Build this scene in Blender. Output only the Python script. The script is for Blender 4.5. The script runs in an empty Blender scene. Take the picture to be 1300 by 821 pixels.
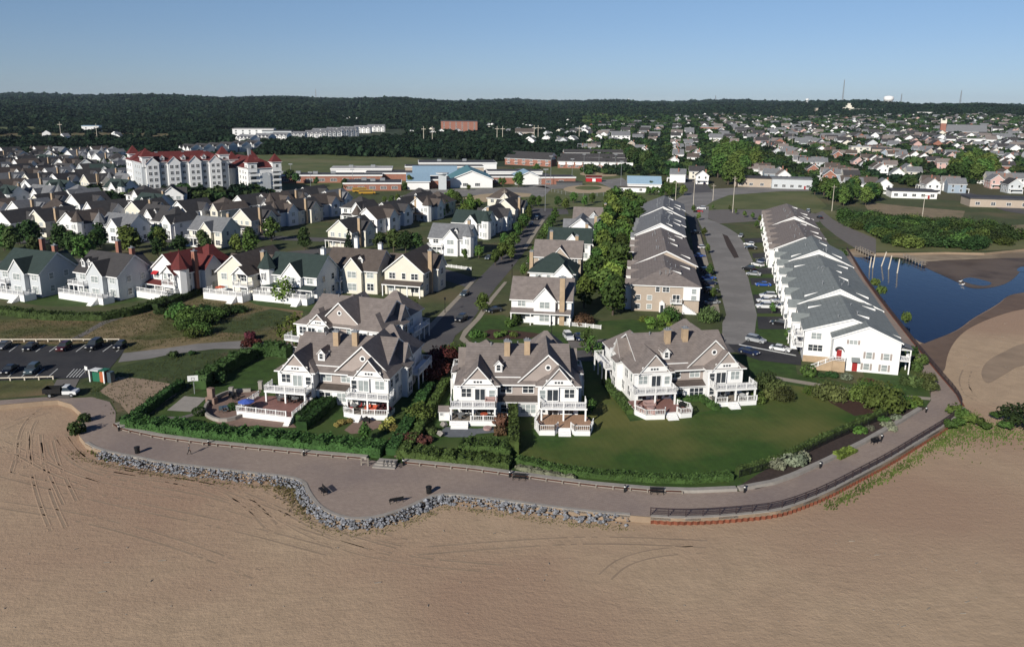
import bpy, math, random, mathutils
import numpy as np
from mathutils import Matrix, Vector
random.seed(7)
rng = np.random.default_rng(7)
R = math.radians
scene = bpy.context.scene
COL = scene.collection

# ------------------------------------------------------------------ camera, world, sun, exposure
CAM_H, FOC, PITCH, ROLL = 55.0, 1010.0, R(13.05), R(0.55)
cam = bpy.data.cameras.new('camera')
cam.sensor_fit = 'HORIZONTAL'
cam.sensor_width = 36.0
cam.lens = 36.0 * FOC / 1300.0
cam.shift_y = -45.5 / 1300.0
cam.clip_start, cam.clip_end = 0.5, 40000
camo = bpy.data.objects.new('camera', cam)
COL.objects.link(camo)
camo.matrix_world = Matrix.Translation((0, 0, CAM_H)) @ Matrix.Rotation(math.pi/2 - PITCH, 4, 'X') @ Matrix.Rotation(ROLL, 4, 'Z')
scene.camera = camo

SUN_EL, SUN_TO = R(26.5), R(32)          # elevation; heading of the light, right of straight ahead
world = bpy.data.worlds.new('World'); scene.world = world; world.use_nodes = True
wn = world.node_tree.nodes; wl = world.node_tree.links
for n in list(wn): wn.remove(n)
sky = wn.new('ShaderNodeTexSky'); sky.sky_type = 'NISHITA'; sky.sun_disc = False
sky.sun_elevation = SUN_EL
sky.sun_rotation = math.pi + SUN_TO
sky.altitude = 50; sky.air_density = 0.7; sky.dust_density = 0.0; sky.ozone_density = 5.0
bg = wn.new('ShaderNodeBackground'); bg.inputs['Strength'].default_value = 0.05
wo = wn.new('ShaderNodeOutputWorld')
# SKYTINT: hand tint by elevation, brightens the low sky, dims and blues it overhead
tcw = wn.new('ShaderNodeTexCoord'); sxyz = wn.new('ShaderNodeSeparateXYZ'); wl.new(tcw.outputs['Generated'], sxyz.inputs[0])
trp = wn.new('ShaderNodeValToRGB'); wl.new(sxyz.outputs['Z'], trp.inputs['Fac'])
el = trp.color_ramp.elements
el[0].position = 0.0; el[0].color = (1.09, 1.09, 1.25, 1); el[1].position = 0.13; el[1].color = (1.86, 1.66, 1.52, 1)
e_ = el.new(0.06); e_.color = (1.52, 1.37, 1.37, 1)
e2_ = el.new(0.5); e2_.color = (0.72, 0.86, 1.12, 1)
tm = wn.new('ShaderNodeMixRGB'); tm.blend_type = 'MULTIPLY'; tm.inputs[0].default_value = 1.0
wl.new(sky.outputs[0], tm.inputs[1]); wl.new(trp.outputs[0], tm.inputs[2])
wl.new(tm.outputs[0], bg.inputs[0]); wl.new(bg.outputs[0], wo.inputs[0])
sl = bpy.data.lights.new('sun', 'SUN'); sl.energy = 5.0; sl.angle = R(0.5); sl.color = (1.0, 0.955, 0.87)
sun = bpy.data.objects.new('sun', sl); COL.objects.link(sun)
ld = Vector((math.sin(SUN_TO)*math.cos(SUN_EL), math.cos(SUN_TO)*math.cos(SUN_EL), -math.sin(SUN_EL)))
sun.rotation_euler = ld.to_track_quat('-Z', 'Y').to_euler()
vs = scene.view_settings
vs.view_transform = 'Standard'; vs.look = 'None'; vs.exposure = 0.1; vs.gamma = 1.0; vs.use_curve_mapping = False
scene.cycles.max_bounces = 5; scene.cycles.diffuse_bounces = 1; scene.cycles.glossy_bounces = 3
scene.cycles.transparent_max_bounces = 6; scene.cycles.volume_bounces = 0

# ------------------------------------------------------------------ survey: photograph pixel -> ground point
def hill(x, y):
    r = math.hypot(x, y)
    t = min(1.0, max(0.0, (r - 950.0) / 3600.0))
    h = 41.0 * t * t * (3 - 2*t)
    u = min(1.0, max(0.0, (r - 1500.0) / 2000.0))
    a = math.atan2(x, y)
    h += u * (8.0*math.sin(a*9 + 1.0 + r*0.0007) + 5.5*math.sin(a*23 + r*0.0011) + 5.0*math.sin(a*47+2.0))
    if r > 4600: h += (r-4600)*0.0020*(1.0 if a > -0.28 else 1.0 - min(0.6, (-0.28-a)*3))
    return h
def ray(px, py):
    a = (px-650)/FOC; b = (365-py)/FOC
    c, s = math.cos(ROLL), math.sin(ROLL)
    x = a*c - b*s; y = a*s + b*c
    return x, math.cos(PITCH)+y*math.sin(PITCH), -math.sin(PITCH)+y*math.cos(PITCH)
def P(px, py, z=0.0):
    x, y, d = ray(px, py)
    t = (z - CAM_H)/d
    return (x*t, y*t)
def PT(px, py):
    """point where the line of sight meets the rising country behind the town"""
    x, y, d = ray(px, py); n = math.hypot(x, y)
    t = 600.0
    while t < 9000:
        if CAM_H + d*t/n <= hill(x*t/n, y*t/n): break
        t += 6.0 if t < 2500 else 20.0
    return (x*t/n, y*t/n, hill(x*t/n, y*t/n))
def QP(X, Y, Z):
    z = Z - CAM_H
    d = Y*math.cos(PITCH) - z*math.sin(PITCH)
    y = (Y*math.sin(PITCH) + z*math.cos(PITCH))/d; x = X/d
    c, s = math.cos(ROLL), math.sin(ROLL)
    return 650 + FOC*(x*c + y*s), 365 - FOC*(-x*s + y*c)
def PP(l, z=0.0): return [P(a, b, z) for a, b in l]
def inside(x, y, poly):
    c = False; n = len(poly); j = n-1
    for i in range(n):
        xi, yi = poly[i]; xj, yj = poly[j]
        if (yi > y) != (yj > y) and x < (xj-xi)*(y-yi)/(yj-yi)+xi: c = not c
        j = i
    return c

# ------------------------------------------------------------------ materials
MATS = {}
def mat(name, col, rough=0.8, var=0.15, scale=3.0, bump=0.0, bscale=None, spec=0.3, metal=0.0, rnd=0.0, stretch=None, col2=None, scale2=None, mix2=0.5, detail=4.0):
    m = bpy.data.materials.new(name); m.use_nodes = True
    N, L = m.node_tree.nodes, m.node_tree.links
    b = N['Principled BSDF']
    b.inputs['Roughness'].default_value = rough
    b.inputs['Metallic'].default_value = metal
    b.inputs['Specular IOR Level'].default_value = spec
    geo = N.new('ShaderNodeNewGeometry')
    vec = geo.outputs['Position']
    if stretch:
        mp = N.new('ShaderNodeMapping'); mp.inputs['Scale'].default_value = stretch
        L.new(vec, mp.inputs['Vector']); vec = mp.outputs['Vector']
    out = None
    if var > 0:
        nz = N.new('ShaderNodeTexNoise'); nz.inputs['Scale'].default_value = scale; nz.inputs['Detail'].default_value = detail
        nz.inputs['Roughness'].default_value = 0.65
        L.new(vec, nz.inputs['Vector'])
        cr = N.new('ShaderNodeValToRGB')
        cr.color_ramp.elements[0].position = 0.28; cr.color_ramp.elements[1].position = 0.72
        cr.color_ramp.elements[0].color = [c*(1-var) for c in col]+[1]
        cr.color_ramp.elements[1].color = [min(1, c*(1+var)) for c in col]+[1]
        L.new(nz.outputs['Fac'], cr.inputs['Fac']); out = cr.outputs['Color']
    if col2:
        n2 = N.new('ShaderNodeTexNoise'); n2.inputs['Scale'].default_value = scale2 or scale*0.2; n2.inputs['Detail'].default_value = 5
        L.new(geo.outputs['Position'], n2.inputs['Vector'])
        r2 = N.new('ShaderNodeValToRGB'); r2.color_ramp.elements[0].position = mix2-0.09; r2.color_ramp.elements[1].position = mix2+0.09
        L.new(n2.outputs['Fac'], r2.inputs['Fac'])
        mx = N.new('ShaderNodeMixRGB'); mx.inputs[2].default_value = list(col2)+[1]
        if out: L.new(out, mx.inputs[1])
        else: mx.inputs[1].default_value = list(col)+[1]
        L.new(r2.outputs['Color'], mx.inputs[0]); out = mx.outputs[0]
    if rnd > 0:
        oi = N.new('ShaderNodeObjectInfo'); mr = N.new('ShaderNodeMapRange')
        mr.inputs['To Min'].default_value = 1-rnd; mr.inputs['To Max'].default_value = 1+rnd
        L.new(oi.outputs['Random'], mr.inputs['Value'])
        hs = N.new('ShaderNodeHueSaturation')
        if out: L.new(out, hs.inputs['Color'])
        else: hs.inputs['Color'].default_value = list(col)+[1]
        L.new(mr.outputs[0], hs.inputs['Value'])
        m2 = N.new('ShaderNodeMapRange'); m2.inputs['To Min'].default_value = 0.5-rnd*0.10; m2.inputs['To Max'].default_value = 0.5+rnd*0.06
        ml = N.new('ShaderNodeMath'); ml.operation = 'FRACT'; mu = N.new('ShaderNodeMath'); mu.operation = 'MULTIPLY'; mu.inputs[1].default_value = 7.31
        L.new(oi.outputs['Random'], mu.inputs[0]); L.new(mu.outputs[0], ml.inputs[0]); L.new(ml.outputs[0], m2.inputs['Value'])
        L.new(m2.outputs[0], hs.inputs['Hue']); out = hs.outputs['Color']
    if out: L.new(out, b.inputs['Base Color'])
    else: b.inputs['Base Color'].default_value = list(col)+[1]
    if bump > 0:
        nb = N.new('ShaderNodeTexNoise'); nb.inputs['Scale'].default_value = bscale or scale*2; nb.inputs['Detail'].default_value = 6
        L.new(vec, nb.inputs['Vector'])
        bp = N.new('ShaderNodeBump'); bp.inputs['Strength'].default_value = 1.0; bp.inputs['Distance'].default_value = bump
        L.new(nb.outputs['Fac'], bp.inputs['Height']); L.new(bp.outputs['Normal'], b.inputs['Normal'])
    MATS[name] = m
    return m
def striped(name, col, period, depth, axis='Z', var=0.06, rough=0.6, dark=0.8, rnd=0.0, frac=0.12):
    """clapboards, shingle courses: narrow darker joints every `period` metres in object space"""
    m = mat(name, col, rough, var, 0.8, rnd=rnd)
    N, L = m.node_tree.nodes, m.node_tree.links; b = N['Principled BSDF']
    src = b.inputs['Base Color'].links[0].from_socket
    tc = N.new('ShaderNodeTexCoord'); sp = N.new('ShaderNodeSeparateXYZ'); L.new(tc.outputs['Object'], sp.inputs[0])
    dv = N.new('ShaderNodeMath'); dv.operation = 'MULTIPLY'; dv.inputs[1].default_value = 1.0/period; L.new(sp.outputs[axis], dv.inputs[0])
    fr = N.new('ShaderNodeMath'); fr.operation = 'FRACT'; L.new(dv.outputs[0], fr.inputs[0])
    lt = N.new('ShaderNodeMath'); lt.operation = 'LESS_THAN'; lt.inputs[1].default_value = frac; L.new(fr.outputs[0], lt.inputs[0])
    mx = N.new('ShaderNodeMixRGB'); mx.blend_type = 'MULTIPLY'; mx.inputs[2].default_value = (dark, dark, dark, 1)
    L.new(lt.outputs[0], mx.inputs[0]); L.new(src, mx.inputs[1]); L.new(mx.outputs[0], b.inputs['Base Color'])
    bp = N.new('ShaderNodeBump'); bp.inputs['Distance'].default_value = depth; L.new(fr.outputs[0], bp.inputs['Height']); L.new(bp.outputs['Normal'], b.inputs['Normal'])
    return m

mat('upland', (0.060, 0.075, 0.026), 0.95, 0.35, 0.25, bump=0.05, bscale=2.5, col2=(0.12, 0.10, 0.05), scale2=0.03, mix2=0.60, detail=8)
mat('far_land', (0.030, 0.045, 0.018), 0.95, 0.4, 0.02, col2=(0.09, 0.085, 0.05), scale2=0.006, mix2=0.66)
mat('asphalt', (0.030, 0.030, 0.034), 0.9, 0.2, 1.2, bump=0.01, bscale=12, col2=(0.042, 0.041, 0.043), scale2=0.15)
mat('asphalt_old', (0.225, 0.212, 0.200), 0.9, 0.14, 0.7, bump=0.01, bscale=10, col2=(0.185, 0.175, 0.165), scale2=0.09, detail=8)
mat('asphalt_mid', (0.085, 0.080, 0.083), 0.9, 0.16, 0.8, bump=0.01, bscale=10, col2=(0.105, 0.098, 0.096), scale2=0.07, detail=8)
mat('trail', (0.150, 0.135, 0.125), 0.9, 0.12, 0.5)
mat('concrete', (0.30, 0.275, 0.245), 0.85, 0.14, 0.9, bump=0.01, bscale=5)
mat('sidewalk', (0.31, 0.27, 0.215), 0.85, 0.12, 0.7)
mat('lawn', (0.034, 0.070, 0.012), 0.95, 0.4, 0.5, bump=0.05, bscale=5, col2=(0.070, 0.095, 0.024), scale2=0.06, mix2=0.56, detail=8)
mat('field_grass', (0.090, 0.110, 0.036), 0.95, 0.22, 0.06, col2=(0.14, 0.135, 0.06), scale2=0.015, mix2=0.56)
mat('meadow', (0.085, 0.088, 0.030), 0.95, 0.4, 0.22, bump=0.08, bscale=2.0, col2=(0.175, 0.125, 0.065), scale2=0.055, mix2=0.50, detail=9)
mat('dry_grass', (0.19, 0.145, 0.075), 0.95, 0.3, 0.35, bump=0.06, bscale=2.5, col2=(0.10, 0.09, 0.035), scale2=0.10, mix2=0.55, detail=9)
mat('scrub_ground', (0.045, 0.065, 0.020), 0.95, 0.45, 0.3, bump=0.1, bscale=1.5, col2=(0.16, 0.12, 0.075), scale2=0.06, mix2=0.62, detail=9)
mat('reed', (0.22, 0.17, 0.105), 0.95, 0.25, 0.25, bump=0.1, bscale=1.5, col2=(0.13, 0.12, 0.06), scale2=0.04, mix2=0.62)
mat('mulch', (0.050, 0.035, 0.030), 0.95, 0.35, 1.5, bump=0.04, bscale=6)
mat('mulch_red', (0.055, 0.028, 0.020), 0.95, 0.3, 1.5, bump=0.04, bscale=6)
mat('infield', (0.40, 0.31, 0.20), 0.95, 0.1, 0.08)
mat('slate_patio', (0.13, 0.14, 0.155), 0.8, 0.22, 1.3, bump=0.01, bscale=3)
mat('brick_patio', (0.215, 0.145, 0.115), 0.85, 0.15, 1.6)
mat('paint', (0.75, 0.75, 0.72), 0.6, 0.08, 2)

striped('roof_brown', (0.192, 0.163, 0.149), 0.32, 0.02, var=0.20, rough=0.9, dark=0.86)
striped('roof_gray', (0.165, 0.168, 0.176), 0.32, 0.02, var=0.20, rough=0.9, dark=0.86)
striped('roof_sage', (0.195, 0.213, 0.210), 0.32, 0.02, var=0.18, rough=0.9, dark=0.86)
striped('roof_green', (0.030, 0.046, 0.042), 0.32, 0.02, var=0.15, rough=0.9, dark=0.86)
striped('roof_charcoal', (0.052, 0.049, 0.050), 0.32, 0.02, var=0.18, rough=0.9, dark=0.86)
striped('roof_umber', (0.092, 0.074, 0.064), 0.32, 0.02, var=0.18, rough=0.9, dark=0.86)
striped('roof_red', (0.120, 0.026, 0.024), 0.32, 0.02, var=0.15, rough=0.85, dark=0.86)
striped('siding_white', (0.82, 0.81, 0.79), 0.22, 0.012, var=0.03, dark=0.93)
striped('siding_cream', (0.70, 0.655, 0.55), 0.22, 0.012, var=0.04, dark=0.93)
striped('siding_tan', (0.42, 0.345, 0.275), 0.22, 0.012, var=0.05, dark=0.93)
striped('siding_mauve', (0.36, 0.305, 0.275), 0.22, 0.012, var=0.08, dark=0.9)
striped('siding_gray', (0.52, 0.54, 0.55), 0.22, 0.012, var=0.05, dark=0.93)
striped('siding_blue', (0.30, 0.36, 0.42), 0.22, 0.012, var=0.05, dark=0.93)
striped('siding_pink', (0.55, 0.36, 0.32), 0.22, 0.012, var=0.05, dark=0.93)
striped('brick_tan', (0.41, 0.30, 0.195), 0.16, 0.01, var=0.18, dark=0.8, rough=0.85)
striped('brick_red', (0.30, 0.135, 0.095), 0.3, 0.01, var=0.15, dark=0.85, rough=0.85)
striped('deck_red', (0.26, 0.135, 0.115), 0.28, 0.012, axis='X', var=0.1, dark=0.72, rough=0.7)
striped('deck_tan', (0.40, 0.25, 0.165), 0.28, 0.012, axis='X', var=0.1, dark=0.72, rough=0.7)
striped('teal_metal', (0.105, 0.23, 0.25), 0.6, 0.03, axis='X', var=0.08, dark=0.8, rough=0.5)
striped('blue_metal', (0.28, 0.40, 0.50), 0.6, 0.03, axis='X', var=0.08, dark=0.8, rough=0.5)
mat('flat_roof', (0.060, 0.060, 0.068), 0.9, 0.2, 0.15)
mat('flat_roof_light', (0.40, 0.39, 0.38), 0.9, 0.12, 0.1)
mat('trim', (0.80, 0.79, 0.77), 0.5, 0.03, 2)
mat('balcony_floor', (0.62, 0.61, 0.60), 0.7, 0.05, 2)
mat('glass', (0.035, 0.042, 0.050), 0.06, 0.0, spec=0.6)
mat('glass_curtain', (0.30, 0.33, 0.325), 0.12, 0.25, 0.9, spec=0.6)
mat('black_metal', (0.012, 0.012, 0.013), 0.45, 0.0)
mat('dark_brown_metal', (0.045, 0.032, 0.034), 0.5, 0.1, 3)
mat('gray_metal', (0.30, 0.31, 0.32), 0.45, 0.08, 3, metal=0.3)
mat('rust', (0.17, 0.055, 0.030), 0.9, 0.4, 1.2, bump=0.03, bscale=3)
mat('rust_dark', (0.085, 0.036, 0.024), 0.9, 0.3, 1.2)
mat('wood_gray', (0.26, 0.225, 0.185), 0.9, 0.25, 2.0)
mat('wood_pale', (0.55, 0.49, 0.40), 0.85, 0.12, 2.0)
mat('stone', (0.185, 0.190, 0.205), 0.85, 0.75, 1.6, bump=0.03, bscale=4, detail=2)
mat('bark', (0.085, 0.066, 0.050), 0.95, 0.2, 2)
mat('door_red', (0.30, 0.025, 0.025), 0.5, 0.05, 2)
mat('tyre', (0.012, 0.012, 0.012), 0.85, 0.0)
mat('awning_red', (0.42, 0.02, 0.025), 0.8, 0.05, 2)
mat('cloth_blue', (0.06, 0.11, 0.40), 0.8, 0.05, 2)
mat('cloth_orange', (0.50, 0.10, 0.05), 0.8, 0.05, 2)
mat('cloth_mauve', (0.36, 0.24, 0.22), 0.8, 0.2, 4)
mat('cloth_black', (0.012, 0.012, 0.013), 0.9, 0.0)
mat('skin', (0.42, 0.26, 0.19), 0.6, 0.0)
mat('yellow', (0.42, 0.24, 0.03), 0.5, 0.0)
mat('green_plastic', (0.02, 0.13, 0.075), 0.5, 0.05, 2)
mat('orange_brick_panel', (0.42, 0.12, 0.05), 0.6, 0.05, 2)
mat('lamp_white', (0.7, 0.7, 0.68), 0.4, 0.0)
for nm, c in dict(white=(0.72, 0.72, 0.72), silver=(0.36, 0.37, 0.38), black=(0.010, 0.010, 0.012), navy=(0.012, 0.02, 0.06), blue=(0.03, 0.10, 0.42), maroon=(0.06, 0.012, 0.014), red=(0.38, 0.02, 0.02), gray=(0.10, 0.105, 0.11), slate=(0.06, 0.085, 0.10), tan=(0.30, 0.26, 0.19)).items():
    m = mat('paint_'+nm, c, 0.28, 0.0, spec=0.5); m.node_tree.nodes['Principled BSDF'].inputs['Coat Weight'].default_value = 0.5
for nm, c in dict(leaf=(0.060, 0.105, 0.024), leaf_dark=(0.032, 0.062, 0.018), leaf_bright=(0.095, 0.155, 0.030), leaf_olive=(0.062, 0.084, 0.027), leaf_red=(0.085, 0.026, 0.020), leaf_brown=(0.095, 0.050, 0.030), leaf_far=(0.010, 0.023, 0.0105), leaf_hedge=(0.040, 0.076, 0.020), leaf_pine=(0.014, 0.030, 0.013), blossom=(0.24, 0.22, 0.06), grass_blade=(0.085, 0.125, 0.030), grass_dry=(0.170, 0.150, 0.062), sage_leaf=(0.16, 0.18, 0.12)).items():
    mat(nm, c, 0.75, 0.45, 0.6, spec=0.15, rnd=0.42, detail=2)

# sand with raked and driven streaks
def sand_material():
    m = mat('sand', (0.415, 0.302, 0.200), 0.95, 0.13, 0.35, bump=0.0, col2=(0.350, 0.235, 0.160), scale2=0.022, mix2=0.50, detail=10)
    N, L = m.node_tree.nodes, m.node_tree.links; b = N['Principled BSDF']
    geo = N.new('ShaderNodeNewGeometry')
    mp = N.new('ShaderNodeMapping'); mp.inputs['Scale'].default_value = (0.16, 0.8, 1); mp.inputs['Rotation'].default_value = (0, 0, R(9))
    # bend the rake lines a little
    nw = N.new('ShaderNodeTexNoise'); nw.inputs['Scale'].default_value = 0.03; nw.inputs['Detail'].default_value = 1
    L.new(geo.outputs['Position'], nw.inputs['Vector'])
    sc = N.new('ShaderNodeVectorMath'); sc.operation = 'SCALE'; sc.inputs['Scale'].default_value = 9; L.new(nw.outputs['Color'], sc.inputs[0])
    ad = N.new('ShaderNodeVectorMath'); ad.operation = 'ADD'; L.new(geo.outputs['Position'], ad.inputs[0]); L.new(sc.outputs[0], ad.inputs[1])
    L.new(ad.outputs[0], mp.inputs['Vector'])
    n1 = N.new('ShaderNodeTexNoise'); n1.inputs['Scale'].default_value = 1.0; n1.inputs['Detail'].default_value = 8; n1.inputs['Roughness'].default_value = 0.72; L.new(mp.outputs[0], n1.inputs['Vector'])
    n2 = N.new('ShaderNodeTexNoise'); n2.inputs['Scale'].default_value = 1.5; n2.inputs['Detail'].default_value = 6; n2.inputs['Roughness'].default_value = 0.7; L.new(geo.outputs['Position'], n2.inputs['Vector'])
    s = N.new('ShaderNodeMath'); s.operation = 'MULTIPLY_ADD'; s.inputs[1].default_value = 1.3; L.new(n2.outputs['Fac'], s.inputs[0]); L.new(n1.outputs['Fac'], s.inputs[2])
    bp = N.new('ShaderNodeBump'); bp.inputs['Distance'].default_value = 0.085; L.new(s.outputs[0], bp.inputs['Height']); L.new(bp.outputs['Normal'], b.inputs['Normal'])
sand_material()
mat('wet_sand', (0.150, 0.098, 0.062), 0.6, 0.2, 0.3, bump=0.03, bscale=1.5, col2=(0.18, 0.125, 0.085), scale2=0.04, mix2=0.62, detail=8)
mat('mud', (0.080, 0.056, 0.038), 0.6, 0.35, 0.15, bump=0.03, bscale=1.0, col2=(0.135, 0.098, 0.068), scale2=0.06)
mat('damp_sand', (0.285, 0.210, 0.145), 0.9, 0.18, 0.2, bump=0.03, bscale=2.0, detail=8)
mat('shore_sand', (0.36, 0.285, 0.20), 0.95, 0.2, 0.3, bump=0.05, bscale=1.5, col2=(0.19, 0.145, 0.10), scale2=0.05)
mat('bog', (0.08, 0.075, 0.035), 0.9, 0.3, 0.5)
def water_material():
    m = mat('water', (0.001, 0.006, 0.026), 0.05, 0.0, spec=0.22)
    N, L = m.node_tree.nodes, m.node_tree.links; b = N['Principled BSDF']
    b.inputs['IOR'].default_value = 1.33
    geo = N.new('ShaderNodeNewGeometry'); n = N.new('ShaderNodeTexNoise'); n.inputs['Scale'].default_value = 0.7; n.inputs['Detail'].default_value = 4
    mp = N.new('ShaderNodeMapping'); mp.inputs['Scale'].default_value = (1, 0.45, 1); L.new(geo.outputs['Position'], mp.inputs[0]); L.new(mp.outputs[0], n.inputs['Vector'])
    bp = N.new('ShaderNodeBump'); bp.inputs['Distance'].default_value = 0.035; L.new(n.outputs['Fac'], bp.inputs['Height']); L.new(bp.outputs['Normal'], b.inputs['Normal'])
water_material()
def paver_material():
    m = mat('pavers', (0.330, 0.262, 0.218), 0.85, 0.10, 1.2, col2=(0.270, 0.216, 0.190), scale2=0.07, mix2=0.52, detail=9)
    N, L = m.node_tree.nodes, m.node_tree.links; b = N['Principled BSDF']
    src = b.inputs['Base Color'].links[0].from_socket
    geo = N.new('ShaderNodeNewGeometry'); br = N.new('ShaderNodeTexBrick'); br.inputs['Scale'].default_value = 1.0
    br.inputs['Brick Width'].default_value = 0.5; br.inputs['Row Height'].default_value = 0.25; br.inputs['Mortar Size'].default_value = 0.02
    br.inputs['Color1'].default_value = (1, 1, 1, 1); br.inputs['Color2'].default_value = (0.86, 0.84, 0.84, 1); br.inputs['Mortar'].default_value = (0.7, 0.7, 0.7, 1)
    L.new(geo.outputs['Position'], br.inputs['Vector'])
    mx = N.new('ShaderNodeMixRGB'); mx.blend_type = 'MULTIPLY'; mx.inputs[0].default_value = 1.0
    L.new(src, mx.inputs[1]); L.new(br.outputs['Color'], mx.inputs[2]); L.new(mx.outputs[0], b.inputs['Base Color'])
paver_material()
def mown_material():
    m = mat('mown_lawn', (0.034, 0.075, 0.010), 0.95, 0.25, 0.6, bump=0.04, bscale=6, col2=(0.115, 0.118, 0.030), scale2=0.042, mix2=0.53, detail=8)
    N, L = m.node_tree.nodes, m.node_tree.links; b = N['Principled BSDF']
    src = b.inputs['Base Color'].links[0].from_socket
    geo = N.new('ShaderNodeNewGeometry'); mp = N.new('ShaderNodeMapping'); mp.inputs['Rotation'].default_value = (0, 0, R(-14))
    L.new(geo.outputs['Position'], mp.inputs[0])
    wv = N.new('ShaderNodeTexWave'); wv.inputs['Scale'].default_value = 0.26; wv.inputs['Distortion'].default_value = 0.8; wv.inputs['Detail'].default_value = 1
    L.new(mp.outputs[0], wv.inputs['Vector'])
    cr = N.new('ShaderNodeValToRGB'); cr.color_ramp.elements[0].color = (0.965, 0.97, 0.965, 1); cr.color_ramp.elements[1].color = (1.03, 1.03, 1.02, 1)
    L.new(wv.outputs['Fac'], cr.inputs[0])
    mx = N.new('ShaderNodeMixRGB'); mx.blend_type = 'MULTIPLY'; mx.inputs[0].default_value = 1.0
    L.new(src, mx.inputs[1]); L.new(cr.outputs[0], mx.inputs[2]); L.new(mx.outputs[0], b.inputs['Base Color'])
mown_material()

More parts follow.
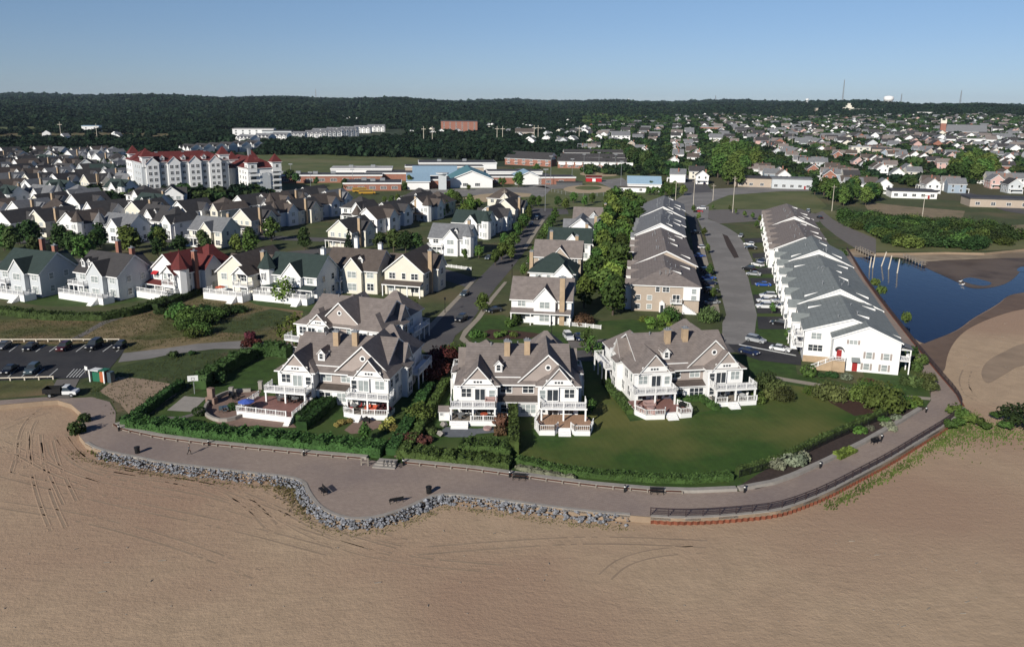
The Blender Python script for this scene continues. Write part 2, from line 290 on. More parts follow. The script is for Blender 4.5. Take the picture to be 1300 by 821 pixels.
# ------------------------------------------------------------------ mesh builder
class MB:
    def __init__(s): s.v = []; s.f = []; s.m = []
    def add(s, pts, faces, mi=0):
        o = len(s.v); s.v += [tuple(p) for p in pts]
        for k, f in enumerate(faces):
            s.f.append(tuple(o+i for i in f)); s.m.append(mi[k] if isinstance(mi, (list, tuple)) else mi)
        return s
    def box(s, x0, x1, y0, y1, z0, z1, mi=0):
        return s.add([(x0,y0,z0),(x1,y0,z0),(x1,y1,z0),(x0,y1,z0),(x0,y0,z1),(x1,y0,z1),(x1,y1,z1),(x0,y1,z1)],
              [(0,3,2,1),(4,5,6,7),(0,1,5,4),(1,2,6,5),(2,3,7,6),(3,0,4,7)], mi)
    def bar(s, a, b, w, h=None, mi=0):
        """square bar from a to b (3D), w wide, h tall"""
        h = h or w; a = Vector(a); b = Vector(b); d = (b-a).normalized()
        up = Vector((0,0,1)) if abs(d.z) < 0.95 else Vector((0,1,0))
        u = d.cross(up).normalized()*(w/2); v = u.cross(d).normalized()*(h/2)
        return s.add([a-u-v,a+u-v,a+u+v,a-u+v,b-u-v,b+u-v,b+u+v,b-u+v],
              [(0,1,2,3),(7,6,5,4),(0,4,5,1),(1,5,6,2),(2,6,7,3),(3,7,4,0)], mi)
    def prism(s, poly, z0, z1, mi=0, top=None):
        n = len(poly)
        pts = [(p[0],p[1],z0) for p in poly]+[(p[0],p[1],z1) for p in poly]
        fs = [tuple(range(n-1,-1,-1)), tuple(range(n,2*n))]+[(i,(i+1)%n,n+(i+1)%n,n+i) for i in range(n)]
        return s.add(pts, fs, [mi, mi if top is None else top]+[mi]*n)
    def xprism(s, prof, x0, x1, mi=0, caps=None):
        """profile in (y,z), extruded along x"""
        n = len(prof)
        pts = [(x0,p[0],p[1]) for p in prof]+[(x1,p[0],p[1]) for p in prof]
        cm = mi if caps is None else caps
        return s.add(pts, [tuple(range(n-1,-1,-1)), tuple(range(n,2*n))]+[(i,(i+1)%n,n+(i+1)%n,n+i) for i in range(n)], [cm, cm]+[mi]*n)
    def cyl(s, c, r, z0, z1, n=8, mi=0, r1=None):
        r1 = r if r1 is None else r1
        pts = [(c[0]+r*math.cos(2*math.pi*i/n), c[1]+r*math.sin(2*math.pi*i/n), z0) for i in range(n)]
        if r1 <= 1e-6:
            pts.append((c[0], c[1], z1))
            return s.add(pts, [tuple(range(n-1,-1,-1))]+[(i,(i+1)%n,n) for i in range(n)], mi)
        pts += [(c[0]+r1*math.cos(2*math.pi*i/n), c[1]+r1*math.sin(2*math.pi*i/n), z1) for i in range(n)]
        return s.add(pts, [tuple(range(n-1,-1,-1)), tuple(range(n,2*n))]+[(i,(i+1)%n,n+(i+1)%n,n+i) for i in range(n)], mi)
    def gable(s, x0, x1, y0, y1, ze, zr, axis='x', oh=0.45, rake=0.4, th=0.26, mi=0, tr=1, under=None):
        """two roof slabs with white rakes; axis = direction of the ridge"""
        a0, a1, b0, b1 = (x0, x1, y0, y1) if axis == 'x' else (y0, y1, x0, x1)
        bm = (b0+b1)/2; sl = (zr-ze)/(bm-b0); e = ze-oh*sl
        A, B = a0-rake, a1+rake
        pr = [(b0-oh, e), (bm, zr), (b1+oh, e), (b1+oh, e-th), (bm, zr-th*1.25), (b0-oh, e-th)]
        mk = (lambda a, p: (a, p[0], p[1])) if axis == 'x' else (lambda a, p: (p[0], a, p[1]))
        pts = [mk(A, p) for p in pr]+[mk(B, p) for p in pr]
        fl = [(0,1,7,6),(1,2,8,7),(2,3,9,8),(3,4,10,9),(4,5,11,10),(5,0,6,11),(0,5,4,1),(1,4,3,2),(6,7,10,11),(7,8,9,10)]
        if axis == 'x': fl = [f[::-1] for f in fl]
        return s.add(pts, fl, [mi,mi,tr,tr,tr,tr,tr,tr,tr,tr])
    def gwall(s, x0, x1, y0, y1, ze, zr, axis='x', mi=0):
        """gable end filling under a roof, as a solid triangular prism"""
        if axis == 'x':
            ym = (y0+y1)/2
            return s.xprism([(y0,ze),(y1,ze),(ym,zr)], x0, x1, mi)
        xm = (x0+x1)/2
        pts = [(x0,y0,ze),(x1,y0,ze),(xm,y0,zr),(x0,y1,ze),(x1,y1,ze),(xm,y1,zr)]
        return s.add(pts, [(0,1,2),(5,4,3),(0,3,4,1),(1,4,5,2),(2,5,3,0)], mi)
    def hip(s, x0, x1, y0, y1, ze, zr, oh=0.45, mi=0, tr=1, ridge=None, th=0.24):
        X0,X1,Y0,Y1 = x0-oh,x1+oh,y0-oh,y1+oh
        w, d = X1-X0, Y1-Y0
        if ridge is None:
            k = min(w, d)/2
            ra, rb = ((X0+k, (Y0+Y1)/2), (X1-k, (Y0+Y1)/2)) if w >= d else (((X0+X1)/2, Y0+k), ((X0+X1)/2, Y1-k))
        else: ra, rb = ridge
        pts = [(X0,Y0,ze),(X1,Y0,ze),(X1,Y1,ze),(X0,Y1,ze),(ra[0],ra[1],zr),(rb[0],rb[1],zr)]
        if (ra[0] != rb[0]) or w >= d and ridge is None: fs = [(0,1,5,4),(1,2,5),(2,3,4,5),(3,0,4)]
        else: fs = [(0,1,4),(1,2,5,4),(2,3,5),(3,0,4,5)]
        s.add(pts, fs, mi)
        return s.box(X0, X1, Y0, Y1, ze-th, ze-0.003, tr)
    def build(s, name, mats, parent=None, loc=None, rz=0.0):
        me = bpy.data.meshes.new(name)
        me.from_pydata(s.v, [], s.f)
        if isinstance(mats, str): mats = [mats]
        for m in mats: me.materials.append(MATS[m])
        if len(mats) > 1: me.polygons.foreach_set('material_index', s.m)
        me.update()
        return link(name, me, parent, loc, rz)
def link(name, data, parent=None, loc=None, rz=0.0):
    o = bpy.data.objects.new(name, data); COL.objects.link(o)
    if loc is not None: o.location = loc
    if rz: o.rotation_euler.z = rz
    if parent is not None: o.parent = parent
    return o
def tag(o, label=None, cat=None, group=None, kind=None):
    if label: o['label'] = label
    if cat: o['category'] = cat
    if group: o['group'] = group
    if kind: o['kind'] = kind
    return o
def thing(name, label, cat, loc=(0,0,0), rz=0.0, group=None):
    o = link(name, None, None, loc, rz); o.empty_display_size = 0.5
    return tag(o, label, cat, group)
KIDS = {}
def kids(o):
    return o.children
def dup(root, loc, rz=0.0, scale=None, label=None, group=None, swap=None):
    """a copy of a thing with copies of its parts and their sub-parts"""
    def cp(o, par):
        c = o.copy(); COL.objects.link(c); c.parent = par
        if swap and o.type == 'MESH':
            for i, sl_ in enumerate(c.material_slots):
                if sl_.material and sl_.material.name in swap:
                    nm_ = swap[sl_.material.name]; sl_.link = 'OBJECT'; sl_.material = MATS[nm_]
        for ch in o.children: cp(ch, c)
        return c
    r = cp(root, None); r.location = loc; r.rotation_euler = (0, 0, rz)
    if scale is not None: r.scale = scale if isinstance(scale, tuple) else (scale,)*3
    if label: r['label'] = label
    if group: r['group'] = group
    return r
def sheet(name, poly, z, m, kind='structure', tri=True):
    """flat ground sheet from a world polygon (any outline)"""
    vs_ = [Vector((p[0], p[1], 0)) for p in poly]
    tris = mathutils.geometry.tessellate_polygon([vs_])
    mb = MB(); fs = []
    for t in tris:
        a, b, c = (vs_[i] for i in t)
        fs.append(t if (b-a).cross(c-a).z > 0 else t[::-1])
    mb.add([(v.x, v.y, z) for v in vs_], fs)
    o = mb.build(name, m); o['kind'] = kind
    return o
def round_off(l, it=2):
    for _ in range(it):
        o = []
        for i in range(len(l)):
            a, b = l[i], l[(i+1) % len(l)]
            o += [(a[0]*.75+b[0]*.25, a[1]*.75+b[1]*.25), (a[0]*.25+b[0]*.75, a[1]*.25+b[1]*.75)]
        l = o
    return l
def drape(name, poly, m, lift=0.5):
    """patch that follows the rising country, from a pixel outline"""
    c = (sum(p[0] for p in poly)/len(poly), sum(p[1] for p in poly)/len(poly)); n = len(poly); K = 5; mb = MB(); v = []
    for p in poly:
        for k in range(K+1):
            f = k/K; q = PT(c[0]*(1-f)+p[0]*f, c[1]*(1-f)+p[1]*f); v.append((q[0], q[1], q[2]+lift))
    fs = []
    for i in range(n):
        j = (i+1) % n
        for k in range(K): fs.append((i*(K+1)+k, i*(K+1)+k+1, j*(K+1)+k+1, j*(K+1)+k))
    mb.add(v, fs); o = mb.build(name, m); o['kind'] = 'structure'
    if o.data.polygons[2].normal.z < 0: o.data.flip_normals()
    return o
def strip(a, b, z0, z1, name, m, parent=None):
    """band between two equally long point rows, as a slab"""
    mb = MB(); n = len(a)
    for i in range(n-1):
        q = [a[i], a[i+1], b[i+1], b[i]]
        mb.prism(q, z0, z1)
    return mb.build(name, m, parent)
def offset_line(l, d):
    out = []
    for i, p in enumerate(l):
        a = Vector(l[max(0, i-1)]); b = Vector(l[min(len(l)-1, i+1)])
        t = (b-a).normalized(); out.append((p[0]-t.y*d, p[1]+t.x*d))
    return out
def resample(l, step):
    out = [tuple(l[0])]; acc = 0
    for a, b in zip(l, l[1:]):
        a = Vector(a); b = Vector(b); n = (b-a).length
        if n < 1e-6: continue
        t = step-acc
        while t <= n:
            q = a.lerp(b, t/n); out.append(tuple(q)); t += step
        acc = n-(t-step)
    return out
def smooth(l, it=2):
    for _ in range(it):
        o = [l[0]]
        for a, b in zip(l, l[1:]):
            o += [(a[0]*.75+b[0]*.25, a[1]*.75+b[1]*.25), (a[0]*.25+b[0]*.75, a[1]*.25+b[1]*.75)]
        l = o+[l[-1]]
    return l
# ------------------------------------------------------------------ ground
SAND_Z = -0.9
def ground_sheet():
    ang = [math.radians(-180+i*6) for i in range(18)]+[math.radians(-72+i*1.5) for i in range(97)]+[math.radians(78+i*6) for i in range(17)]
    rad = [2, 60, 150, 300, 450, 600, 660, 690, 712, 760, 820, 900]+[950*1.045**i for i in range(60)]
    rad = [r for r in rad if r < 13000]
    vs_ = [(0, 0, -1.2)]; fs = []
    def h(r, a):
        x, y = r*math.sin(a), r*math.cos(a)
        if r < 690: return -1.2
        if r < 712: return -1.2 + 1.23*(r-690)/22
        return 0.03 + hill(x, y)
    n = len(ang)
    for r in rad:
        for a in ang: vs_.append((r*math.sin(a), r*math.cos(a), h(r, a)))
    for i in range(n): fs.append((0, 1+(i+1) % n, 1+i))
    for k in range(len(rad)-1):
        for i in range(n):
            j = (i+1) % n
            fs.append((1+k*n+i, 1+k*n+j, 1+(k+1)*n+j, 1+(k+1)*n+i))
    mb = MB(); mb.v = vs_; mb.f = [f for f in fs]; mb.m = [0]*len(fs)
    o = mb.build('ground', 'far_land'); o['kind'] = 'structure'
    if o.data.polygons[n+5].normal.z < 0: o.data.flip_normals()
ground_sheet()
tag(MB().add([(-500,-200,SAND_Z),(500,-200,SAND_Z),(500,460,SAND_Z),(-500,460,SAND_Z)], [(0,1,2,3)]).build('beach', 'sand'), kind='structure')

OUTER = PP([(-420,528),(-200,520),(0,514),(54,509),(73,508),(90,513),(103,524),(103,540),(100,552),(108,562),(122,570),(150,577),(175,581),(200,587),(260,594),(320,601),(368,606),(384,612),(388,622),(394,632),(405,645),(425,655),(450,660),(480,657),(510,648),(535,637),(553,629),(575,628),(600,631),(650,637),(700,644),(760,651),(800,654),(826,656),(860,658),(900,657),(950,653),(985,649),(1010,642),(1050,626),(1090,605),(1130,584),(1170,559),(1200,541),(1219,526),(1225,517),(1217,501),(1195,476),(1170,446),(1130,396),(1100,356),(1085,331),(1076,317)])
INNER = PP([(-420,520),(-200,513),(0,508),(57,504),(95,505),(117,504),(139,510),(147,523),(146,540),(155,546),(200,556),(260,564),(330,571),(400,578),(470,584),(520,589),(600,597),(650,604),(700,611),(760,618.5),(830,624.5),(880,626),(940,623.5),(985,615),(1010,606),(1050,588),(1100,563),(1140,540),(1174,519),(1182,508),(1181,490),(1168,469),(1145,440),(1120,405),(1090,370),(1064,333),(1054,317)])
NORTH = PP([(1090,315),(1110,321),(1150,321),(1200,320),(1250,321),(1300,316),(1500,308)])
def circ(r, a0, a1, n):
    return [(r*math.sin(R(a0+(a1-a0)*i/n)), r*math.cos(R(a0+(a1-a0)*i/n))) for i in range(n+1)]
UP = OUTER+NORTH+circ(714, 58, -80, 40)+[(-600, 120)]
mb_up = MB()
tris = mathutils.geometry.tessellate_polygon([[Vector((p[0], p[1], 0)) for p in UP]])
mb_up.add([(p[0], p[1], 0) for p in UP], [t if (Vector(UP[t[1]])-Vector(UP[t[0]])).to_3d().cross((Vector(UP[t[2]])-Vector(UP[t[0]])).to_3d()).z > 0 else t[::-1] for t in tris])
no = len(OUTER)+len(NORTH)
for i in range(no-1):
    a, b = UP[i], UP[i+1]
    mb_up.add([(a[0],a[1],-1.3),(b[0],b[1],-1.3),(b[0],b[1],-0.001),(a[0],a[1],-0.001)], [(0,1,2,3)], 1)
tag(mb_up.build('upland', ['upland', 'damp_sand']), kind='structure')
sheet('promenade', OUTER+INNER[::-1], 0.03, 'pavers')
# light kerb along the promenade's outer edge
oi = [i for i, p in enumerate(OUTER)]
ed = smooth(OUTER[9:33], 1)
tag(strip(ed, offset_line(ed, 0.55), -0.3, 0.10, 'promenade_kerb', 'concrete'), kind='structure')
ed2 = smooth(OUTER[33:46], 1)
tag(strip(ed2, offset_line(ed2, 0.7), -0.35, 0.12, 'seawall_cap', 'concrete'), kind='structure')
ed3 = OUTER[45:52]
tag(strip(ed3, offset_line(ed3, 0.5), -1.2, 0.12, 'seawall_cap', 'rust'), kind='structure')
# rusty sheet piles, ribbed, under the railing
def sheet_pile(line):
    pts = resample(line, 0.45); mb = MB(); row = []
    for i, p in enumerate(pts):
        d = 0.10 if (i//1) % 2 else 0.30
        q = offset_line(pts, -d)[i] if False else None
        a = Vector(pts[max(0, i-1)]); b = Vector(pts[min(len(pts)-1, i+1)]); t = (b-a).normalized()
        row.append((p[0]+t.y*d, p[1]-t.x*d))
    for a, b in zip(row, row[1:]):
        mb.add([(a[0],a[1],-1.2),(b[0],b[1],-1.2),(b[0],b[1],-0.36),(a[0],a[1],-0.36)], [(0,1,2,3)])
    return mb.build('sheet_pile_wall', 'rust')
tag(sheet_pile(ed2), 'rusty brown sheet pile seawall below the black promenade railing', 'seawall')

S = sheet
# fields, lawns and beds, each a few mm to cm above the one below
S('meadow', PP([(-300,392),(0,405),(130,404),(180,392),(250,365),(330,385),(385,395),(374,440),(307,433),(251,437),(208,443),(156,449),(150,434),(75,437),(0,435),(-300,432)]), 0.02, 'meadow')
S('grass_field', PP([(-300,400),(0,409),(60,412),(128,410),(104,424),(84,433),(0,433),(-300,428)]), 0.04, 'meadow')
S('dry_grass', PP([(128,436),(150,430),(190,432),(230,428),(270,428),(312,426),(318,430),(307,433),(251,437),(208,443),(160,447)]), 0.04, 'dry_grass')
S('dry_grass', PP([(100,425),(135,410),(180,402),(210,410),(170,425),(120,432)]), 0.045, 'dry_grass')
S('grass_mound', PP([(262,420),(300,402),(345,392),(372,397),(360,416),(310,424)]), 0.05, 'scrub_ground')
S('lawn', PP([(-250,382),(0,380),(50,388),(130,390),(165,384),(240,368),(262,359),(275,368),(330,388),(395,396),(425,375),(430,350),(250,343),(0,350),(-250,350)]), 0.03, 'lawn')
S('footpath', PP([(84,433),(104,423),(128,409),(160,398),(186,391),(190,394),(164,401),(134,411),(110,425),(90,434)]), 0.06, 'trail')
S('verge', PP([(-250,488),(0,485),(66,483),(72,490),(60,501),(0,506),(-250,511)]), 0.02, 'meadow')
S('scrub_slope', PP([(142,467),(190,456),(216,450),(272,443),(307,444),(374,448),(345,456),(300,462),(262,492),(232,503),(195,525),(162,546),(150,541),(149,523),(141,509),(117,502),(118,490),(102,487)]), 0.02, 'scrub_ground')
S('bare_sand', PP([(150,478),(182,481),(232,490),(222,503),(192,519),(168,531),(152,512),(126,497)]), 0.04, 'damp_sand')
S('lawn', PP([(162,546),(212,515),(262,492),(300,462),(352,455),(395,448),(540,448),(760,438),(960,452),(1010,463),(1012,475),(1150,500),(1181,506),(1176,517),(1100,561),(1010,604),(940,622),(830,623),(650,602),(500,587),(330,570),(200,555)]), 0.025, 'lawn')
S('mown_lawn', PP([(662,548),(745,530),(775,495),(800,535),(900,522),(960,495),(985,485),(1040,495),(1105,527),(1060,555),(985,588),(930,601),(870,605),(760,599),(690,592),(658,584)]), 0.045, 'mown_lawn')
S('planting_bed', PP([(940,616),(965,600),(984,590),(1050,558),(1115,529),(1146,515),(1176,517),(1115,554),(1063,580),(1000,609),(960,621)]), 0.05, 'mulch')
S('planting_bed', PP([(1040,496),(1075,500),(1118,508),(1112,524),(1085,528),(1055,512)]), 0.055, 'mulch_red')
S('lawn', PP([(955,335),(975,330),(1012,345),(1015,440),(963,436),(957,400),(950,360)]), 0.024, 'lawn')
S('lawn', PP([(640,400),(660,415),(800,405),(905,420),(930,440),(780,450),(700,436),(600,436),(590,415),(612,400)]), 0.024, 'lawn')
S('lawn', PP([(1085,430),(1150,432),(1172,470),(1181,505),(1150,500),(1100,490)]), 0.027, 'lawn')
S('planting_bed', PP([(607,425),(622,418),(655,420),(690,424),(670,430),(625,431)]), 0.045, 'mulch_red')
S('footpath', PP([(977,476.5),(1080,493.5),(1142,501),(1182,504.5),(1181,508),(1142,505),(1080,498),(976,480.5)]), 0.06, 'sidewalk')
S('footpath', PP([(500,580),(520,548),(541,512),(553,490),(560,490),(550,512),(530,546),(509,581)]), 0.05, 'brick_patio')
S('ball_court', PP([(212,521),(234,503),(262,505),(243,523)]), 0.06, 'concrete')
S('footpath', PP([(182,534),(204,528.5),(230,529),(246,524),(262,517),(262,521),(248,527),(230,532.5),(206,532),(192,536)]), 0.055, 'trail')
S('brick_patio', PP([(257,523),(262,513),(275,504),(293,498),(332,496),(325,508),(306,518),(308,529),(371,537),(377,543),(352,543),(325,540),(302,543),(280,539),(262,531)]), 0.07, 'brick_patio')
S('slate_patio', PP([(555,552),(566,542),(605,544.5),(629,542),(630,549),(605,551),(600,555),(570,555)]), 0.06, 'slate_patio')
S('brick_patio', PP([(437,546),(449,536),(467,532),(484,535),(485,541),(466,549),(446,551)]), 0.06, 'brick_patio')
# car park, drives, streets
S('car_park', PP([(-300,430),(0,437),(75,439.5),(158,436),(160,441),(155,449),(142,465),(137,470),(118,478),(102,481),(68,481),(0,483),(-300,487)]), 0.05, 'asphalt')
S('ramp', PP([(72,482),(101,481),(96,491),(88,506),(64,505),(66,494)]), 0.06, 'trail')
S('path_road', PP([(156,448.5),(208,442.5),(251,436.4),(307,432.8),(358,436.4),(400,443),(440,446),(440,453),(371,447),(307,443),(272,443),(216,450),(190,455.5),(150,460)]), 0.06, 'asphalt_old')
S('street', PP([(528,438),(565,395),(596,366),(625,336),(652,308),(668,288),(678,272),(640,268),(640,262),(720,266),(722,272),(697,273),(687,287),(670,314),(652,338),(630,364),(608,394),(596,412),(578,426),(572,440),(580,450),(760,444),(880,436),(917,432),(917,410),(922,400),(916,376),(905,333),(895,298),(885,277),(872,264),(900,262),(899,278),(922,288),(936,297),(948,314),(956,332),(944,341),(950,353),(955,374),(961,400),(957,430),(938,438),(935,447),(880,452),(760,458),(560,462)]), 0.05, 'asphalt_mid')
S('lane', PP([(917,410),(922,400),(916,376),(905,333),(895,298),(885,277),(872,264),(900,262),(899,278),(922,288),(936,297),(948,314),(956,332),(944,341),(950,353),(955,374),(961,400),(957,430),(938,438),(917,436)]), 0.07, 'asphalt_old')
S('street', PP([(596,366),(560,354),(520,342),(470,330),(420,322),(370,326),(300,334),(240,343),(120,335),(0,338),(-120,340),(-120,333),(0,331),(120,328),(240,335),(300,327),(370,319),(425,314),(480,322),(530,333),(570,343),(606,354)]), 0.045, 'asphalt_mid')
S('street', PP([(430,322),(455,300),(490,272),(512,258),(522,258),(502,272),(468,300),(446,322)]), 0.043, 'asphalt_mid')
S('street', PP([(-120,305),(0,303),(110,303),(220,302),(330,299),(440,303),(440,308),(330,304),(220,308),(110,309),(0,309),(-120,311)]), 0.04, 'asphalt_mid')
S('street', PP([(-120,256),(0,254),(120,252),(250,257),(350,262),(420,277),(410,280),(345,267),(250,262),(120,257),(0,259),(-120,261)]), 0.04, 'asphalt_mid')
S('traffic_island', PP([(917,297),(924,300),(934,318),(938,327),(932,328),(923,313)]), 0.12, 'mulch')
S('driveway', PP([(924,437),(940,437.5),(950,431),(971,433),(1010,441),(1017,452),(1017,464),(963,457.5),(933,447)]), 0.08, 'asphalt')
for dr in ([(961,402),(1003,402),(1004,418),(963,418)], [(960,390),(1000,390),(1001,398),(961,398)], [(956,374),(1000,374),(1000,386),(958,386)], [(952,353),(992,353),(993,362),(954,362)], [(951,342),(988,338),(990,347),(952,349)], [(955,322),(978,320),(980,326),(956,328)], [(944,303),(968,302),(970,308),(947,309)]):
    S('driveway', PP(dr), 0.06, 'asphalt')
S('driveway', PP([(486,398),(516,404),(540,418),(519,436),(490,432)]), 0.06, 'asphalt')
S('driveway', PP([(720,432),(790,430),(800,440),(725,442)]), 0.06, 'trail')
S('row_drive', PP([(888,400),(884,340),(876,290),(868,262),(880,262),(889,290),(901,340),(912,382),(912,400)]), 0.055, 'asphalt')
S('sidewalk', PP([(901,397),(914,397),(909,372),(899,333),(889,298),(884,298),(893,333),(903,374)]), 0.065, 'sidewalk')
for sw in ([(517,440),(548,409),(578,379),(597,358),(602,358),(584,379),(556,409),(527,440)], [(604,404),(620,381),(640,358),(644,358),(626,381),(611,404),(596,420),(590,428),(596,434),(610,437),(608,440),(592,438),(583,431),(588,420)], [(664,316),(676,296),(688,279),(692,279),(681,296),(669,316)]):
    S('sidewalk', PP(sw), 0.075, 'sidewalk')
S('parking_line', PP([(938,437),(1010,451),(1011,452.2),(938,438.2)]), 0.09, 'paint')
for a in range(-40, 160, 17):
    S('parking_line', PP([(a,446.5),(a+12,437.8),(a+12.8,437.8),(a+1,446.5)]), 0.058, 'paint')
for a in range(-60, 75, 17):
    S('parking_line', PP([(a,480),(a+14,468),(a+14.8,468),(a+1,480)]), 0.058, 'paint')
for a in (84, 88, 92, 96, 100):
    S('parking_line', PP([(a,479),(a+10,468.5),(a+10.8,468.5),(a+0.9,479)]), 0.058, 'paint')
S('boat_ramp', PP([(1034,272),(1044,268),(1058,279),(1085,292),(1112,303),(1112,322),(1085,315),(1062,300),(1045,286)]), 0.05, 'trail')
S('marsh', PP([(880,252),(940,244),(1030,243),(1050,262),(1030,272),(980,274),(900,268)]), 0.03, 'field_grass')
S('front_street', PP([(845,262),(870,246),(905,240),(990,236),(1060,236),(1060,242),(990,243),(925,248),(905,256),(890,266),(880,276),(870,270)]), 0.085, 'asphalt_old')
S('front_street', PP([(885,268),(915,266),(1000,266),(1040,272),(1040,282),(960,281),(912,284),(890,272)]), 0.035, 'trail')
S('marsh', PP([(1010,262),(1060,268),(1110,290),(1115,303),(1180,300),(1300,290),(1500,285),(1500,308),(1300,316),(1200,320),(1112,319),(1085,295),(1055,276)]), 0.02, 'field_grass')
S('reeds', PP([(1095,256),(1150,262),(1225,268),(1222,277),(1160,276),(1105,272)]), 0.04, 'reed')
S('reeds', PP([(1225,292),(1300,285),(1420,282),(1420,292),(1300,297),(1235,300)]), 0.04, 'reed')
# inlet
W0 = SAND_Z
S('shore', PP([(1070,312),(1090,314),(1110,319),(1150,319),(1200,319),(1250,319),(1300,314),(1520,306),(1520,332),(1300,329),(1240,331),(1190,333),(1165,334),(1145,329),(1110,326),(1085,333)], W0), W0+0.04, 'shore_sand')
S('wet_sand', round_off(PP([(1160,439),(1186,430),(1206,424),(1220,417),(1236,404),(1268,387),(1280,374),(1300,369),(1480,345),(1480,368),(1300,391),(1262,402),(1230,416),(1212,432),(1202,452),(1200,470),(1192,475),(1176,455)], W0)), W0+0.03, 'wet_sand')
S('damp_sand', round_off(PP([(1244,474),(1252,458),(1275,446),(1300,434),(1420,420),(1420,452),(1300,460),(1268,480),(1252,489)], W0)), W0+0.03, 'damp_sand')
S('water', round_off(PP([(1076,318),(1084,328),(1110,325),(1145,327),(1165,333),(1190,332),(1240,330),(1300,328),(1520,331),(1520,343),(1300,371),(1279,375),(1268,386),(1235,404),(1219,417),(1205,424),(1186,431),(1166,439),(1128,392),(1098,352)], W0)), W0+0.06, 'water')
S('mudflat', round_off(PP([(1162,334),(1190,331),(1240,329),(1300,327),(1520,330),(1520,337),(1300,339),(1284,358),(1259,366),(1232,367),(1215,358),(1190,347)], W0)), W0+0.09, 'mud')
S('water', round_off(PP([(1219,356),(1230,352),(1246,355),(1262,360),(1250,364),(1232,361)], W0)), W0+0.11, 'water')
S('water', round_off(PP([(1288,343),(1300,337),(1400,336),(1400,343),(1300,347)], W0)), W0+0.11, 'water')
# school grounds and ball fields
S('school_field', PP([(300,200),(335,196),(470,196),(520,200),(560,206),(560,232),(470,240),(390,250),(330,238)]), 0.04, 'field_grass')
S('school_car_park', PP([(470,262),(505,250),(545,240),(600,240),(690,236),(700,240),(690,250),(600,248),(560,253),(520,266),(480,272)]), 0.07, 'asphalt_old')
S('school_car_park', PP([(632,218),(660,214),(700,222),(735,232),(736,240),(700,240),(660,234),(636,228)]), 0.07, 'asphalt_old')
S('sand_lot', PP([(585,252),(610,247),(645,244),(675,246),(672,250),(640,251),(615,257)]), 0.08, 'infield')
S('ball_field', PP([(690,214),(725,208),(800,212),(840,240),(838,256),(760,266),(690,262),(655,252),(690,240)]), 0.05, 'field_grass')
def ellipse(cx, cy, a, b, n=20): return PP([(cx+a*math.cos(2*math.pi*i/n), cy+b*math.sin(2*math.pi*i/n)) for i in range(n)])
S('infield', ellipse(746, 240.5, 31, 5.2), 0.09, 'infield'); S('infield_grass', ellipse(747, 238.8, 17, 2.7), 0.12, 'field_grass')
S('infield', ellipse(763, 221, 27, 3.4), 0.09, 'infield')
S('court', PP([(755,230),(790,226),(803,236),(780,241)]), 0.08, 'asphalt_old')
S('town_street', PP([(868,246),(868,226),(864,205),(859,190),(870,190),(880,205),(892,226),(905,244)]), 0.10, 'asphalt_mid')
S('town_street', PP([(1028,242),(1010,222),(984,206),(998,206),(1032,224),(1062,242)]), 0.10, 'asphalt_mid')
S('town_street', PP([(1180,237),(1230,250),(1275,268),(1300,272),(1300,266),(1250,250),(1200,237)]), 0.10, 'asphalt_mid')
S('town_blocks', PP([(905,240),(890,215),(1000,206),(1150,210),(1300,216),(1300,262),(1150,250),(1060,236)]), 0.06, 'bog')
S('pasture', PP([(0,202),(20,192),(110,192),(112,196),(40,201)]), 0.04, 'field_grass')
for pl, mt in (([(-30,172),(60,168),(215,170),(215,176),(120,178),(-30,181)], 'meadow'), ([(-30,163),(45,161),(50,166),(-30,168)], 'field_grass'), ([(150,166),(185,163),(215,166),(180,170)], 'field_grass'), ([(400,153),(430,148),(462,152),(440,157)], 'field_grass')):
    drape('clearing', pl, mt)
# tyre tracks pressed into the sand: a shallow rut between two low ridges
TKR = random.Random(12)
def track(pts, gauge=1.7, hh=0.02):
    l = smooth(PP(pts, SAND_Z), 2)
    for d in (-gauge/2, gauge/2):
        c = resample(offset_line(l, d), 0.8); mb = MB()
        w_ = TKR.uniform(.8, 1.3); prof = [(-0.42*w_, 0.003), (-0.26*w_, hh), (-0.14*w_, 0.006), (0.14*w_, 0.006), (0.26*w_, hh), (0.42*w_, 0.003)]
        gap = [math.sin(i*.21+d*3+len(c))+TKR.uniform(-.7, .7) > .75 for i in range(len(c))]
        rows = [offset_line(c, p[0]) for p in prof]
        for k in range(len(prof)-1):
            for i in range(len(c)-1):
                if gap[i]: continue
                q = [(*rows[k][i], SAND_Z+prof[k][1]), (*rows[k][i+1], SAND_Z+prof[k][1]), (*rows[k+1][i+1], SAND_Z+prof[k+1][1]), (*rows[k+1][i], SAND_Z+prof[k+1][1])]
                mb.add(q, [(3,2,1,0)] if False else [(0,1,2,3)], 1 if k == 2 else 0)
        o = mb.build('tyre_track', ['sand', 'damp_sand']); o['kind'] = 'structure'
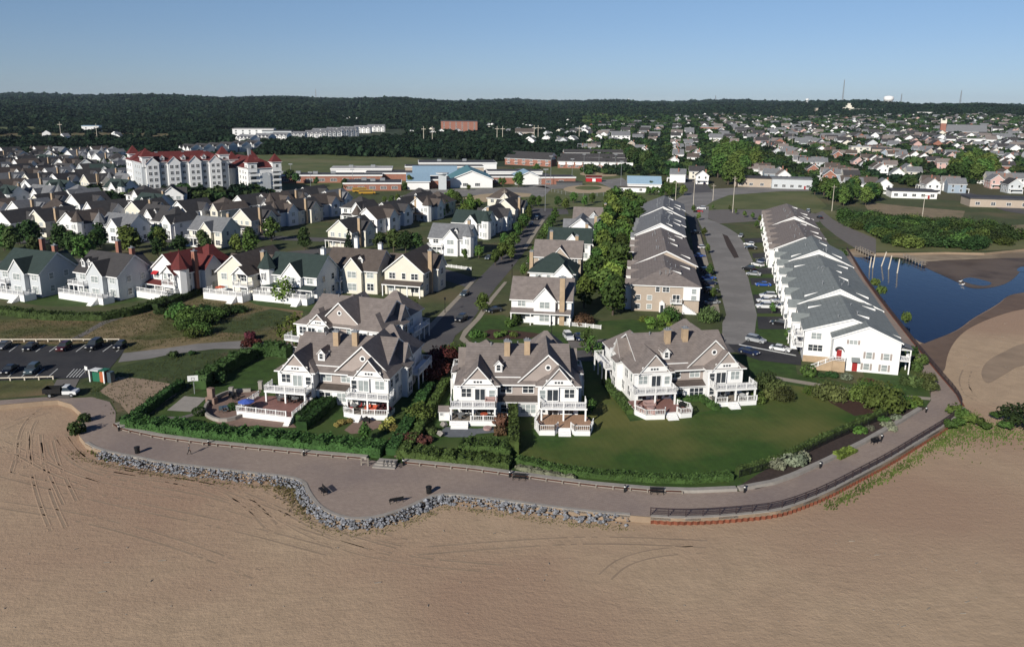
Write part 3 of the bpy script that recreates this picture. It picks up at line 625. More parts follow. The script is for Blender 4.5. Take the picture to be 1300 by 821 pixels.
for t in ([(80,556),(100,584),(135,597),(190,605),(250,614),(300,626),(336,655)], [(120,585),(180,597),(250,606),(310,618),(360,640),(430,668),(520,690)], [(150,596),(240,612),(320,640),(400,672),(500,700)], [(0,600),(60,615),(160,640),(300,668),(420,700)], [(0,640),(100,655),(230,690),(330,730)], [(520,700),(640,690),(760,684),(900,690)], [(31,560),(30,576),(33,590)], [(44,546),(46,575),(49,604),(60,640),(74,672)], [(60,517),(42,530),(32,548),(28,578),(22,600)], [(76,552),(92,578),(127,592),(174,600),(237,608),(285,617),(318,640),(345,668)], [(66,560),(72,580),(100,600),(170,617),(260,633),(330,655)], [(0,562),(30,575),(70,598),(120,615)], [(0,545),(25,533),(60,522)], [(60,560),(66,590),(90,640)],
          [(768,732),(790,712),(835,700),(890,697)], [(330,640),(420,690),(520,712),(640,722)], [(1224,490),(1240,510),(1300,520)], [(1228,470),(1222,485),(1232,505),(1262,515)]):
    track(t, hh=0.026 if t[0][0] < 62 and t[-1][1] < 690 else 0.012)
# scattered wrack and driftwood
wr = MB()
for i in range(110):
    if i < 70: px, py = random.uniform(0, 1300), random.uniform(665, 800)
    else: px, py = random.uniform(1215, 1300), random.uniform(400, 520)
    x, y = P(px, py, SAND_Z)
    if random.random() < 0.25: wr.bar((x, y, SAND_Z+0.05), (x+random.uniform(-.9,.9), y+random.uniform(-.4,.4), SAND_Z+0.06), 0.09)
    else:
        s_ = random.uniform(0.03, 0.08); wr.box(x-s_, x+s_*1.6, y-s_, y+s_, SAND_Z-0.02, SAND_Z+s_)
tag(wr.build('beach_litter', 'wood_gray'), 'bits of driftwood and wrack lying on the sand', 'driftwood', kind='stuff')
# ------------------------------------------------------------------ parts of buildings
FACE = {'-y': 0.0, '+x': math.pi/2, '+y': math.pi, '-x': -math.pi/2}
WCACHE = {}
def win_mesh(w, h, kind, curtain, trimw=0.13, split=True):
    key = (round(w, 2), round(h, 2), kind, curtain, split)
    if key in WCACHE: return WCACHE[key]
    g = 'glass_curtain' if curtain else 'glass'
    f = MB(); t = trimw
    f.box(-w/2-t, w/2+t, -0.09, 0.0, -t, 0); f.box(-w/2-t, w/2+t, -0.09, 0.0, h, h+t)
    f.box(-w/2-t, -w/2, -0.088, 0.0, 0.001, h-0.001); f.box(w/2, w/2+t, -0.088, 0.0, 0.001, h-0.001)
    n = max(1, round(w/0.95))
    for k in range(1, n):
        x = -w/2+w*k/n; f.box(x-0.05, x+0.05, -0.08, 0, 0.002, h-0.002)
    if kind == 'sash': f.box(-w/2, w/2, -0.07, 0, h*0.5-0.03, h*0.5+0.03)
    p = MB().box(-w/2-0.01, w/2+0.01, -0.035, -0.012, -0.01, h+0.01, 0)
    def mk(b, ms):
        me = bpy.data.meshes.new('window'); me.from_pydata(b.v, [], b.f)
        for m in ms: me.materials.append(MATS[m])
        if len(ms) > 1: me.polygons.foreach_set('material_index', b.m)
        return me
    if split: r = (mk(f, ['trim']), mk(p, [g]))
    else:
        q = MB(); q.v = f.v+p.v; q.f = f.f+[tuple(i+len(f.v) for i in fc) for fc in p.f]; q.m = [0]*len(f.f)+[1]*len(p.f)
        r = (mk(q, ['trim', g]), None)
    WCACHE[key] = r
    return r
WR = random.Random(3)
def window(parent, x, y, z, w, h, face='-y', kind='sash', curtain=None, split=False, name='window'):
    c = (WR.random() < 0.6) if curtain is None else curtain
    f, p = win_mesh(w, h, kind, c, split=split)
    o = link(name, f, parent, (x, y, z), FACE[face])
    if p: link('pane', p, o)
    return o
def rail_mb(mb, pts, h=1.0, bal=0.30, post=1.9, mi=0):
    for a, b in zip(pts, pts[1:]):
        a = Vector(a); b = Vector(b); n = (b-a).length; up = Vector((0, 0, 1))
        mb.bar(a+up*h, b+up*h, 0.12, 0.09, mi); mb.bar(a+up*0.13, b+up*0.13, 0.07, 0.07, mi)
        k = max(1, round(n/post))
        for i in range(k+1):
            q = a.lerp(b, i/k); mb.box(q.x-0.075, q.x+0.075, q.y-0.075, q.y+0.075, q.z+0.001, q.z+h+0.13, mi)
        k = max(1, int(n/bal))
        for i in range(k):
            q = a.lerp(b, (i+0.5)/k); mb.box(q.x-0.025, q.x+0.025, q.y-0.025, q.y+0.025, q.z+0.15, q.z+h-0.04, mi)
    return mb
def railing(parent, pts, h=1.0, m='trim', **k):
    return rail_mb(MB(), pts, h, **k).build('railing', m, parent)
def steps(parent, x0, x1, y, z, n=5, run=0.32, m='trim', d=-1):
    """flight going down in -y from level z"""
    mb = MB()
    for i in range(n):
        zz = z*(n-i)/(n+0.0); mb.box(x0, x1, y+d*run*(i+1) if d < 0 else y+run*i, y+d*run*i-0.002 if d < 0 else y+run*(i+1)-0.002, 0.0, zz-0.06)
    return mb.build('steps', m, parent)
def chimney(parent, x, y, z0, z1, w=0.95, m='brick_tan'):
    c = MB().box(x-w/2, x+w/2, y-w/2, y+w/2, z0, z1).build('chimney', m, parent)
    MB().box(x-w*.6, x+w*.6, y-w*.6, y+w*.6, z1+0.002, z1+0.16).cyl((x-.18, y), 0.13, z1+0.16, z1+0.55, 6).cyl((x+.2, y), 0.13, z1+0.16, z1+0.5, 6).build('chimney_cap', 'gray_metal', c)
    return c
def vents(parent, pts, m='gray_metal'):
    for x, y, z in pts:
        MB().cyl((x, y), 0.09, z-0.5, z+0.35, 6).cyl((x, y), 0.17, z+0.352, z+0.5, 6).build('roof_vent', m, parent)
def dormer(parent, x, y, z, w, h, d, roof, wall='trim'):
    """small gabled dormer looking to the front"""
    w_ = MB().box(x-w/2, x+w/2, y, y+d, z-0.6, z+h).gwall(x-w/2, x+w/2, y+0.002, y+d, z+h+0.002, z+h+w*0.48, 'y').build('dormer', wall, parent)
    MB().gable(x-w/2, x+w/2, y, y+d, z+h, z+h+w*0.55, 'y', oh=0.22, rake=0.2, th=0.12).build('dormer_roof', [roof, 'trim'], w_)
    window(w_, x, y-0.002, z+0.15, w*0.5, h*0.75, curtain=False)
    return w_

# ------------------------------------------------------------------ the big seafront duplexes
def duplex(label, loc, yaw, var):
    t = thing('duplex_house', label, 'house', (loc[0], loc[1], 0), yaw, 'duplex houses facing the promenade')
    W = MB()
    W.box(-10.8, -3.6, 0, 15.9, 0, 6.25); W.box(3.6, 10.8, 0, 15.9, 0, 6.25)
    W.box(-7.5, -3.61, -0.35, 0.2, 0, 6.2); W.box(3.61, 7.3, -0.35, 0.2, 0, 6.2)
    W.box(-10.2, -2.2, 15.8, 21.5, 0, 5.6); W.box(1.4, 10.3, 15.85, 21.6, 0, 6.25)
    W.box(-9.1, 9.1, 2.2, 15.7, 6.25, 7.0)
    W.build('wall', 'siding_white', t)
    MB().box(-3.59, 3.59, 2.0, 15.6, 0, 6.6).build('recessed_wall', 'siding_mauve', t)
    r = MB()
    r.gable(-9.2, 9.2, 1.3, 17.9, 6.35, 11.1, 'x', oh=0.5, rake=0.45, mi=0, tr=1)
    r.hip(-10.8, -3.6, 0, 10.6, 6.3, 9.0, 0.5); r.hip(3.6, 10.8, 0, 10.6, 6.302, 9.002, 0.5)
    r.hip(-10.2, -2.2, 13.6, 21.5, 5.65, 9.4, 0.5); r.hip(0.8, 10.3, 12.8, 21.6, 6.31, 11.4, 0.5)
    roof = r.build('roof', ['roof_brown', 'trim'], t)
    gd = MB()
    gd.gwall(-9.0, -8.95, 1.6, 17.6, 6.4, 10.8, 'x').build('gable_wall', 'siding_mauve', t); MB().gwall(8.95, 9.0, 1.6, 17.6, 6.4, 10.8, 'x').build('gable_wall', 'siding_mauve', t)
    # front gables with shingled faces, white bands and three small lights each
    for (x0, x1, yf, ye, ze, zr) in ((-10.0, -4.2, -0.55, 6.6, 6.45, 9.85), (4.5, 10.0, -0.55, 5.0, 6.45, 9.75))[:1 if var == 'D' else 2]:
        if var == 'D': x0, x1, zr = -7.6, -2.4, 9.0
        g = MB().gable(x0, x1, yf, ye, ze, zr, 'y', oh=0.35, rake=0.12, th=0.22).build('front_gable', ['roof_brown', 'trim'], t)
        MB().gwall(x0+0.15, x1-0.15, yf+0.25, yf+0.6, ze-0.05, zr-0.3, 'y').build('gable_face', 'siding_mauve', g)
        xm = (x0+x1)/2
        MB().prism([(x0+0.45, yf+0.20), (x1-0.45, yf+0.20), (x1-0.45, yf+0.24), (x0+0.45, yf+0.24)], ze-0.12, ze+0.95).build('gable_band', 'trim', g)
        for k in (-1, 0, 1):
            MB().box(xm+k*0.55-0.19, xm+k*0.55+0.19, yf+0.165, yf+0.197, ze+0.28, ze+0.62).build('vent_light', 'glass', g)
    gx = 5.4 if var != 'D' else -0.6
    g = MB().gable(gx-5.3, gx+5.3, 1.35, 13.2, 6.55, 11.6, 'y', oh=0.2, rake=0.15, th=0.26).build('main_gable', ['roof_brown', 'trim'], t)
    MB().gwall(gx-5.05, gx+5.0, 1.6, 2.0, 6.5, 11.2, 'y').build('gable_face', 'siding_mauve', g)
    rw = MB()
    for i in range(12):
        a0, a1 = 2*math.pi*i/12, 2*math.pi*(i+1)/12
        for ra, rb, y0 in ((0.36, 0.58, 1.50),):
            q = [(gx+ra*math.cos(a0), 9.05+ra*math.sin(a0)), (gx+rb*math.cos(a0), 9.05+rb*math.sin(a0)), (gx+rb*math.cos(a1), 9.05+rb*math.sin(a1)), (gx+ra*math.cos(a1), 9.05+ra*math.sin(a1))]
            rw.add([(p[0], y0, p[1]) for p in q]+[(p[0], y0+0.09, p[1]) for p in q], [(0,1,2,3),(4,7,6,5),(0,4,5,1),(1,5,6,2),(2,6,7,3),(3,7,4,0)])
    rwo = rw.build('round_window', 'trim', g)
    MB().add([(gx+0.37*math.cos(2*math.pi*i/12), 1.57, 9.05+0.37*math.sin(2*math.pi*i/12)) for i in range(12)], [tuple(range(12))]).build('pane', 'glass', rwo)
    # side dormer gables
    for s in (-1, 1):
        x0, x1 = (-11.1, -5.0) if s < 0 else (5.0, 11.1)
        g = MB().gable(x0, x1, 8.0, 13.2, 6.5, 9.9, 'x', oh=0.3, rake=0.1, th=0.22).build('side_gable', ['roof_brown', 'trim'], t)
        MB().gwall(s*10.75, s*10.95, 8.2, 13.0, 6.45, 9.55, 'x').build('gable_face', 'siding_mauve', g)
    if var != 'D': chimney(t, -2.0, 7.2, 8.5, 12.2, 1.05); chimney(t, 1.7, 7.5, 8.5, 12.3, 1.05)
    if var != 'D': dormer(t, -3.5, 3.3, 7.7, 1.35, 1.35, 3.0, 'roof_brown')
    vents(t, [(-5.0, 9.0, 10.9), (-1.2, 10.6, 10.7), (0.0, 10.8, 10.6), (-8.0, 10.8, 10.4), (-2.6, 5.0, 8.5)])
    MB().add([(-3.58,0.2,2.95),(3.58,0.2,2.95),(3.58,1.998,3.62),(-3.58,1.998,3.62),(-3.58,0.2,2.8),(3.58,0.2,2.8),(3.58,1.998,3.45),(-3.58,1.998,3.45)], [(0,1,2,3),(7,6,5,4),(0,4,5,1),(1,5,6,2),(3,2,6,7),(0,3,7,4)], [0,1,1,1,1,1]).build('shed_roof', ['roof_umber', 'trim'], t)
    MB().box(-3.585, 3.585, 0.75, 1.99, 0, 2.9).build('bay_wall', 'siding_white', t)
    K = dict(split=True)
    window(t, -2.1, 1.99, 4.15, 2.0, 1.45, **K); window(t, 1.9, 1.99, 4.15, 1.9, 1.45, **K)
    window(t, 1.9, 0.74, 0.75, 2.7, 1.6, **K); window(t, -1.9, 0.74, 0.9, 2.2, 1.4, curtain=False, **K)
    window(t, -9.15, -0.005, 4.0, 1.7, 1.55, **K)                                   # left bay, upstairs
    window(t, -6.7, -0.355, 3.55, 1.75, 2.05, kind='door', curtain=var == 'A', **K)['label'] = 'sliding balcony door'
    window(t, -4.55, -0.355, 3.95, 1.0, 1.45, **K)
    window(t, 9.2, -0.005, 4.0, 1.7, 1.55, **K); window(t, 6.2, -0.355, 3.55, 1.9, 2.05, kind='door', **K)['label'] = 'sliding balcony door'
    window(t, 4.4, -0.355, 3.95, 1.0, 1.55, **K)
    for s in (-1, 1):                                                               # under the balconies
        window(t, s*9.2, -0.005, 0.95, 1.6, 1.9, curtain=False, **K); window(t, s*6.3, -0.355, 0.95, 1.8, 2.1, kind='door', curtain=False, **K); window(t, s*4.5, -0.355, 1.3, 0.9, 1.4, curtain=False, **K)
        f = '-x' if s < 0 else '+x'
        for y, z, w, h in ((1.7, 4.0, 1.0, 1.5), (4.6, 3.9, 1.8, 1.6), (9.2, 4.0, 1.0, 1.5), (11.8, 4.0, 1.0, 1.5), (14.4, 3.9, 1.6, 1.6), (2.8, 0.9, 1.6, 1.7), (6.4, 0.9, 1.6, 1.7), (10.4, 0.9, 1.6, 1.7), (14.0, 0.9, 1.2, 1.9)):
            window(t, s*10.805, y, z, w, h, f, **K)
        b = MB().box(*sorted((s*10.81, s*12.0)), 7.3, 10.3, 0.0, 6.0).build('side_bay', 'siding_white', t)   # two-storey side bay
        window(b, s*12.005, 8.8, 3.8, 1.8, 1.7, f, **K); window(b, s*12.005, 8.8, 0.8, 1.8, 1.8, f, **K)
        MB().add([(s*10.85,7.0,6.75),(s*12.35,6.95,6.02),(s*12.35,10.65,6.02),(s*10.85,10.6,6.75)], [(0,1,2,3) if s > 0 else (3,2,1,0)]).box(*sorted((s*10.85, s*12.3)), 7.0, 10.6, 5.9, 6.01, 1).build('bay_roof', ['roof_brown', 'trim'], b)
        x0, x1 = sorted((s*10.82, s*12.9))                                            # side gallery towards the street
        p = MB().box(x0, x1, 11.6, 20.5, 2.95, 3.25).build('side_gallery', 'trim', t)
        railing(p, [(s*10.9, 11.7, 3.25), (s*12.8, 11.7, 3.25), (s*12.8, 20.4, 3.25), (s*10.9, 20.4, 3.25)])
        for y in (11.8, 14.6, 17.4, 20.2): MB().box(s*12.75-0.12, s*12.75+0.12, y-0.12, y+0.12, 0, 2.95).build('column', 'trim', p)
    def balcony(x0, x1, dy):
        b = MB().box(x0, x1, -dy, -0.36, 3.02, 3.32, 0).box(x0+0.05, x1-0.05, -dy+0.05, -0.365, 3.322, 3.36, 1).build('balcony', ['trim', 'balcony_floor'], t)
        rl = [(x0+0.1, -0.45, 3.36), (x0+0.1, -dy+0.1, 3.36), (x1-0.1, -dy+0.1, 3.36), (x1-0.1, -0.45, 3.36)]
        railing(b, rl)
        for x in (x0+0.25, (x0+x1)/2, x1-0.25): MB().box(x-0.14, x+0.14, -dy+0.12, -dy+0.40, 0.0, 3.02).build('column', 'trim', b)
    balcony(-11.9, -3.75, 3.5); balcony(3.9, 12.1, 3.5)
    def deck(poly, h, m, gaps, stair, side='trim'):
        d = MB().prism(poly, 0, h, 1, 0).build('deck', [m, side], t)
        n = len(poly)
        for i in range(n):
            if i in gaps: continue
            a, b = poly[i], poly[(i+1) % n]
            railing(d, [(a[0], a[1], h), (b[0], b[1], h)], 0.95)
        for s_ in stair:
            steps(d, *s_, h)
        return d
    if var == 'B':
        deck([(-11.9,-0.4),(-11.9,-3.7),(-8.2,-3.7),(-3.8,-3.7),(-3.8,-0.4)], 0.95, 'wood_gray', (1, 3, 4), [(-11.6, -8.6, -3.7)])
        deck([(3.9,-0.4),(2.9,-4.6),(3.7,-7.6),(6.3,-7.6),(6.9,-6.4),(9.1,-6.4),(9.7,-7.6),(12.3,-7.6),(13.1,-4.6),(12.1,-0.4)], 0.95, 'deck_tan', (4, 8, 9), [(6.95, 9.05, -6.4)])
    elif var == 'C':
        deck([(-12.2,-0.4),(-12.2,-5.0),(-11.0,-7.6),(-7.6,-7.9),(-7.2,-7.0),(-5.0,-7.0),(-4.6,-7.9),(-2.4,-7.7),(-2.0,-5.6),(-3.6,-3.6),(-3.7,-0.4)], 0.95, 'deck_red', (0, 4, 9, 10), [(-7.1, -5.1, -7.0)])
        deck([(3.9,-0.4),(3.9,-3.7),(6.2,-3.7),(8.4,-3.7),(12.1,-3.7),(12.1,-0.4)], 0.95, 'wood_gray', (0, 2, 4, 5), [(6.3, 8.3, -3.7)])
    elif var == 'A':
        d = deck([(-14.4,-1.0),(-14.6,-8.6),(-4.8,-9.2),(-3.6,-9.2),(-3.75,-0.4),(-11.9,-0.4)], 1.15, 'deck_red', (2, 4, 5), [(-4.7, -3.65, -9.2)])
        deck([(3.9,-0.4),(3.9,-4.4),(6.0,-5.0),(7.6,-5.0),(12.1,-4.4),(12.1,-0.4)], 0.95, 'wood_gray', (2, 4, 5), [(6.1, 7.5, -5.0)])
    elif var == 'D':
        deck([(-11.9,-0.4),(-11.9,-3.7),(-3.8,-3.7),(-3.8,-0.4)], 0.95, 'deck_tan', (3,), [])
    # garage doors towards the street behind
    for x in (-8.3, -4.2, 3.6, 8.0):
        MB().box(x-1.5, x+1.5, 21.51 if x < 0 else 21.61, 21.57 if x < 0 else 21.67, 0.02, 2.3).build('garage_door', 'trim', t)
    return t
DUP = [('A', (-32.9, 138.7), R(-11)), ('B', (1.2, 133.7), 0.0), ('C', (33.7, 142.8), R(10)), ('D', (-38.3, 169.6), R(-18))]
duplex('white duplex with brown roofs, large red deck and round brick terrace at its left', DUP[0][1], DUP[0][2], 'A')
duplex('white duplex with brown roofs, tan octagonal deck and gray stone patio, middle of three', DUP[1][1], DUP[1][2], 'B')
duplex('white duplex with brown roofs and round red deck beside the wide mown lawn', DUP[2][1], DUP[2][2], 'C')
duplex('white duplex with brown roofs directly behind the house with the large red deck', DUP[3][1], DUP[3][2], 'D')

# ------------------------------------------------------------------ townhouse rows
def row_house(label, loc, yaw, segs, group):
    """segs: (y0, y1, x0, x1, eave, ridge, roof, wall, hip_front)"""
    t = thing('townhouse_row', label, 'townhouses', (loc[0], loc[1], 0), yaw, group)
    for k, (y0, y1, x0, x1, ze, zr, roof, wall, hipf) in enumerate(segs):
        xm = (x0+x1)/2
        w = MB().box(x0, x1, y0, y1-0.01, 0, ze)
        if not hipf: w.gwall(x0, x1, y0, y0+0.4, ze, zr-0.32, 'y')
        w.gwall(x0, x1, y1-0.5, y1-0.02, ze, zr-0.32, 'y')
        w.build('wall', wall, t)
        r = MB()
        if hipf:
            sl = (zr-ze)/((x1-x0)/2)
            e = ze-0.5*sl; X0, X1 = x0-0.5, x1+0.5; yr = y0+(x1-x0)*0.42; yb = y1+0.1
            r.add([(X0,y0-0.5,e),(X1,y0-0.5,e),(xm,yr,zr),(X1,yb,e),(X0,yb,e),(xm,yb,zr)], [(0,1,2),(1,3,5,2),(4,0,2,5)], 0)
            r.box(X0, X1, y0-0.5, yb-0.02, e-0.25, e-0.004, 1)
        else:
            r.gable(x0, x1, y0, y1, ze, zr, 'y', oh=0.5, rake=0.35, th=0.3)
        rf = r.build('roof', [roof, 'trim'], t)
        # shed dormers: a low slab with a white edge on each slope
        sl = (zr-ze)/((x1-x0)/2)
        yy = y0+4.0; q_ = k
        while yy < y1-5:
            q_ += 1
            for s in ((1,) if q_ % 2 else (-1, 1) if x0 < -9.3 else (1,)):
                xa, xb = (xm+s*1.8, xm+s*4.3) if q_ % 2 else (xm+s*4.6, xm+s*7.6)
                za = zr-abs(xa-xm)*sl
                ya, yb2 = yy+(2.2 if s > 0 else 0), yy+(7.0 if s > 0 else 4.6)
                A, B = (xa, za+0.02), (xb, za-0.9*sl+0.02-0.35)
                zb = zr-abs(xb-xm)*sl
                pts = [(xa,ya,za+0.04),(xb,ya,zb+0.42),(xb,yb2,zb+0.42),(xa,yb2,za+0.04),(xa,ya,za-0.3),(xb,ya,zb-0.2),(xb,yb2,zb-0.2),(xa,yb2,za-0.3)]
                fs = [(0,1,2,3),(0,4,5,1),(1,5,6,2),(2,6,7,3)]
                if s > 0: pass
                else: fs = [f[::-1] for f in fs]
                MB().add(pts, fs, [0,1,0,0]).build('shed_dormer', [roof, 'trim'], t)
            yy += 13.1
        vents(rf, [(xm+random.uniform(-3.2, 3.2), random.uniform(y0+2, y1-2), zr-1.2+random.uniform(0, .9)) for _ in range(9)])
    return t
def unit_side(t, x, y, wall, roof, s):
    """one dwelling's outer face: bay with its own little gable, porch roof, windows, garage door"""
    f = '-x' if s < 0 else '+x'
    if s > 0:
        for yy in (2.6, 6.4, 9.6, 11.4):
            window(t, x+0.006, y+yy, 5.2, 1.1, 1.4, f); window(t, x+0.006, y+yy, 2.6, 1.1, 1.4, f)
        return
    b = MB().box(*sorted((x+s*0.01, x+s*1.7)), y+1.2, y+5.0, 0, 6.9)
    if s < 0: b.gwall(*sorted((x+s*1.3, x+s*1.7)), y+1.2, y+5.0, 6.9, 8.05, 'x')
    bo = b.build('bay', wall, t)
    if s < 0: MB().gable(*sorted((x-s*1.6, x+s*1.7)), y+1.2, y+5.0, 6.9, 8.3, 'x', oh=0.3, rake=0.3, th=0.2).build('bay_roof', [roof, 'trim'], bo)
    else: MB().add([(x-1.2,y+1.0,7.95),(x+2.0,y+1.0,7.3),(x+2.0,y+5.2,7.3),(x-1.2,y+5.2,7.95),(x-1.2,y+1.0,7.6),(x+2.0,y+1.0,7.05),(x+2.0,y+5.2,7.05),(x-1.2,y+5.2,7.6)], [(0,1,2,3),(0,4,5,1),(1,5,6,2),(2,6,7,3)], [0,1,1,1]).build('bay_roof', [roof, 'trim'], bo)
    for z in (2.9, 5.5): window(bo, x+s*1.705, y+3.1, z, 1.9, 1.35, f)
    MB().box(*sorted((x+s*1.71, x+s*1.78)), y+1.7, y+4.5, 0.02, 2.2).build('garage_door', 'trim', bo)
    p = MB().add([(x+s*0.01,y+5.4,3.3),(x+s*2.2,y+5.4,2.75),(x+s*2.2,y+9.4,2.75),(x+s*0.01,y+9.4,3.3)], [(0,1,2,3) if s > 0 else (3,2,1,0)]).box(*sorted((x+s*0.02, x+s*2.2)), y+5.4, y+9.4, 2.55, 2.73, 1).build('porch_roof', [roof, 'trim'], t)
    for yy in (y+5.6, y+9.2): MB().box(x+s*2.0-0.1, x+s*2.0+0.1, yy-0.1, yy+0.1, 0, 2.55).build('column', 'trim', p)
    MB().box(*sorted((x+s*0.012, x+s*0.09)), y+6.0, y+7.0, 0.3, 2.4).build('door', 'door_red' if WR.random() < .4 else 'trim', t)
    for yy in (6.4, 8.6, 11.0): window(t, x+s*0.005, y+yy, 5.4, 1.0, 1.4, f)
    for yy in (8.4, 11.0): window(t, x+s*0.005, y+yy, 0.9 if yy < 9 else 3.0, 1.0, 1.4, f)
T = row_house('long row of tan sided townhouses under stepped brown roofs by the tree belt', (41.7, 209.8), R(-8.5), [
    (0, 27, -9.1, 8.9, 7.5, 11.0, 'roof_brown', 'siding_tan', True), (27, 54, -8.2, 9.9, 7.9, 12.1, 'roof_brown', 'siding_tan', False), (54, 79, -8.1, 9.5, 7.8, 11.3, 'roof_brown', 'siding_tan', False)], 'rows of townhouses')
for (x, z, w, h) in ((-7.4, 0.7, 1.2, 1.2), (-4.3, 0.7, 1.2, 1.2), (-7.4, 3.2, 1.2, 1.2), (-4.3, 3.2, 1.2, 1.2), (-2.2, 5.6, 1.0, 1.2), (0.0, 5.6, 1.7, 1.2)):
    window(T, x, -0.005, z, w, h)
MB().box(4.6, 8.95, -0.6, 0.2, 3.6, 7.2).build('white_bay', 'siding_white', T)
window(T, 7.4, -0.605, 5.5, 1.1, 1.3); window(T, 7.4, -0.605, 3.8, 1.3, 1.1)
pb = MB().box(-1.6, -0.2, -0.7, -0.01, 0, 2.5).gwall(-1.7, -0.1, -0.8, -0.01, 2.5, 3.3, 'y').build('entrance_porch', 'trim', T)
MB().box(-1.3, -0.5, -0.76, -0.71, 0.02, 2.0).build('door', 'glass', pb)
bl = MB().box(1.2, 4.4, -1.3, -0.01, 2.6, 2.85).build('balcony', 'trim', T); railing(bl, [(1.3, -0.1, 2.85), (1.3, -1.2, 2.85), (4.3, -1.2, 2.85), (4.3, -0.1, 2.85)])
window(T, 2.8, -0.005, 2.9, 1.8, 1.9, kind='door', curtain=False)
st = MB()
for i in range(9): st.box(4.5+i*0.42, 4.93+i*0.42, -1.6, -0.62, 0, 2.6-i*0.28)
st.build('stairs', 'trim', T)
for k in range(6): unit_side(T, 8.9+0.2*k/2, k*13, 'siding_tan', 'roof_brown', 1); unit_side(T, -9.1+0.18*k, k*13, 'siding_white', 'roof_brown', -1)
T2 = row_house('far row of white and gray townhouses under slate gray roofs beside the lane', (54.2, 290.5), R(-10.5), [
    (0, 24, -8.6, 9.2, 8.2, 12.6, 'roof_gray', 'siding_white', False), (24, 48, -8.2, 9.8, 8.2, 12.0, 'roof_gray', 'siding_white', False), (48, 72, -8.0, 10.2, 8.4, 12.8, 'roof_gray', 'siding_white', False), (72, 96, -7.6, 10.6, 8.4, 12.2, 'roof_gray', 'siding_white', False)], 'rows of townhouses')
for k in range(7): unit_side(T2, 9.3+0.2*k, k*13, 'siding_gray', 'roof_gray', 1); unit_side(T2, -8.6+0.15*k, k*13, 'siding_white', 'roof_gray', -1)
segs = []
for k in range(4):
    o = (k % 2)*1.6+0.35*k
    segs.append((4.2 if k == 0 else k*27.5, (k+1)*27.5, -9.4-o*0.3, 9.3+o*0.2, 7.35, (10.5, 11.9, 10.6, 12.0)[k], 'roof_sage', 'siding_white', False))
T3 = row_house('white townhouse row with sage green roofs and a tall white end wall by the water', (72.4, 161.6), R(-15.5), segs, 'rows of townhouses')
fr = MB().box(-3.9, 9.3, 0, 4.19, 0, 7.2).gwall(-3.9, 9.3, 0, 4.19, 7.2, 9.75, 'y').build('end_wall', 'siding_white', T3)
MB().gable(-3.9, 9.3, 0, 4.6, 7.22, 10.1, 'y', oh=0.4, rake=0.3, th=0.3).build('end_roof', ['roof_sage', 'trim'], T3)
def shut_window(par, x, y, z, w, h):
    o = window(par, x, y, z, w, h)
    for s in (-1, 1):
        MB().box(x+s*(w/2+0.35)-0.2, x+s*(w/2+0.35)+0.2, y-0.06, y-0.001, z-0.05, z+h+0.05).build('shutter', 'siding_mauve', par)
shut_window(fr, 3.3, -0.005, 3.1, 1.1, 1.35); shut_window(fr, 6.7, -0.005, 3.1, 1.1, 1.35)
shut_window(fr, 3.0, -0.005, 0.6, 1.1, 1.35); shut_window(fr, 6.5, -0.005, 0.6, 1.1, 1.35)
shut_window(fr, 0.0, -0.005, 6.0, 1.5, 0.8)
MB().box(0.2, 1.25, -0.07, -0.006, 0.05, 2.1).build('door', 'door_red', fr); MB().box(-0.05, 0.195, -0.05, -0.004, 0.04, 2.3).box(1.255, 1.5, -0.05, -0.004, 0.04, 2.3).build('door_frame', 'trim', fr)
MB().add([(-0.1,-0.9,2.35),(1.6,-0.9,2.35),(1.6,-0.004,3.1),(-0.1,-0.004,3.1),(-0.1,-0.9,2.25),(1.6,-0.9,2.25)], [(0,1,2,3),(0,4,5,1),(0,3,4),(1,5,2)]).build('door_canopy', 'roof_sage', fr)
MB().box(-3.1, -2.1, -0.07, -0.006, 2.55, 4.5).build('door', 'door_red', fr)
hood = MB()
for i in range(8):
    a0, a1 = math.pi*i/8, math.pi*(i+1)/8
    hood.add([(-2.6+0.9*math.cos(a),y,4.45+0.75*math.sin(a)) for a in (a0, a1) for y in (-0.8, -0.004)]+[(-2.6+0.75*math.cos(a),y,4.45+0.6*math.sin(a)) for a in (a0, a1) for y in (-0.8, -0.004)], [(0,2,3,1),(4,5,7,6),(0,4,6,2)])
hood.build('door_hood', 'roof_charcoal', fr)
MB().box(-3.9, -1.4, -1.5, -0.01, 0, 2.4).build('landing', 'brick_tan', fr)
sb = MB()
for i in range(10): sb.box(-4.35-i*0.42, -3.93-i*0.42, -1.45, -0.25, 0, 2.35-i*0.24)
sb.build('stairs', 'brick_tan', fr)
railing(fr, [(-1.5, -1.42, 2.4), (-3.9, -1.42, 2.4), (-8.1, -1.42, 0.1)], 0.95)
window(T3, -7.0, 4.195, 5.3, 2.0, 1.35); window(T3, -7.0, 4.195, 2.6, 2.9, 1.35)
MB().box(-9.4, -3.95, 4.0, 4.185, 0, 1.4).build('base_course', 'brick_tan', T3)
for k in range(4):                                                   # galleries stacked on the water side of the end block
    pass
pg = MB().box(9.32, 11.6, 1.0, 4.6, 2.75, 2.95).box(9.32, 11.6, 1.0, 4.6, 5.2, 5.35).build('gallery', 'trim', T3)
railing(pg, [(9.4, 1.05, 2.95), (11.5, 1.05, 2.95), (11.5, 4.5, 2.95)])
MB().add([(9.3,0.7,6.3),(12.0,0.7,5.45),(12.0,5.0,5.45),(9.3,5.0,6.3)], [(0,1,2,3)]).build('gallery_roof', 'roof_gray', pg)
for y in (1.1, 4.4): MB().box(11.35, 11.58, y-0.11, y+0.11, 0, 5.2).build('column', 'trim', pg)
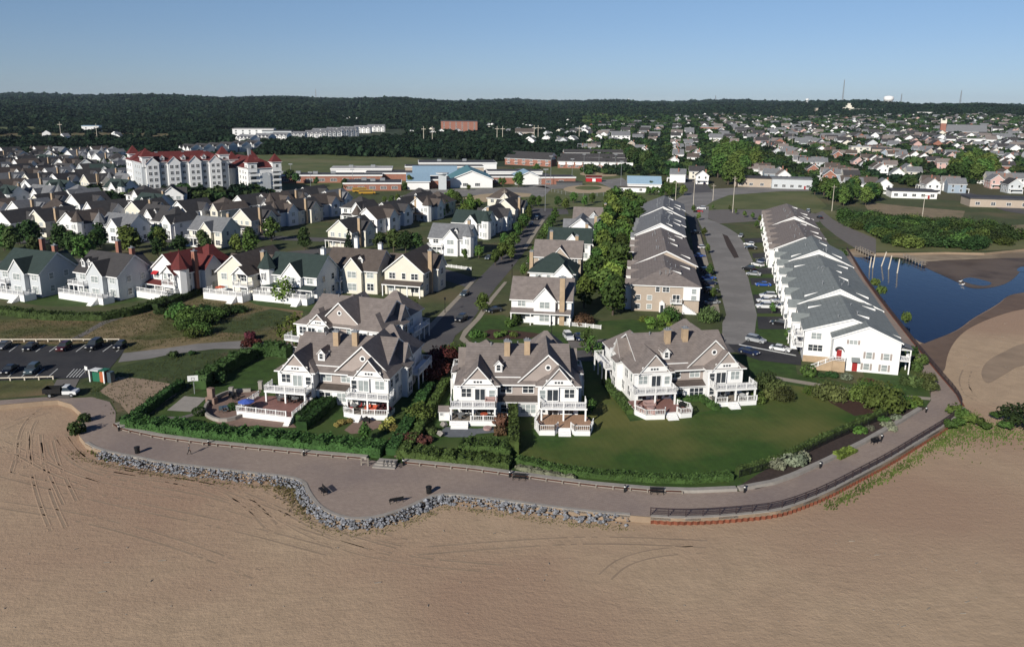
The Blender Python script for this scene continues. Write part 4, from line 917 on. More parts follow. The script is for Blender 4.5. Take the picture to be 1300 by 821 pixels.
for k in range(8):
    if k: unit_side(T3, -9.6-0.1*k, k*13.6-2, 'siding_white', 'roof_sage', -1)
    else:
        for z in (2.6, 5.0): 
            b_ = MB().box(-11.4, -9.45, 6, 10.5, z, z+0.2).build('balcony', 'trim', T3); railing(b_, [(-9.5, 6.1, z+.2), (-11.3, 6.1, z+.2), (-11.3, 10.4, z+.2), (-9.5, 10.4, z+.2)])
    unit_side(T3, 9.4+0.08*k, k*13.6+2, 'siding_white', 'roof_sage', 1)
segs = [(k*26.5, (k+1)*26.5, -9.2+0.2*k, 9.3+0.25*k, 7.4, (11.6, 10.5, 11.7, 10.7)[k], 'roof_brown', 'siding_white', False) for k in range(4)]
T4 = row_house('white townhouse row with brown roofs beyond the sage green roofs', (99.3, 267.5), R(-15), segs, 'rows of townhouses')
for k in range(8): unit_side(T4, -9.2+0.1*k, k*13.2, 'siding_white', 'roof_brown', -1); unit_side(T4, 9.3+0.13*k, k*13.2, 'siding_white', 'roof_brown', 1)

# ------------------------------------------------------------------ detached houses
def house(label, loc, yaw, wall, roof, shape, group=None, opts=(), z=0.0, chim='brick_tan'):
    t = thing('detached_house', label, 'house', (loc[0], loc[1], z), yaw, group); t.scale = (1.2, 1.2, 1.22) if group == 'houses along the grass meadow' else (1.1, 1.1, 1.1)
    W = MB(); r = MB(); o = set(opts)
    h = 6.0
    if shape == 'gablefront':                 # gable end to the front, long ridge running back
        W.box(-5, 5, 0, 15, 0, h); W.gwall(-5, 5, 0, 0.5, h, 9.6, 'y'); W.gwall(-5, 5, 14.4, 14.98, h, 9.6, 'y')
        r.gable(-5, 5, 0, 15, h, 10.0, 'y', oh=0.45, rake=0.4)
        W.box(-6.4, -4.9, 5, 10, 0, h); W.gwall(-6.4, -6.0, 5, 10, h, 8.4, 'x'); r.gable(-6.4, -1, 5, 10, h, 8.7, 'x', oh=0.3, rake=0.3)
        W.box(4.9, 6.6, 6, 11.5, 0, h); W.gwall(6.2, 6.6, 6, 11.5, h, 8.6, 'x'); r.gable(1, 6.6, 6, 11.5, h, 8.9, 'x', oh=0.3, rake=0.3)
        wins = [(-3.0, 0, 4.0, 1.5, 1.35, '-y'), (2.8, 0, 4.0, 1.7, 1.35, '-y'), (-3.0, 0, 0.9, 1.7, 1.5, '-y'), (2.8, 0, 0.9, 1.9, 1.7, '-y'), (0, 0, 4.0, 0.9, 1.35, '-y'), (5, 2.5, 4.0, 1.1, 1.35, '+x'), (5, 2.5, 1.0, 1.1, 1.45, '+x'), (6.6, 8.7, 4.0, 1.6, 1.4, '+x'), (6.6, 8.7, 1.0, 1.6, 1.4, '+x'), (5, 13.2, 4.0, 1.0, 1.3, '+x'), (-5, 2.5, 4.0, 1.1, 1.35, '-x'), (-6.4, 7.5, 4.0, 1.4, 1.35, '-x')]
        ch = (5.25, 4.4, 0, 10.4)
    elif shape == 'sidegable':                # ridge along the front, cross gables
        W.box(-7, 7, 0, 10, 0, h); W.gwall(-7, -6.6, 0, 10, h, 9.7, 'x'); W.gwall(6.6, 7, 0, 10, h, 9.7, 'x')
        r.gable(-7, 7, 0, 10, h, 10.0, 'x', oh=0.5, rake=0.4)
        W.box(-1.6, 3.4, -1.2, 1, 0, h); W.gwall(-1.6, 3.4, -1.2, -0.8, h, 8.5, 'y'); r.gable(-1.6, 3.4, -1.2, 4, h, 8.9, 'y', oh=0.35, rake=0.25)
        W.box(-5.6, 1.2, 9.9, 15, 0, 5.2); W.gwall(-5.6, 1.2, 14.5, 14.98, 5.2, 7.9, 'y'); r.gable(-5.6, 1.2, 7.5, 15, 5.2, 8.2, 'y', oh=0.4, rake=0.3)
        wins = [(-4.6, 0, 4.0, 1.7, 1.35, '-y'), (5.2, 0, 4.0, 1.6, 1.35, '-y'), (0.9, -1.2, 4.0, 2.2, 1.4, '-y'), (-4.6, 0, 0.9, 1.8, 1.6, '-y'), (5.2, 0, 0.9, 1.7, 1.6, '-y'), (0.9, -1.2, 0.9, 2.2, 1.6, '-y'), (7, 3, 4.0, 1.1, 1.35, '+x'), (7, 7, 4.0, 1.1, 1.35, '+x'), (7, 3, 1.0, 1.1, 1.4, '+x'), (7, 7, 1.0, 1.1, 1.4, '+x'), (-7, 5, 4.0, 1.2, 1.35, '-x')]
        ch = (5.2, 6.2, 5, 11.2)
    else:                                     # hip roof with a front gable
        W.box(-6, 6, 0, 12, 0, h); r.hip(-6, 6, 0, 12, h, 10.4, 0.5, ridge=((-0.6, 6.0), (0.6, 6.0)))
        W.box(0.6, 5.6, -1.5, 1, 0, h); W.gwall(0.6, 5.6, -1.5, -1.1, h, 8.4, 'y'); r.gable(0.6, 5.6, -1.5, 5, h, 8.8, 'y', oh=0.35, rake=0.25)
        W.box(-4.8, 2.4, 11.9, 16.5, 0, 5.0); W.gwall(-4.8, 2.4, 16.0, 16.48, 5.0, 7.8, 'y'); r.gable(-4.8, 2.4, 10.6, 16.5, 5.0, 8.1, 'y', oh=0.35, rake=0.3)
        wins = [(3.1, -1.5, 4.0, 2.1, 1.4, '-y'), (-3.6, 0, 4.0, 1.5, 1.35, '-y'), (-0.9, 0, 4.0, 0.9, 1.35, '-y'), (3.1, -1.5, 0.9, 2.1, 1.6, '-y'), (-3.6, 0, 0.9, 1.8, 1.6, '-y'), (6, 3, 4.0, 1.1, 1.35, '+x'), (6, 8.5, 4.0, 1.1, 1.35, '+x'), (6, 3, 1, 1.1, 1.4, '+x'), (6, 8.5, 1, 1.1, 1.4, '+x'), (-6, 5, 4.0, 1.2, 1.35, '-x')]
        ch = (-6.3, 5.0, 0, 10.6)
    W.build('wall', wall, t); r.build('roof', [roof, 'trim'], t)
    for (x, y, zz, w, hh, f) in wins:
        e = 0.006
        dx, dy = {'-y': (0, -e), '+x': (e, 0), '-x': (-e, 0), '+y': (0, e)}[f]
        window(t, x+dx, y+dy, zz, w, hh, f)
    if 'nochim' not in o: chimney(t, *ch, m=chim)
    if 'twinchim' in o: chimney(t, ch[0]*-0.55, ch[1]+3, 5, ch[3]+0.6, m=chim)
    if 'turret' in o or 'turret_right' in o:
        s = 1 if 'turret_right' in o else -1
        tx = s*(6.6 if shape != 'gablefront' else 4.8); ty = 0.3
        tw = MB().cyl((tx, ty), 1.9, 0, 7.0, 8).build('turret', wall, t)
        MB().cyl((tx, ty), 2.4, 7.0, 10.8, 8, r1=0.0).cyl((tx, ty), 0.06, 10.7, 11.5, 5).build('turret_roof', roof, tw)
        for zz in (1.0, 4.4): window(tw, tx, ty-1.82, zz, 0.9, 1.5)
    if 'porch' in o:
        x0, x1, y0 = (-4.9, 1.2, 0) if shape != 'sidegable' else (-7, -1.65, 0)
        p = MB().box(x0, x1, y0-2.3, y0-0.01, 0, 0.5).box(x0-.1, x1+.1, y0-2.4, y0-0.012, 2.95, 3.2).build('porch', 'trim', t)
        for k in range(4): x = x0+0.2+(x1-x0-.4)*k/3; MB().box(x-.11, x+.11, y0-2.3, y0-2.08, 0.5, 2.95).build('column', 'trim', p)
        railing(p, [(x0+.1, y0-.1, 3.2), (x0+.1, y0-2.25, 3.2), (x1-.1, y0-2.25, 3.2), (x1-.1, y0-.1, 3.2)], 0.85, bal=0.4)
    if 'porchroof' in o:
        x0, x1 = (-5, 5) if shape != 'sidegable' else (-7, 7)
        p = MB().add([(x0,-2.1,2.9),(x1,-2.1,2.9),(x1,-0.01,3.6),(x0,-0.01,3.6)], [(0,1,2,3)], 0).box(x0, x1, -2.1, -0.012, 2.65, 2.88, 1).build('porch_roof', [roof, 'trim'], t)
        for k in range(4): x = x0+0.2+(x1-x0-.4)*k/3; MB().box(x-.11, x+.11, -2.0, -1.78, 0, 2.65).build('column', 'trim', p)
    if 'dormers' in o:
        for x in (-5.2, -3.0): dormer(t, x, 0.9, 7.0, 1.2, 1.2, 2.6, roof)
    if 'dormer' in o: dormer(t, 2.0 if shape == 'sidegable' else 3.9, 1.4, 7.1, 1.2, 1.1, 2.6, roof)
    if 'deck' in o:
        x0, x1 = (-5.6, 5.6) if shape != 'sidegable' else (-7.6, 7.2)
        d = MB().box(x0, x1, -4.6, -1.55 if shape != 'gablefront' else -0.01, 0, 1.5).build('deck', 'trim', t)
        railing(d, [(x0+.1, -1.6, 1.5), (x0+.1, -4.5, 1.5), (x1-.1, -4.5, 1.5), (x1-.1, -1.6, 1.5)], 0.95)
        steps(d, x1-3.2, x1-1.6, -4.61, 1.5, n=6)
    if 'balcony' in o:
        b = MB().box(1.0, 5.4, -2.2, -0.01, 2.95, 3.2).build('balcony', 'trim', t)
        railing(b, [(1.1, -.1, 3.2), (1.1, -2.1, 3.2), (5.3, -2.1, 3.2), (5.3, -.1, 3.2)], 0.9)
        for x in (1.2, 5.2): MB().box(x-.13, x+.13, -2.1, -1.84, 0 if 'deck' not in o else 1.5, 2.95).box(x-.11, x+.11, -2.08, -1.86, 3.2, 6.0).build('column', 'trim', b)
        MB().gable(1.0, 5.4, -2.2, 1.5, 6.0, 7.9, 'y', oh=0.3, rake=0.2, th=0.22).gwall(1.2, 5.2, -2.0, -1.8, 6.0, 7.6, 'y', 1).build('balcony_roof', [roof, 'trim'], b)
    if 'garage' in o:
        MB().box(-2.3, 2.3, 15.0, 15.06, 0.02, 2.2).build('garage_door', 'trim', t)
    return t
# the row along the meadow
G = 'houses along the grass meadow'
house('gray house with dark green roof and two brick chimneys at the meadow edge', (-141, 222), R(-22), 'siding_gray', 'roof_green', 'sidegable', G, ('deck', 'twinchim', 'porch'), chim='brick_red')
house('pale gray house with charcoal roof, two front dormers and a white deck', (-117.5, 219.5), R(-24), 'siding_gray', 'roof_charcoal', 'sidegable', G, ('deck', 'dormers', 'porch', 'twinchim'), chim='brick_red')
rh = house('white house with bright red roofs, turret and red awning above the meadow', (-99.5, 223), R(-26), 'siding_white', 'roof_red', 'gablefront', G, ('balcony', 'deck', 'turret_right', 'porchroof'), chim='brick_red')
MB().add([(-3.9,-1.0,5.0),(-2.1,-1.0,5.0),(-2.1,-0.02,5.7),(-3.9,-0.02,5.7)], [(0,1,2,3)]).build('awning', 'awning_red', rh)
MB().hip(-2.6, 5.6, 8.5, 16, 6.2, 10.6, 0.5).build('rear_roof', ['roof_red', 'trim'], rh)
house('cream house with umber gable roof, white deck and red umbrella beside the round green bush', (-79.5, 222.5), R(-20), 'siding_cream', 'roof_umber', 'gablefront', G, ('balcony', 'deck'))
house('white house with dark green roof, white chimney and white deck behind the slender tree', (-62.8, 220.5), R(-19), 'siding_white', 'roof_green', 'sidegable', G, ('deck', 'turret', 'porchroof'), chim='trim')
house('cream house with umber roof, front dormer and small balcony behind the second row duplex', (-47.5, 229), R(-16), 'siding_cream', 'roof_umber', 'sidegable', G, ('dormer', 'porch', 'twinchim'), chim='trim')
house('yellow cream house with umber gable roof and tan chimney near the street corner', (-31.5, 226), R(-15), 'siding_cream', 'roof_umber', 'gablefront', G, ('porchroof',))
# ------------------------------------------------------------------ trees, shrubs, hedges
def leaf_mesh(name, blobs, n, size, seed, m, core=0.0, flat=0.35, shell=(0.5, 1.15)):
    g = np.random.default_rng(seed)
    b = np.array(blobs, float)
    vol = b[:, 3]*b[:, 4]*b[:, 5]; w = vol**0.72; w /= w.sum()
    k = g.choice(len(b), n, p=w)
    d = g.normal(size=(n, 3)); d /= np.linalg.norm(d, axis=1)[:, None]
    rr = g.uniform(shell[0], shell[1], n)[:, None]
    c = b[k, :3]+d*b[k, 3:6]*rr
    nrm = d+g.normal(size=(n, 3))*0.55; nrm[:, 2] += flat
    nrm /= np.linalg.norm(nrm, axis=1)[:, None]
    t = np.cross(nrm, g.normal(size=(n, 3))); t /= np.linalg.norm(t, axis=1)[:, None]
    u = np.cross(nrm, t); s = size*g.uniform(0.6, 1.35, n)[:, None]
    a = s*g.uniform(0.7, 1.2, n)[:, None]
    v = np.stack([c-t*s-u*a*0.5, c+t*s*0.3-u*a, c+t*s+u*a*0.4, c-t*s*0.4+u*a], 1).reshape(-1, 3)
    me = bpy.data.meshes.new(name)
    f = np.arange(4*n).reshape(-1, 4)
    me.vertices.add(4*n); me.vertices.foreach_set('co', v.ravel())
    me.loops.add(4*n); me.loops.foreach_set('vertex_index', f.ravel())
    me.polygons.add(n); me.polygons.foreach_set('loop_start', np.arange(0, 4*n, 4)); me.polygons.foreach_set('loop_total', np.full(n, 4))
    me.update(calc_edges=True); me.materials.append(MATS[m])
    return me
def trunk_mesh(h, r, limbs, seed):
    q = random.Random(seed); mb = MB()
    def taper(a, b, r0, r1, n=6):
        a = Vector(a); b = Vector(b); d = (b-a).normalized(); u = d.cross(Vector((0.3, 1, 0.1))).normalized(); w = d.cross(u)
        pts = [a+(u*math.cos(2*math.pi*i/n)+w*math.sin(2*math.pi*i/n))*r0 for i in range(n)]+[b+(u*math.cos(2*math.pi*i/n)+w*math.sin(2*math.pi*i/n))*r1 for i in range(n)]
        mb.add(pts, [(i, (i+1) % n, n+(i+1) % n, n+i) for i in range(n)])
    p = Vector((0, 0, -0.2)); top = Vector((q.uniform(-.2, .2), q.uniform(-.2, .2), h*0.45))
    taper(p, top, r*1.25, r*0.8)
    for i in range(limbs):
        a = 2*math.pi*i/limbs+q.uniform(-.4, .4); e = top+Vector((math.cos(a)*h*0.2, math.sin(a)*h*0.2, h*q.uniform(0.22, 0.38)))
        taper(top-Vector((0, 0, h*0.08*q.random())), e, r*0.55, r*0.15, 5)
    me = bpy.data.meshes.new('trunk'); me.from_pydata(mb.v, [], mb.f); me.materials.append(MATS['bark'])
    return me
def crown_blobs(seed, h, r, n, low=0.3, wide=0.6):
    q = random.Random(seed); out = [(0, 0, h*0.62, r*0.62, r*0.62, h*0.27)]
    for i in range(n):
        a = q.uniform(0, 6.283); z = q.uniform(low, 0.92); k = math.sin(math.pi*min(1, max(0.12, (z-low+0.15)/(1.05-low))))**0.7
        d = r*wide*k*q.uniform(0.5, 1.1); s = r*q.uniform(0.28, 0.5)
        out.append((math.cos(a)*d, math.sin(a)*d, h*z, s, s, s*0.85))
    return out
# kinds built at unit-ish size, then scaled: (crown meshes, trunk mesh, height)
TREES = {}
TREES['round'] = [(leaf_mesh('crown', crown_blobs(s, 9, 4.0, 13), 1050, 0.40, s, 'leaf'), trunk_mesh(9, 0.24, 4, s), 9.0) for s in (1, 2, 3)]
TREES['tall'] = [(leaf_mesh('crown', crown_blobs(s, 12, 3.9, 17, 0.2, 0.62), 1250, 0.44, s, 'leaf'), trunk_mesh(12, 0.28, 4, s), 12.0) for s in (4, 5, 6)]
TREES['young'] = [(leaf_mesh('crown', crown_blobs(s, 5, 1.9, 8, 0.34), 420, 0.26, s, 'leaf'), trunk_mesh(5, 0.11, 3, s), 5.0) for s in (7, 8)]
TREES['airy'] = [(leaf_mesh('crown', crown_blobs(s, 7.5, 3.0, 14, 0.25, 0.9), 520, 0.26, s, 'leaf_bright', shell=(0.3, 1.15)), trunk_mesh(7.5, 0.13, 6, s), 7.5) for s in (9, 10)]
cone = [(0, 0, 0.8+i*1.05, 2.1*(1-i/8.5), 2.1*(1-i/8.5), 0.8) for i in range(8)]
TREES['pine'] = [(leaf_mesh('crown', cone, 800, 0.30, 11, 'leaf_pine', flat=0.1), trunk_mesh(9, 0.2, 3, 11), 9.0)]
BUSH = [leaf_mesh('shrub', [(0,0,.62,.9,.9,.62),(.5,.2,.5,.55,.55,.5),(-.4,.4,.55,.5,.5,.5),(-.1,-.5,.45,.55,.5,.45)], 300, 0.15, s, 'leaf', shell=(0.6, 1.05)) for s in (21, 22, 23)]
BIGB = [leaf_mesh('shrub', [(0,0,.62,.8,.8,.62),(.55,.2,.5,.5,.5,.5),(-.5,.4,.55,.5,.5,.5),(-.1,-.6,.45,.5,.5,.45),(.2,.6,.6,.45,.45,.5),(-.6,-.3,.4,.4,.4,.4),(.6,-.45,.42,.38,.38,.4)], 1000, 0.075, s, 'leaf', shell=(0.5, 1.12)) for s in (31, 32, 33)]
BALL = [leaf_mesh('shrub', [(0,0,.8,.95,.95,.85)], 330, 0.13, 24, 'leaf', shell=(0.85, 1.02))]
TG = {'tree': 0, 'shrub': 0}
TQ = random.Random(99)
def tree(kind, x, y, h, label, group=None, leaf=None, name='tree', z=0.0):
    c, t, h0 = TQ.choice(TREES[kind]); k = h/h0
    r = thing(name, label, 'tree', (x, y, z), TQ.uniform(0, 6.28), group)
    w = k*TQ.uniform(0.9, 1.15); r.scale = (w, w*TQ.uniform(0.92, 1.08), k)
    o = link('crown', c, r); link('trunk', t, r)
    if leaf: o.material_slots[0].link = 'OBJECT'; o.material_slots[0].material = MATS[leaf]
    TG['tree'] += 1
    return r
def shrub(x, y, w, h, label, group=None, leaf=None, ball=False, z=0.0):
    o = link('shrub', TQ.choice(BALL if ball else BIGB if w > 3.9 else BUSH), None, (x, y, z-0.03), TQ.uniform(0, 6.28))
    o.scale = (w/2, w/2*TQ.uniform(0.9, 1.1), h/1.35 if not ball else h/1.65)
    tag(o, label, 'shrub', group)
    if leaf: o.material_slots[0].link = 'OBJECT'; o.material_slots[0].material = MATS[leaf]
    TG['shrub'] += 1
    return o
def hedge(line, w, h, label, leaf='leaf_hedge', z=0.0, dens=11, group=None, lump=0.25, px=True, cat='hedge', size=0.17):
    l = resample(PP(line) if px else line, 0.7); n = len(l)
    g = random.Random(len(line)*17+int(w*10)+int(abs(l[0][0])*7)); A = offset_line(l, w/2*0.82); B = offset_line(l, -w/2*0.82); mb = MB()
    hs = [h*(1+lump*g.uniform(-.6, .6)) for _ in l]
    for i in range(n-1):
        mb.add([(*A[i], z-.05), (*A[i+1], z-.05), (*B[i+1], z-.05), (*B[i], z-.05), (*A[i], z+hs[i]*.86), (*A[i+1], z+hs[i+1]*.86), (*B[i+1], z+hs[i+1]*.86), (*B[i], z+hs[i]*.86)], [(7,6,5,4),(0,4,5,1),(2,6,7,3)]+([(3,7,4,0)] if i == 0 else [])+([(1,5,6,2)] if i == n-2 else []))
    L = 0.7*(n-1); k = int(min(5200, L*(w+2*h)*dens))
    for _ in range(k):
        i = g.randrange(n-1); f = g.random(); q = g.random()*(w+2*h)
        c = Vector(A[i]).lerp(Vector(A[i+1]), f); d = Vector(B[i]).lerp(Vector(B[i+1]), f); hh = hs[i]*(1-f)+hs[i+1]*f
        if q < h: p = Vector((*c, z+hh*q/h)); nn = Vector((c.x-d.x, c.y-d.y, 0)).normalized()
        elif q < h+w: p = Vector((*c.lerp(d, (q-h)/w), z+hh*0.93)); nn = Vector((0, 0, 1))
        else: p = Vector((*d, z+hh*(q-h-w)/h)); nn = Vector((d.x-c.x, d.y-c.y, 0)).normalized()
        nn = (nn+Vector((g.gauss(0, .5), g.gauss(0, .5), g.gauss(0, .5)))).normalized()
        t = nn.cross(Vector((g.gauss(0, 1), g.gauss(0, 1), g.gauss(0, 1)))).normalized(); u = nn.cross(t); s = size*g.uniform(.6, 1.4)
        p = p+nn*g.uniform(-0.05, 0.16)
        mb.add([p-t*s-u*s*.6, p+t*s*.4-u*s, p+t*s+u*s*.5, p-t*s*.4+u*s], [(0,1,2,3)])
    return tag(mb.build('hedge', leaf), label, cat, group)
def fill(poly_px, step, z=0.0, jitter=0.45, avoid=(), seed=1):
    """points on a loose grid inside an outline (ground positions)"""
    q = random.Random(seed); w = PP(poly_px); xs = [p[0] for p in w]; ys = [p[1] for p in w]; out = []
    y = min(ys)
    while y <= max(ys):
        x = min(xs)
        while x <= max(xs):
            a, b = x+q.uniform(-jitter, jitter)*step, y+q.uniform(-jitter, jitter)*step
            if inside(a, b, w) and all((a-c[0])**2+(b-c[1])**2 > c[2]**2 for c in avoid): out.append((a, b))
            x += step
        y += step
    return out

# hedges round the gardens
hedge([(-60,396),(0,398),(60,405),(130,406),(165,400),(200,389),(235,374),(257,365)], 3.2, 1.9, 'long dark hedge curving between the meadow and the lawns of the left houses', 'leaf_dark')
hedge([(196,394),(225,383),(250,373),(265,364)], 2.6, 1.8, 'second dark hedge alongside, on the cream house side of the long curving hedge', 'leaf_dark')
hedge([(168,541),(200,545),(260,553),(330,560),(400,567),(470,574),(490,576)], 4.2, 1.7, 'broad green hedge above the promenade below the red deck duplex', 'leaf_hedge', lump=0.5)
hedge([(158,542),(185,524),(207,507),(232,490)], 1.8, 1.6, 'dark hedge on the slope beside the concrete ball court', 'leaf_dark')
hedge([(254,494),(272,480),(300,464),(322,453),(345,450),(370,453)], 3.2, 2.6, 'tall dark hedge between the path road and the duplex lawn', 'leaf_dark', lump=0.5)
hedge([(377,536),(392,524),(407,511)], 2.0, 1.5, 'clipped hedge beside the red deck stairs', 'leaf_hedge', lump=0.1)
hedge([(383,546),(400,532),(426,509)], 2.4, 1.8, 'taller clipped hedge dividing the two gardens of the red deck duplex', 'leaf_hedge', lump=0.1)
hedge([(497,578),(514,549),(534,513),(545,493)], 2.4, 1.5, 'dark hedge along the left of the brick path to the promenade', 'leaf_dark')
hedge([(517,575),(537,540),(556,505),(566,488)], 1.8, 1.4, 'hedge along the right of the brick path to the promenade', 'leaf_hedge')
hedge([(508,577),(560,584),(610,589),(650,593)], 3.6, 1.5, 'green hedge above the promenade below the gray stone patio', 'leaf_hedge', lump=0.5)
hedge([(585,572),(620,575),(650,578)], 4.0, 1.9, 'thick bushy hedge between the gray stone patio garden and the front hedge', 'leaf_hedge', lump=0.5)
hedge([(651,516),(652,545),(653,578)], 1.7, 2.8, 'tall narrow hedge splitting the gardens of the middle duplex', 'leaf_hedge', lump=0.12)
hedge([(657,586),(700,598),(760,605),(830,610),(880,611),(932,607)], 2.0, 1.0, 'low hedge along the foot of the wide mown lawn', 'leaf_hedge', lump=0.2)
hedge([(936,602),(985,588),(1050,557),(1115,529),(1146,515)], 1.1, 1.15, 'low dark hedge between the mown lawn and the mulch bed', 'leaf_dark', lump=0.15)
hedge([(857,510),(890,507),(898,513),(910,521)], 1.5, 1.0, 'clipped hedge between the two decks of the round red deck duplex', 'leaf_hedge', lump=0.1)
hedge([(768,486),(777,498),(790,514),(801,527)], 1.6, 1.0, 'clipped hedge along the left side of the round red deck duplex', 'leaf_hedge', lump=0.1)
hedge([(425,566),(450,571),(480,573)], 2.0, 0.9, 'pale silvery hedge in front of the small brick patio', 'sage_leaf', lump=0.5)
hedge([(1062,582),(1085,571)], 1.8, 0.8, 'bright green strip of shrubs in the mulch bed', 'leaf_bright', lump=0.3)
hedge([(655,594),(672,599),(700,604),(735,610)], 0.8, 0.7, 'straggly grayish planting on the wall below the low lawn hedge', 'sage_leaf', lump=0.6)
# shrubs
def shrubs(l, label, group=None, leaf=None, ball=False):
    for (px, py, w, h) in l:
        x, y = P(px, py); shrub(x, y, w, h, label, group, leaf, ball)
shrubs([(98,550,3.0,2.6)], 'large rounded bush on the sand at the promenade edge', None, 'leaf_dark'); shrubs([(108,535,2.2,1.9)], 'smaller rounded bush on the sand behind the large one', None, 'leaf_dark')
shrubs([(407,512-4,3.0,2.4)], 'round pale green shrub between the two balconies of the red deck duplex', None, 'sage_leaf', True)
shrubs([(296,520,2.2,1.4)], 'clipped round shrub beside the brick terrace wall', None, 'leaf_dark', True)
shrubs([(253,527,2.6,1.6)], 'clipped round shrub at the end of the curved path', None, 'leaf_dark', True)
shrubs([(487,527,3.0,2.4)], 'dark purple shrub at the deck corner of the red deck duplex', None, 'leaf_red')
shrubs([(511,563,4.2,1.7),(523,562,4.0,1.9),(536,563,3.6,1.6)], 'red brown shrub in the garden left of the gray stone patio', 'red brown shrubs', 'leaf_brown')
shrubs([(534,533,5.2,3.6)], 'big round shrub beside the brick path left of the middle duplex', None, 'leaf'); shrubs([(548,549,2.4,1.2)], 'small low shrub at the left end of the stone patio', None, 'leaf_olive')
shrubs([(636,540,3.2,2.6),(634,552,2.4,1.8)], 'shrub at the right end of the stone patio', 'shrubs beside the tall narrow hedge', 'leaf_brown')
shrubs([(748,520,2.6,2.4)], 'round shrub at the right corner of the tan octagonal deck', None, 'leaf', True)
shrubs([(682,524,1.6,1.8)], 'small shrub left of the tan octagonal deck', None, 'leaf', True)
shrubs([(960,506,3.0,2.2),(965,512,2.4,1.6)], 'round shrub by the right balcony of the round red deck duplex', 'shrubs by the right balcony', 'leaf', True)
shrubs([(971,492,5.0,4.0),(985,500,5.0,3.4),(995,508,4.0,3.0),(975,505,3.4,2.2)], 'spreading shrub between the duplex and the concrete footpath', 'shrubs right of the duplex', 'leaf_olive')
shrubs([(1026,478,3.4,2.6)], 'round bright shrub at the foot of the end stairs', None, 'leaf', True)
shrubs([(1056,478,3.0,1.4),(1043,478,2.2,1.0)], 'low dark shrub below the end stairs', 'low shrubs below the stairs', 'leaf_dark'); shrubs([(1074,482,2.4,1.5)], 'bluish round shrub beside the red ground door', None, 'sage_leaf', True)
shrubs([(1094,486,2.0,1.4),(1116,491,2.2,1.6)], 'shrub under the windows of the white end wall', 'shrubs under the end wall', 'leaf_olive'); shrubs([(1104,488,2.4,1.5)], 'red brown shrub under the windows of the white end wall', None, 'leaf_brown')
shrubs([(1033,499,4.2,1.5)], 'bright yellow green shrub beside the footpath', None, 'leaf_bright')
shrubs([(1046,506,4.4,4.2),(1060,508,4.4,3.8)], 'upright olive shrub in the red mulch bed', 'shrubs in the red mulch bed', 'leaf_olive')
shrubs([(1090,508,5.0,3.8),(1100,500,4.6,3.4)], 'leafy shrub beyond the red mulch bed', 'leafy shrubs beyond the red mulch bed', 'leaf')
shrubs([(1122,522,7.4,6.2)], 'largest dark round bush at the corner of the mown lawn', None, 'leaf'); shrubs([(1136,512,4.5,3.6)], 'mid green bush right of the largest round bush', None, 'leaf')
shrubs([(1150,515,4.0,1.6),(1160,512,3.6,1.5)], 'bright green shrub at the promenade bend', 'bright shrubs at the bend', 'leaf_bright')
shrubs([(1091,549,2.6,1.4)], 'round green shrub in the mulch bed', None, 'leaf_bright'); shrubs([(1122,536,2.6,1.3)], 'upper round green shrub in the mulch bed', None, 'leaf'); shrubs([(1105,545,1.8,0.9),(1138,533,2.2,1.2),(1127,541,2.4,1.2),(1132,546,2.0,1.1)], 'pale grassy tuft in the mulch bed', 'pale tufts in the mulch bed', 'sage_leaf')
shrubs([(986,594,2.6,1.8),(1002,590,3.0,2.0),(1014,590,2.6,2.4),(1020,584,2.2,1.8)], 'pale gray green shrub at the low end of the mulch bed', 'pale shrubs at the low end of the bed', 'sage_leaf')
shrubs([(1168,462,3.4,2.6),(1163,470,3.0,2.2),(1158,450,2.8,2.4)], 'shrub between the white end wall and the promenade', 'shrubs by the waterside promenade', 'leaf_hedge')
shrubs([(1175,487,4.2,3.0),(1162,490,3.6,2.4),(1181,495,3.4,2.2),(1150,488,3.0,2.0)], 'spreading shrub at the corner of the waterside promenade', 'shrubs at the promenade corner', 'leaf_olive')
shrubs([(1150,408,3,3),(1118,373,3.4,3.2),(1111,362,3.0,2.6),(1069,325,4.0,3.2),(1075,343,3.0,2.6)], 'shrub behind the white townhouses on the water side', 'shrubs behind the townhouses', 'leaf')
shrubs([(1212,525,3.2,2.2),(1222,530,3.0,2.0),(1232,534,2.6,1.5),(1243,537,2.4,1.3),(1205,541,2.4,1.4),(1218,537,2.2,1.1),(1252,542,2.0,1.0)], 'low green bush on the sand outside the railing', 'bushes on the sand outside the railing', 'leaf')
shrubs([(1296,537,8.0,3.8)], 'large bush on the sand at the right edge', None, 'leaf_dark'); shrubs([(1277,541,2.6,1.2),(1265,528,2.2,1.0)], 'small bush on the sand near the large right bush', 'small bushes on the sand', 'leaf')
shrubs([(228,404,7,4.6),(244,408,7,4.2),(236,418,6,3.8),(260,412,6.5,4.0),(255,424,5.5,3.4),(246,428,4.5,3.0),(275,404,5,3.2)], 'bushy green shrub in the clump on the meadow', 'clump of shrubs on the meadow', 'leaf')
shrubs([(262,400,6,3.4),(288,398,5,2.8),(302,396,5,2.4),(225,392,4,2.0),(205,398,4,1.8)], 'dark shrub in the thicket above the meadow clump', 'dark shrubs above the meadow clump', 'leaf_dark')
shrubs([(221,453,2.6,1.6)], 'small dark bush on the path road verge', None, 'leaf_dark'); shrubs([(244,450,1.8,1.1)], 'tiny bush on the path road verge', None, 'leaf_dark')
shrubs([(314,440,3,2.2),(326,438,2.6,1.8),(318,431,3.2,2.4)], 'dark red shrub at the path road bend', 'dark red shrubs at the road bend', 'leaf_red')
shrubs([(262,487,3.6,3.2),(270,478,3.2,3.0),(280,485,3.0,2.6),(250,489,2.6,2.0),(285,472,3.4,3.0)], 'wild shrub on the slope by the basketball hoop', 'wild shrubs by the basketball hoop', 'leaf_dark')
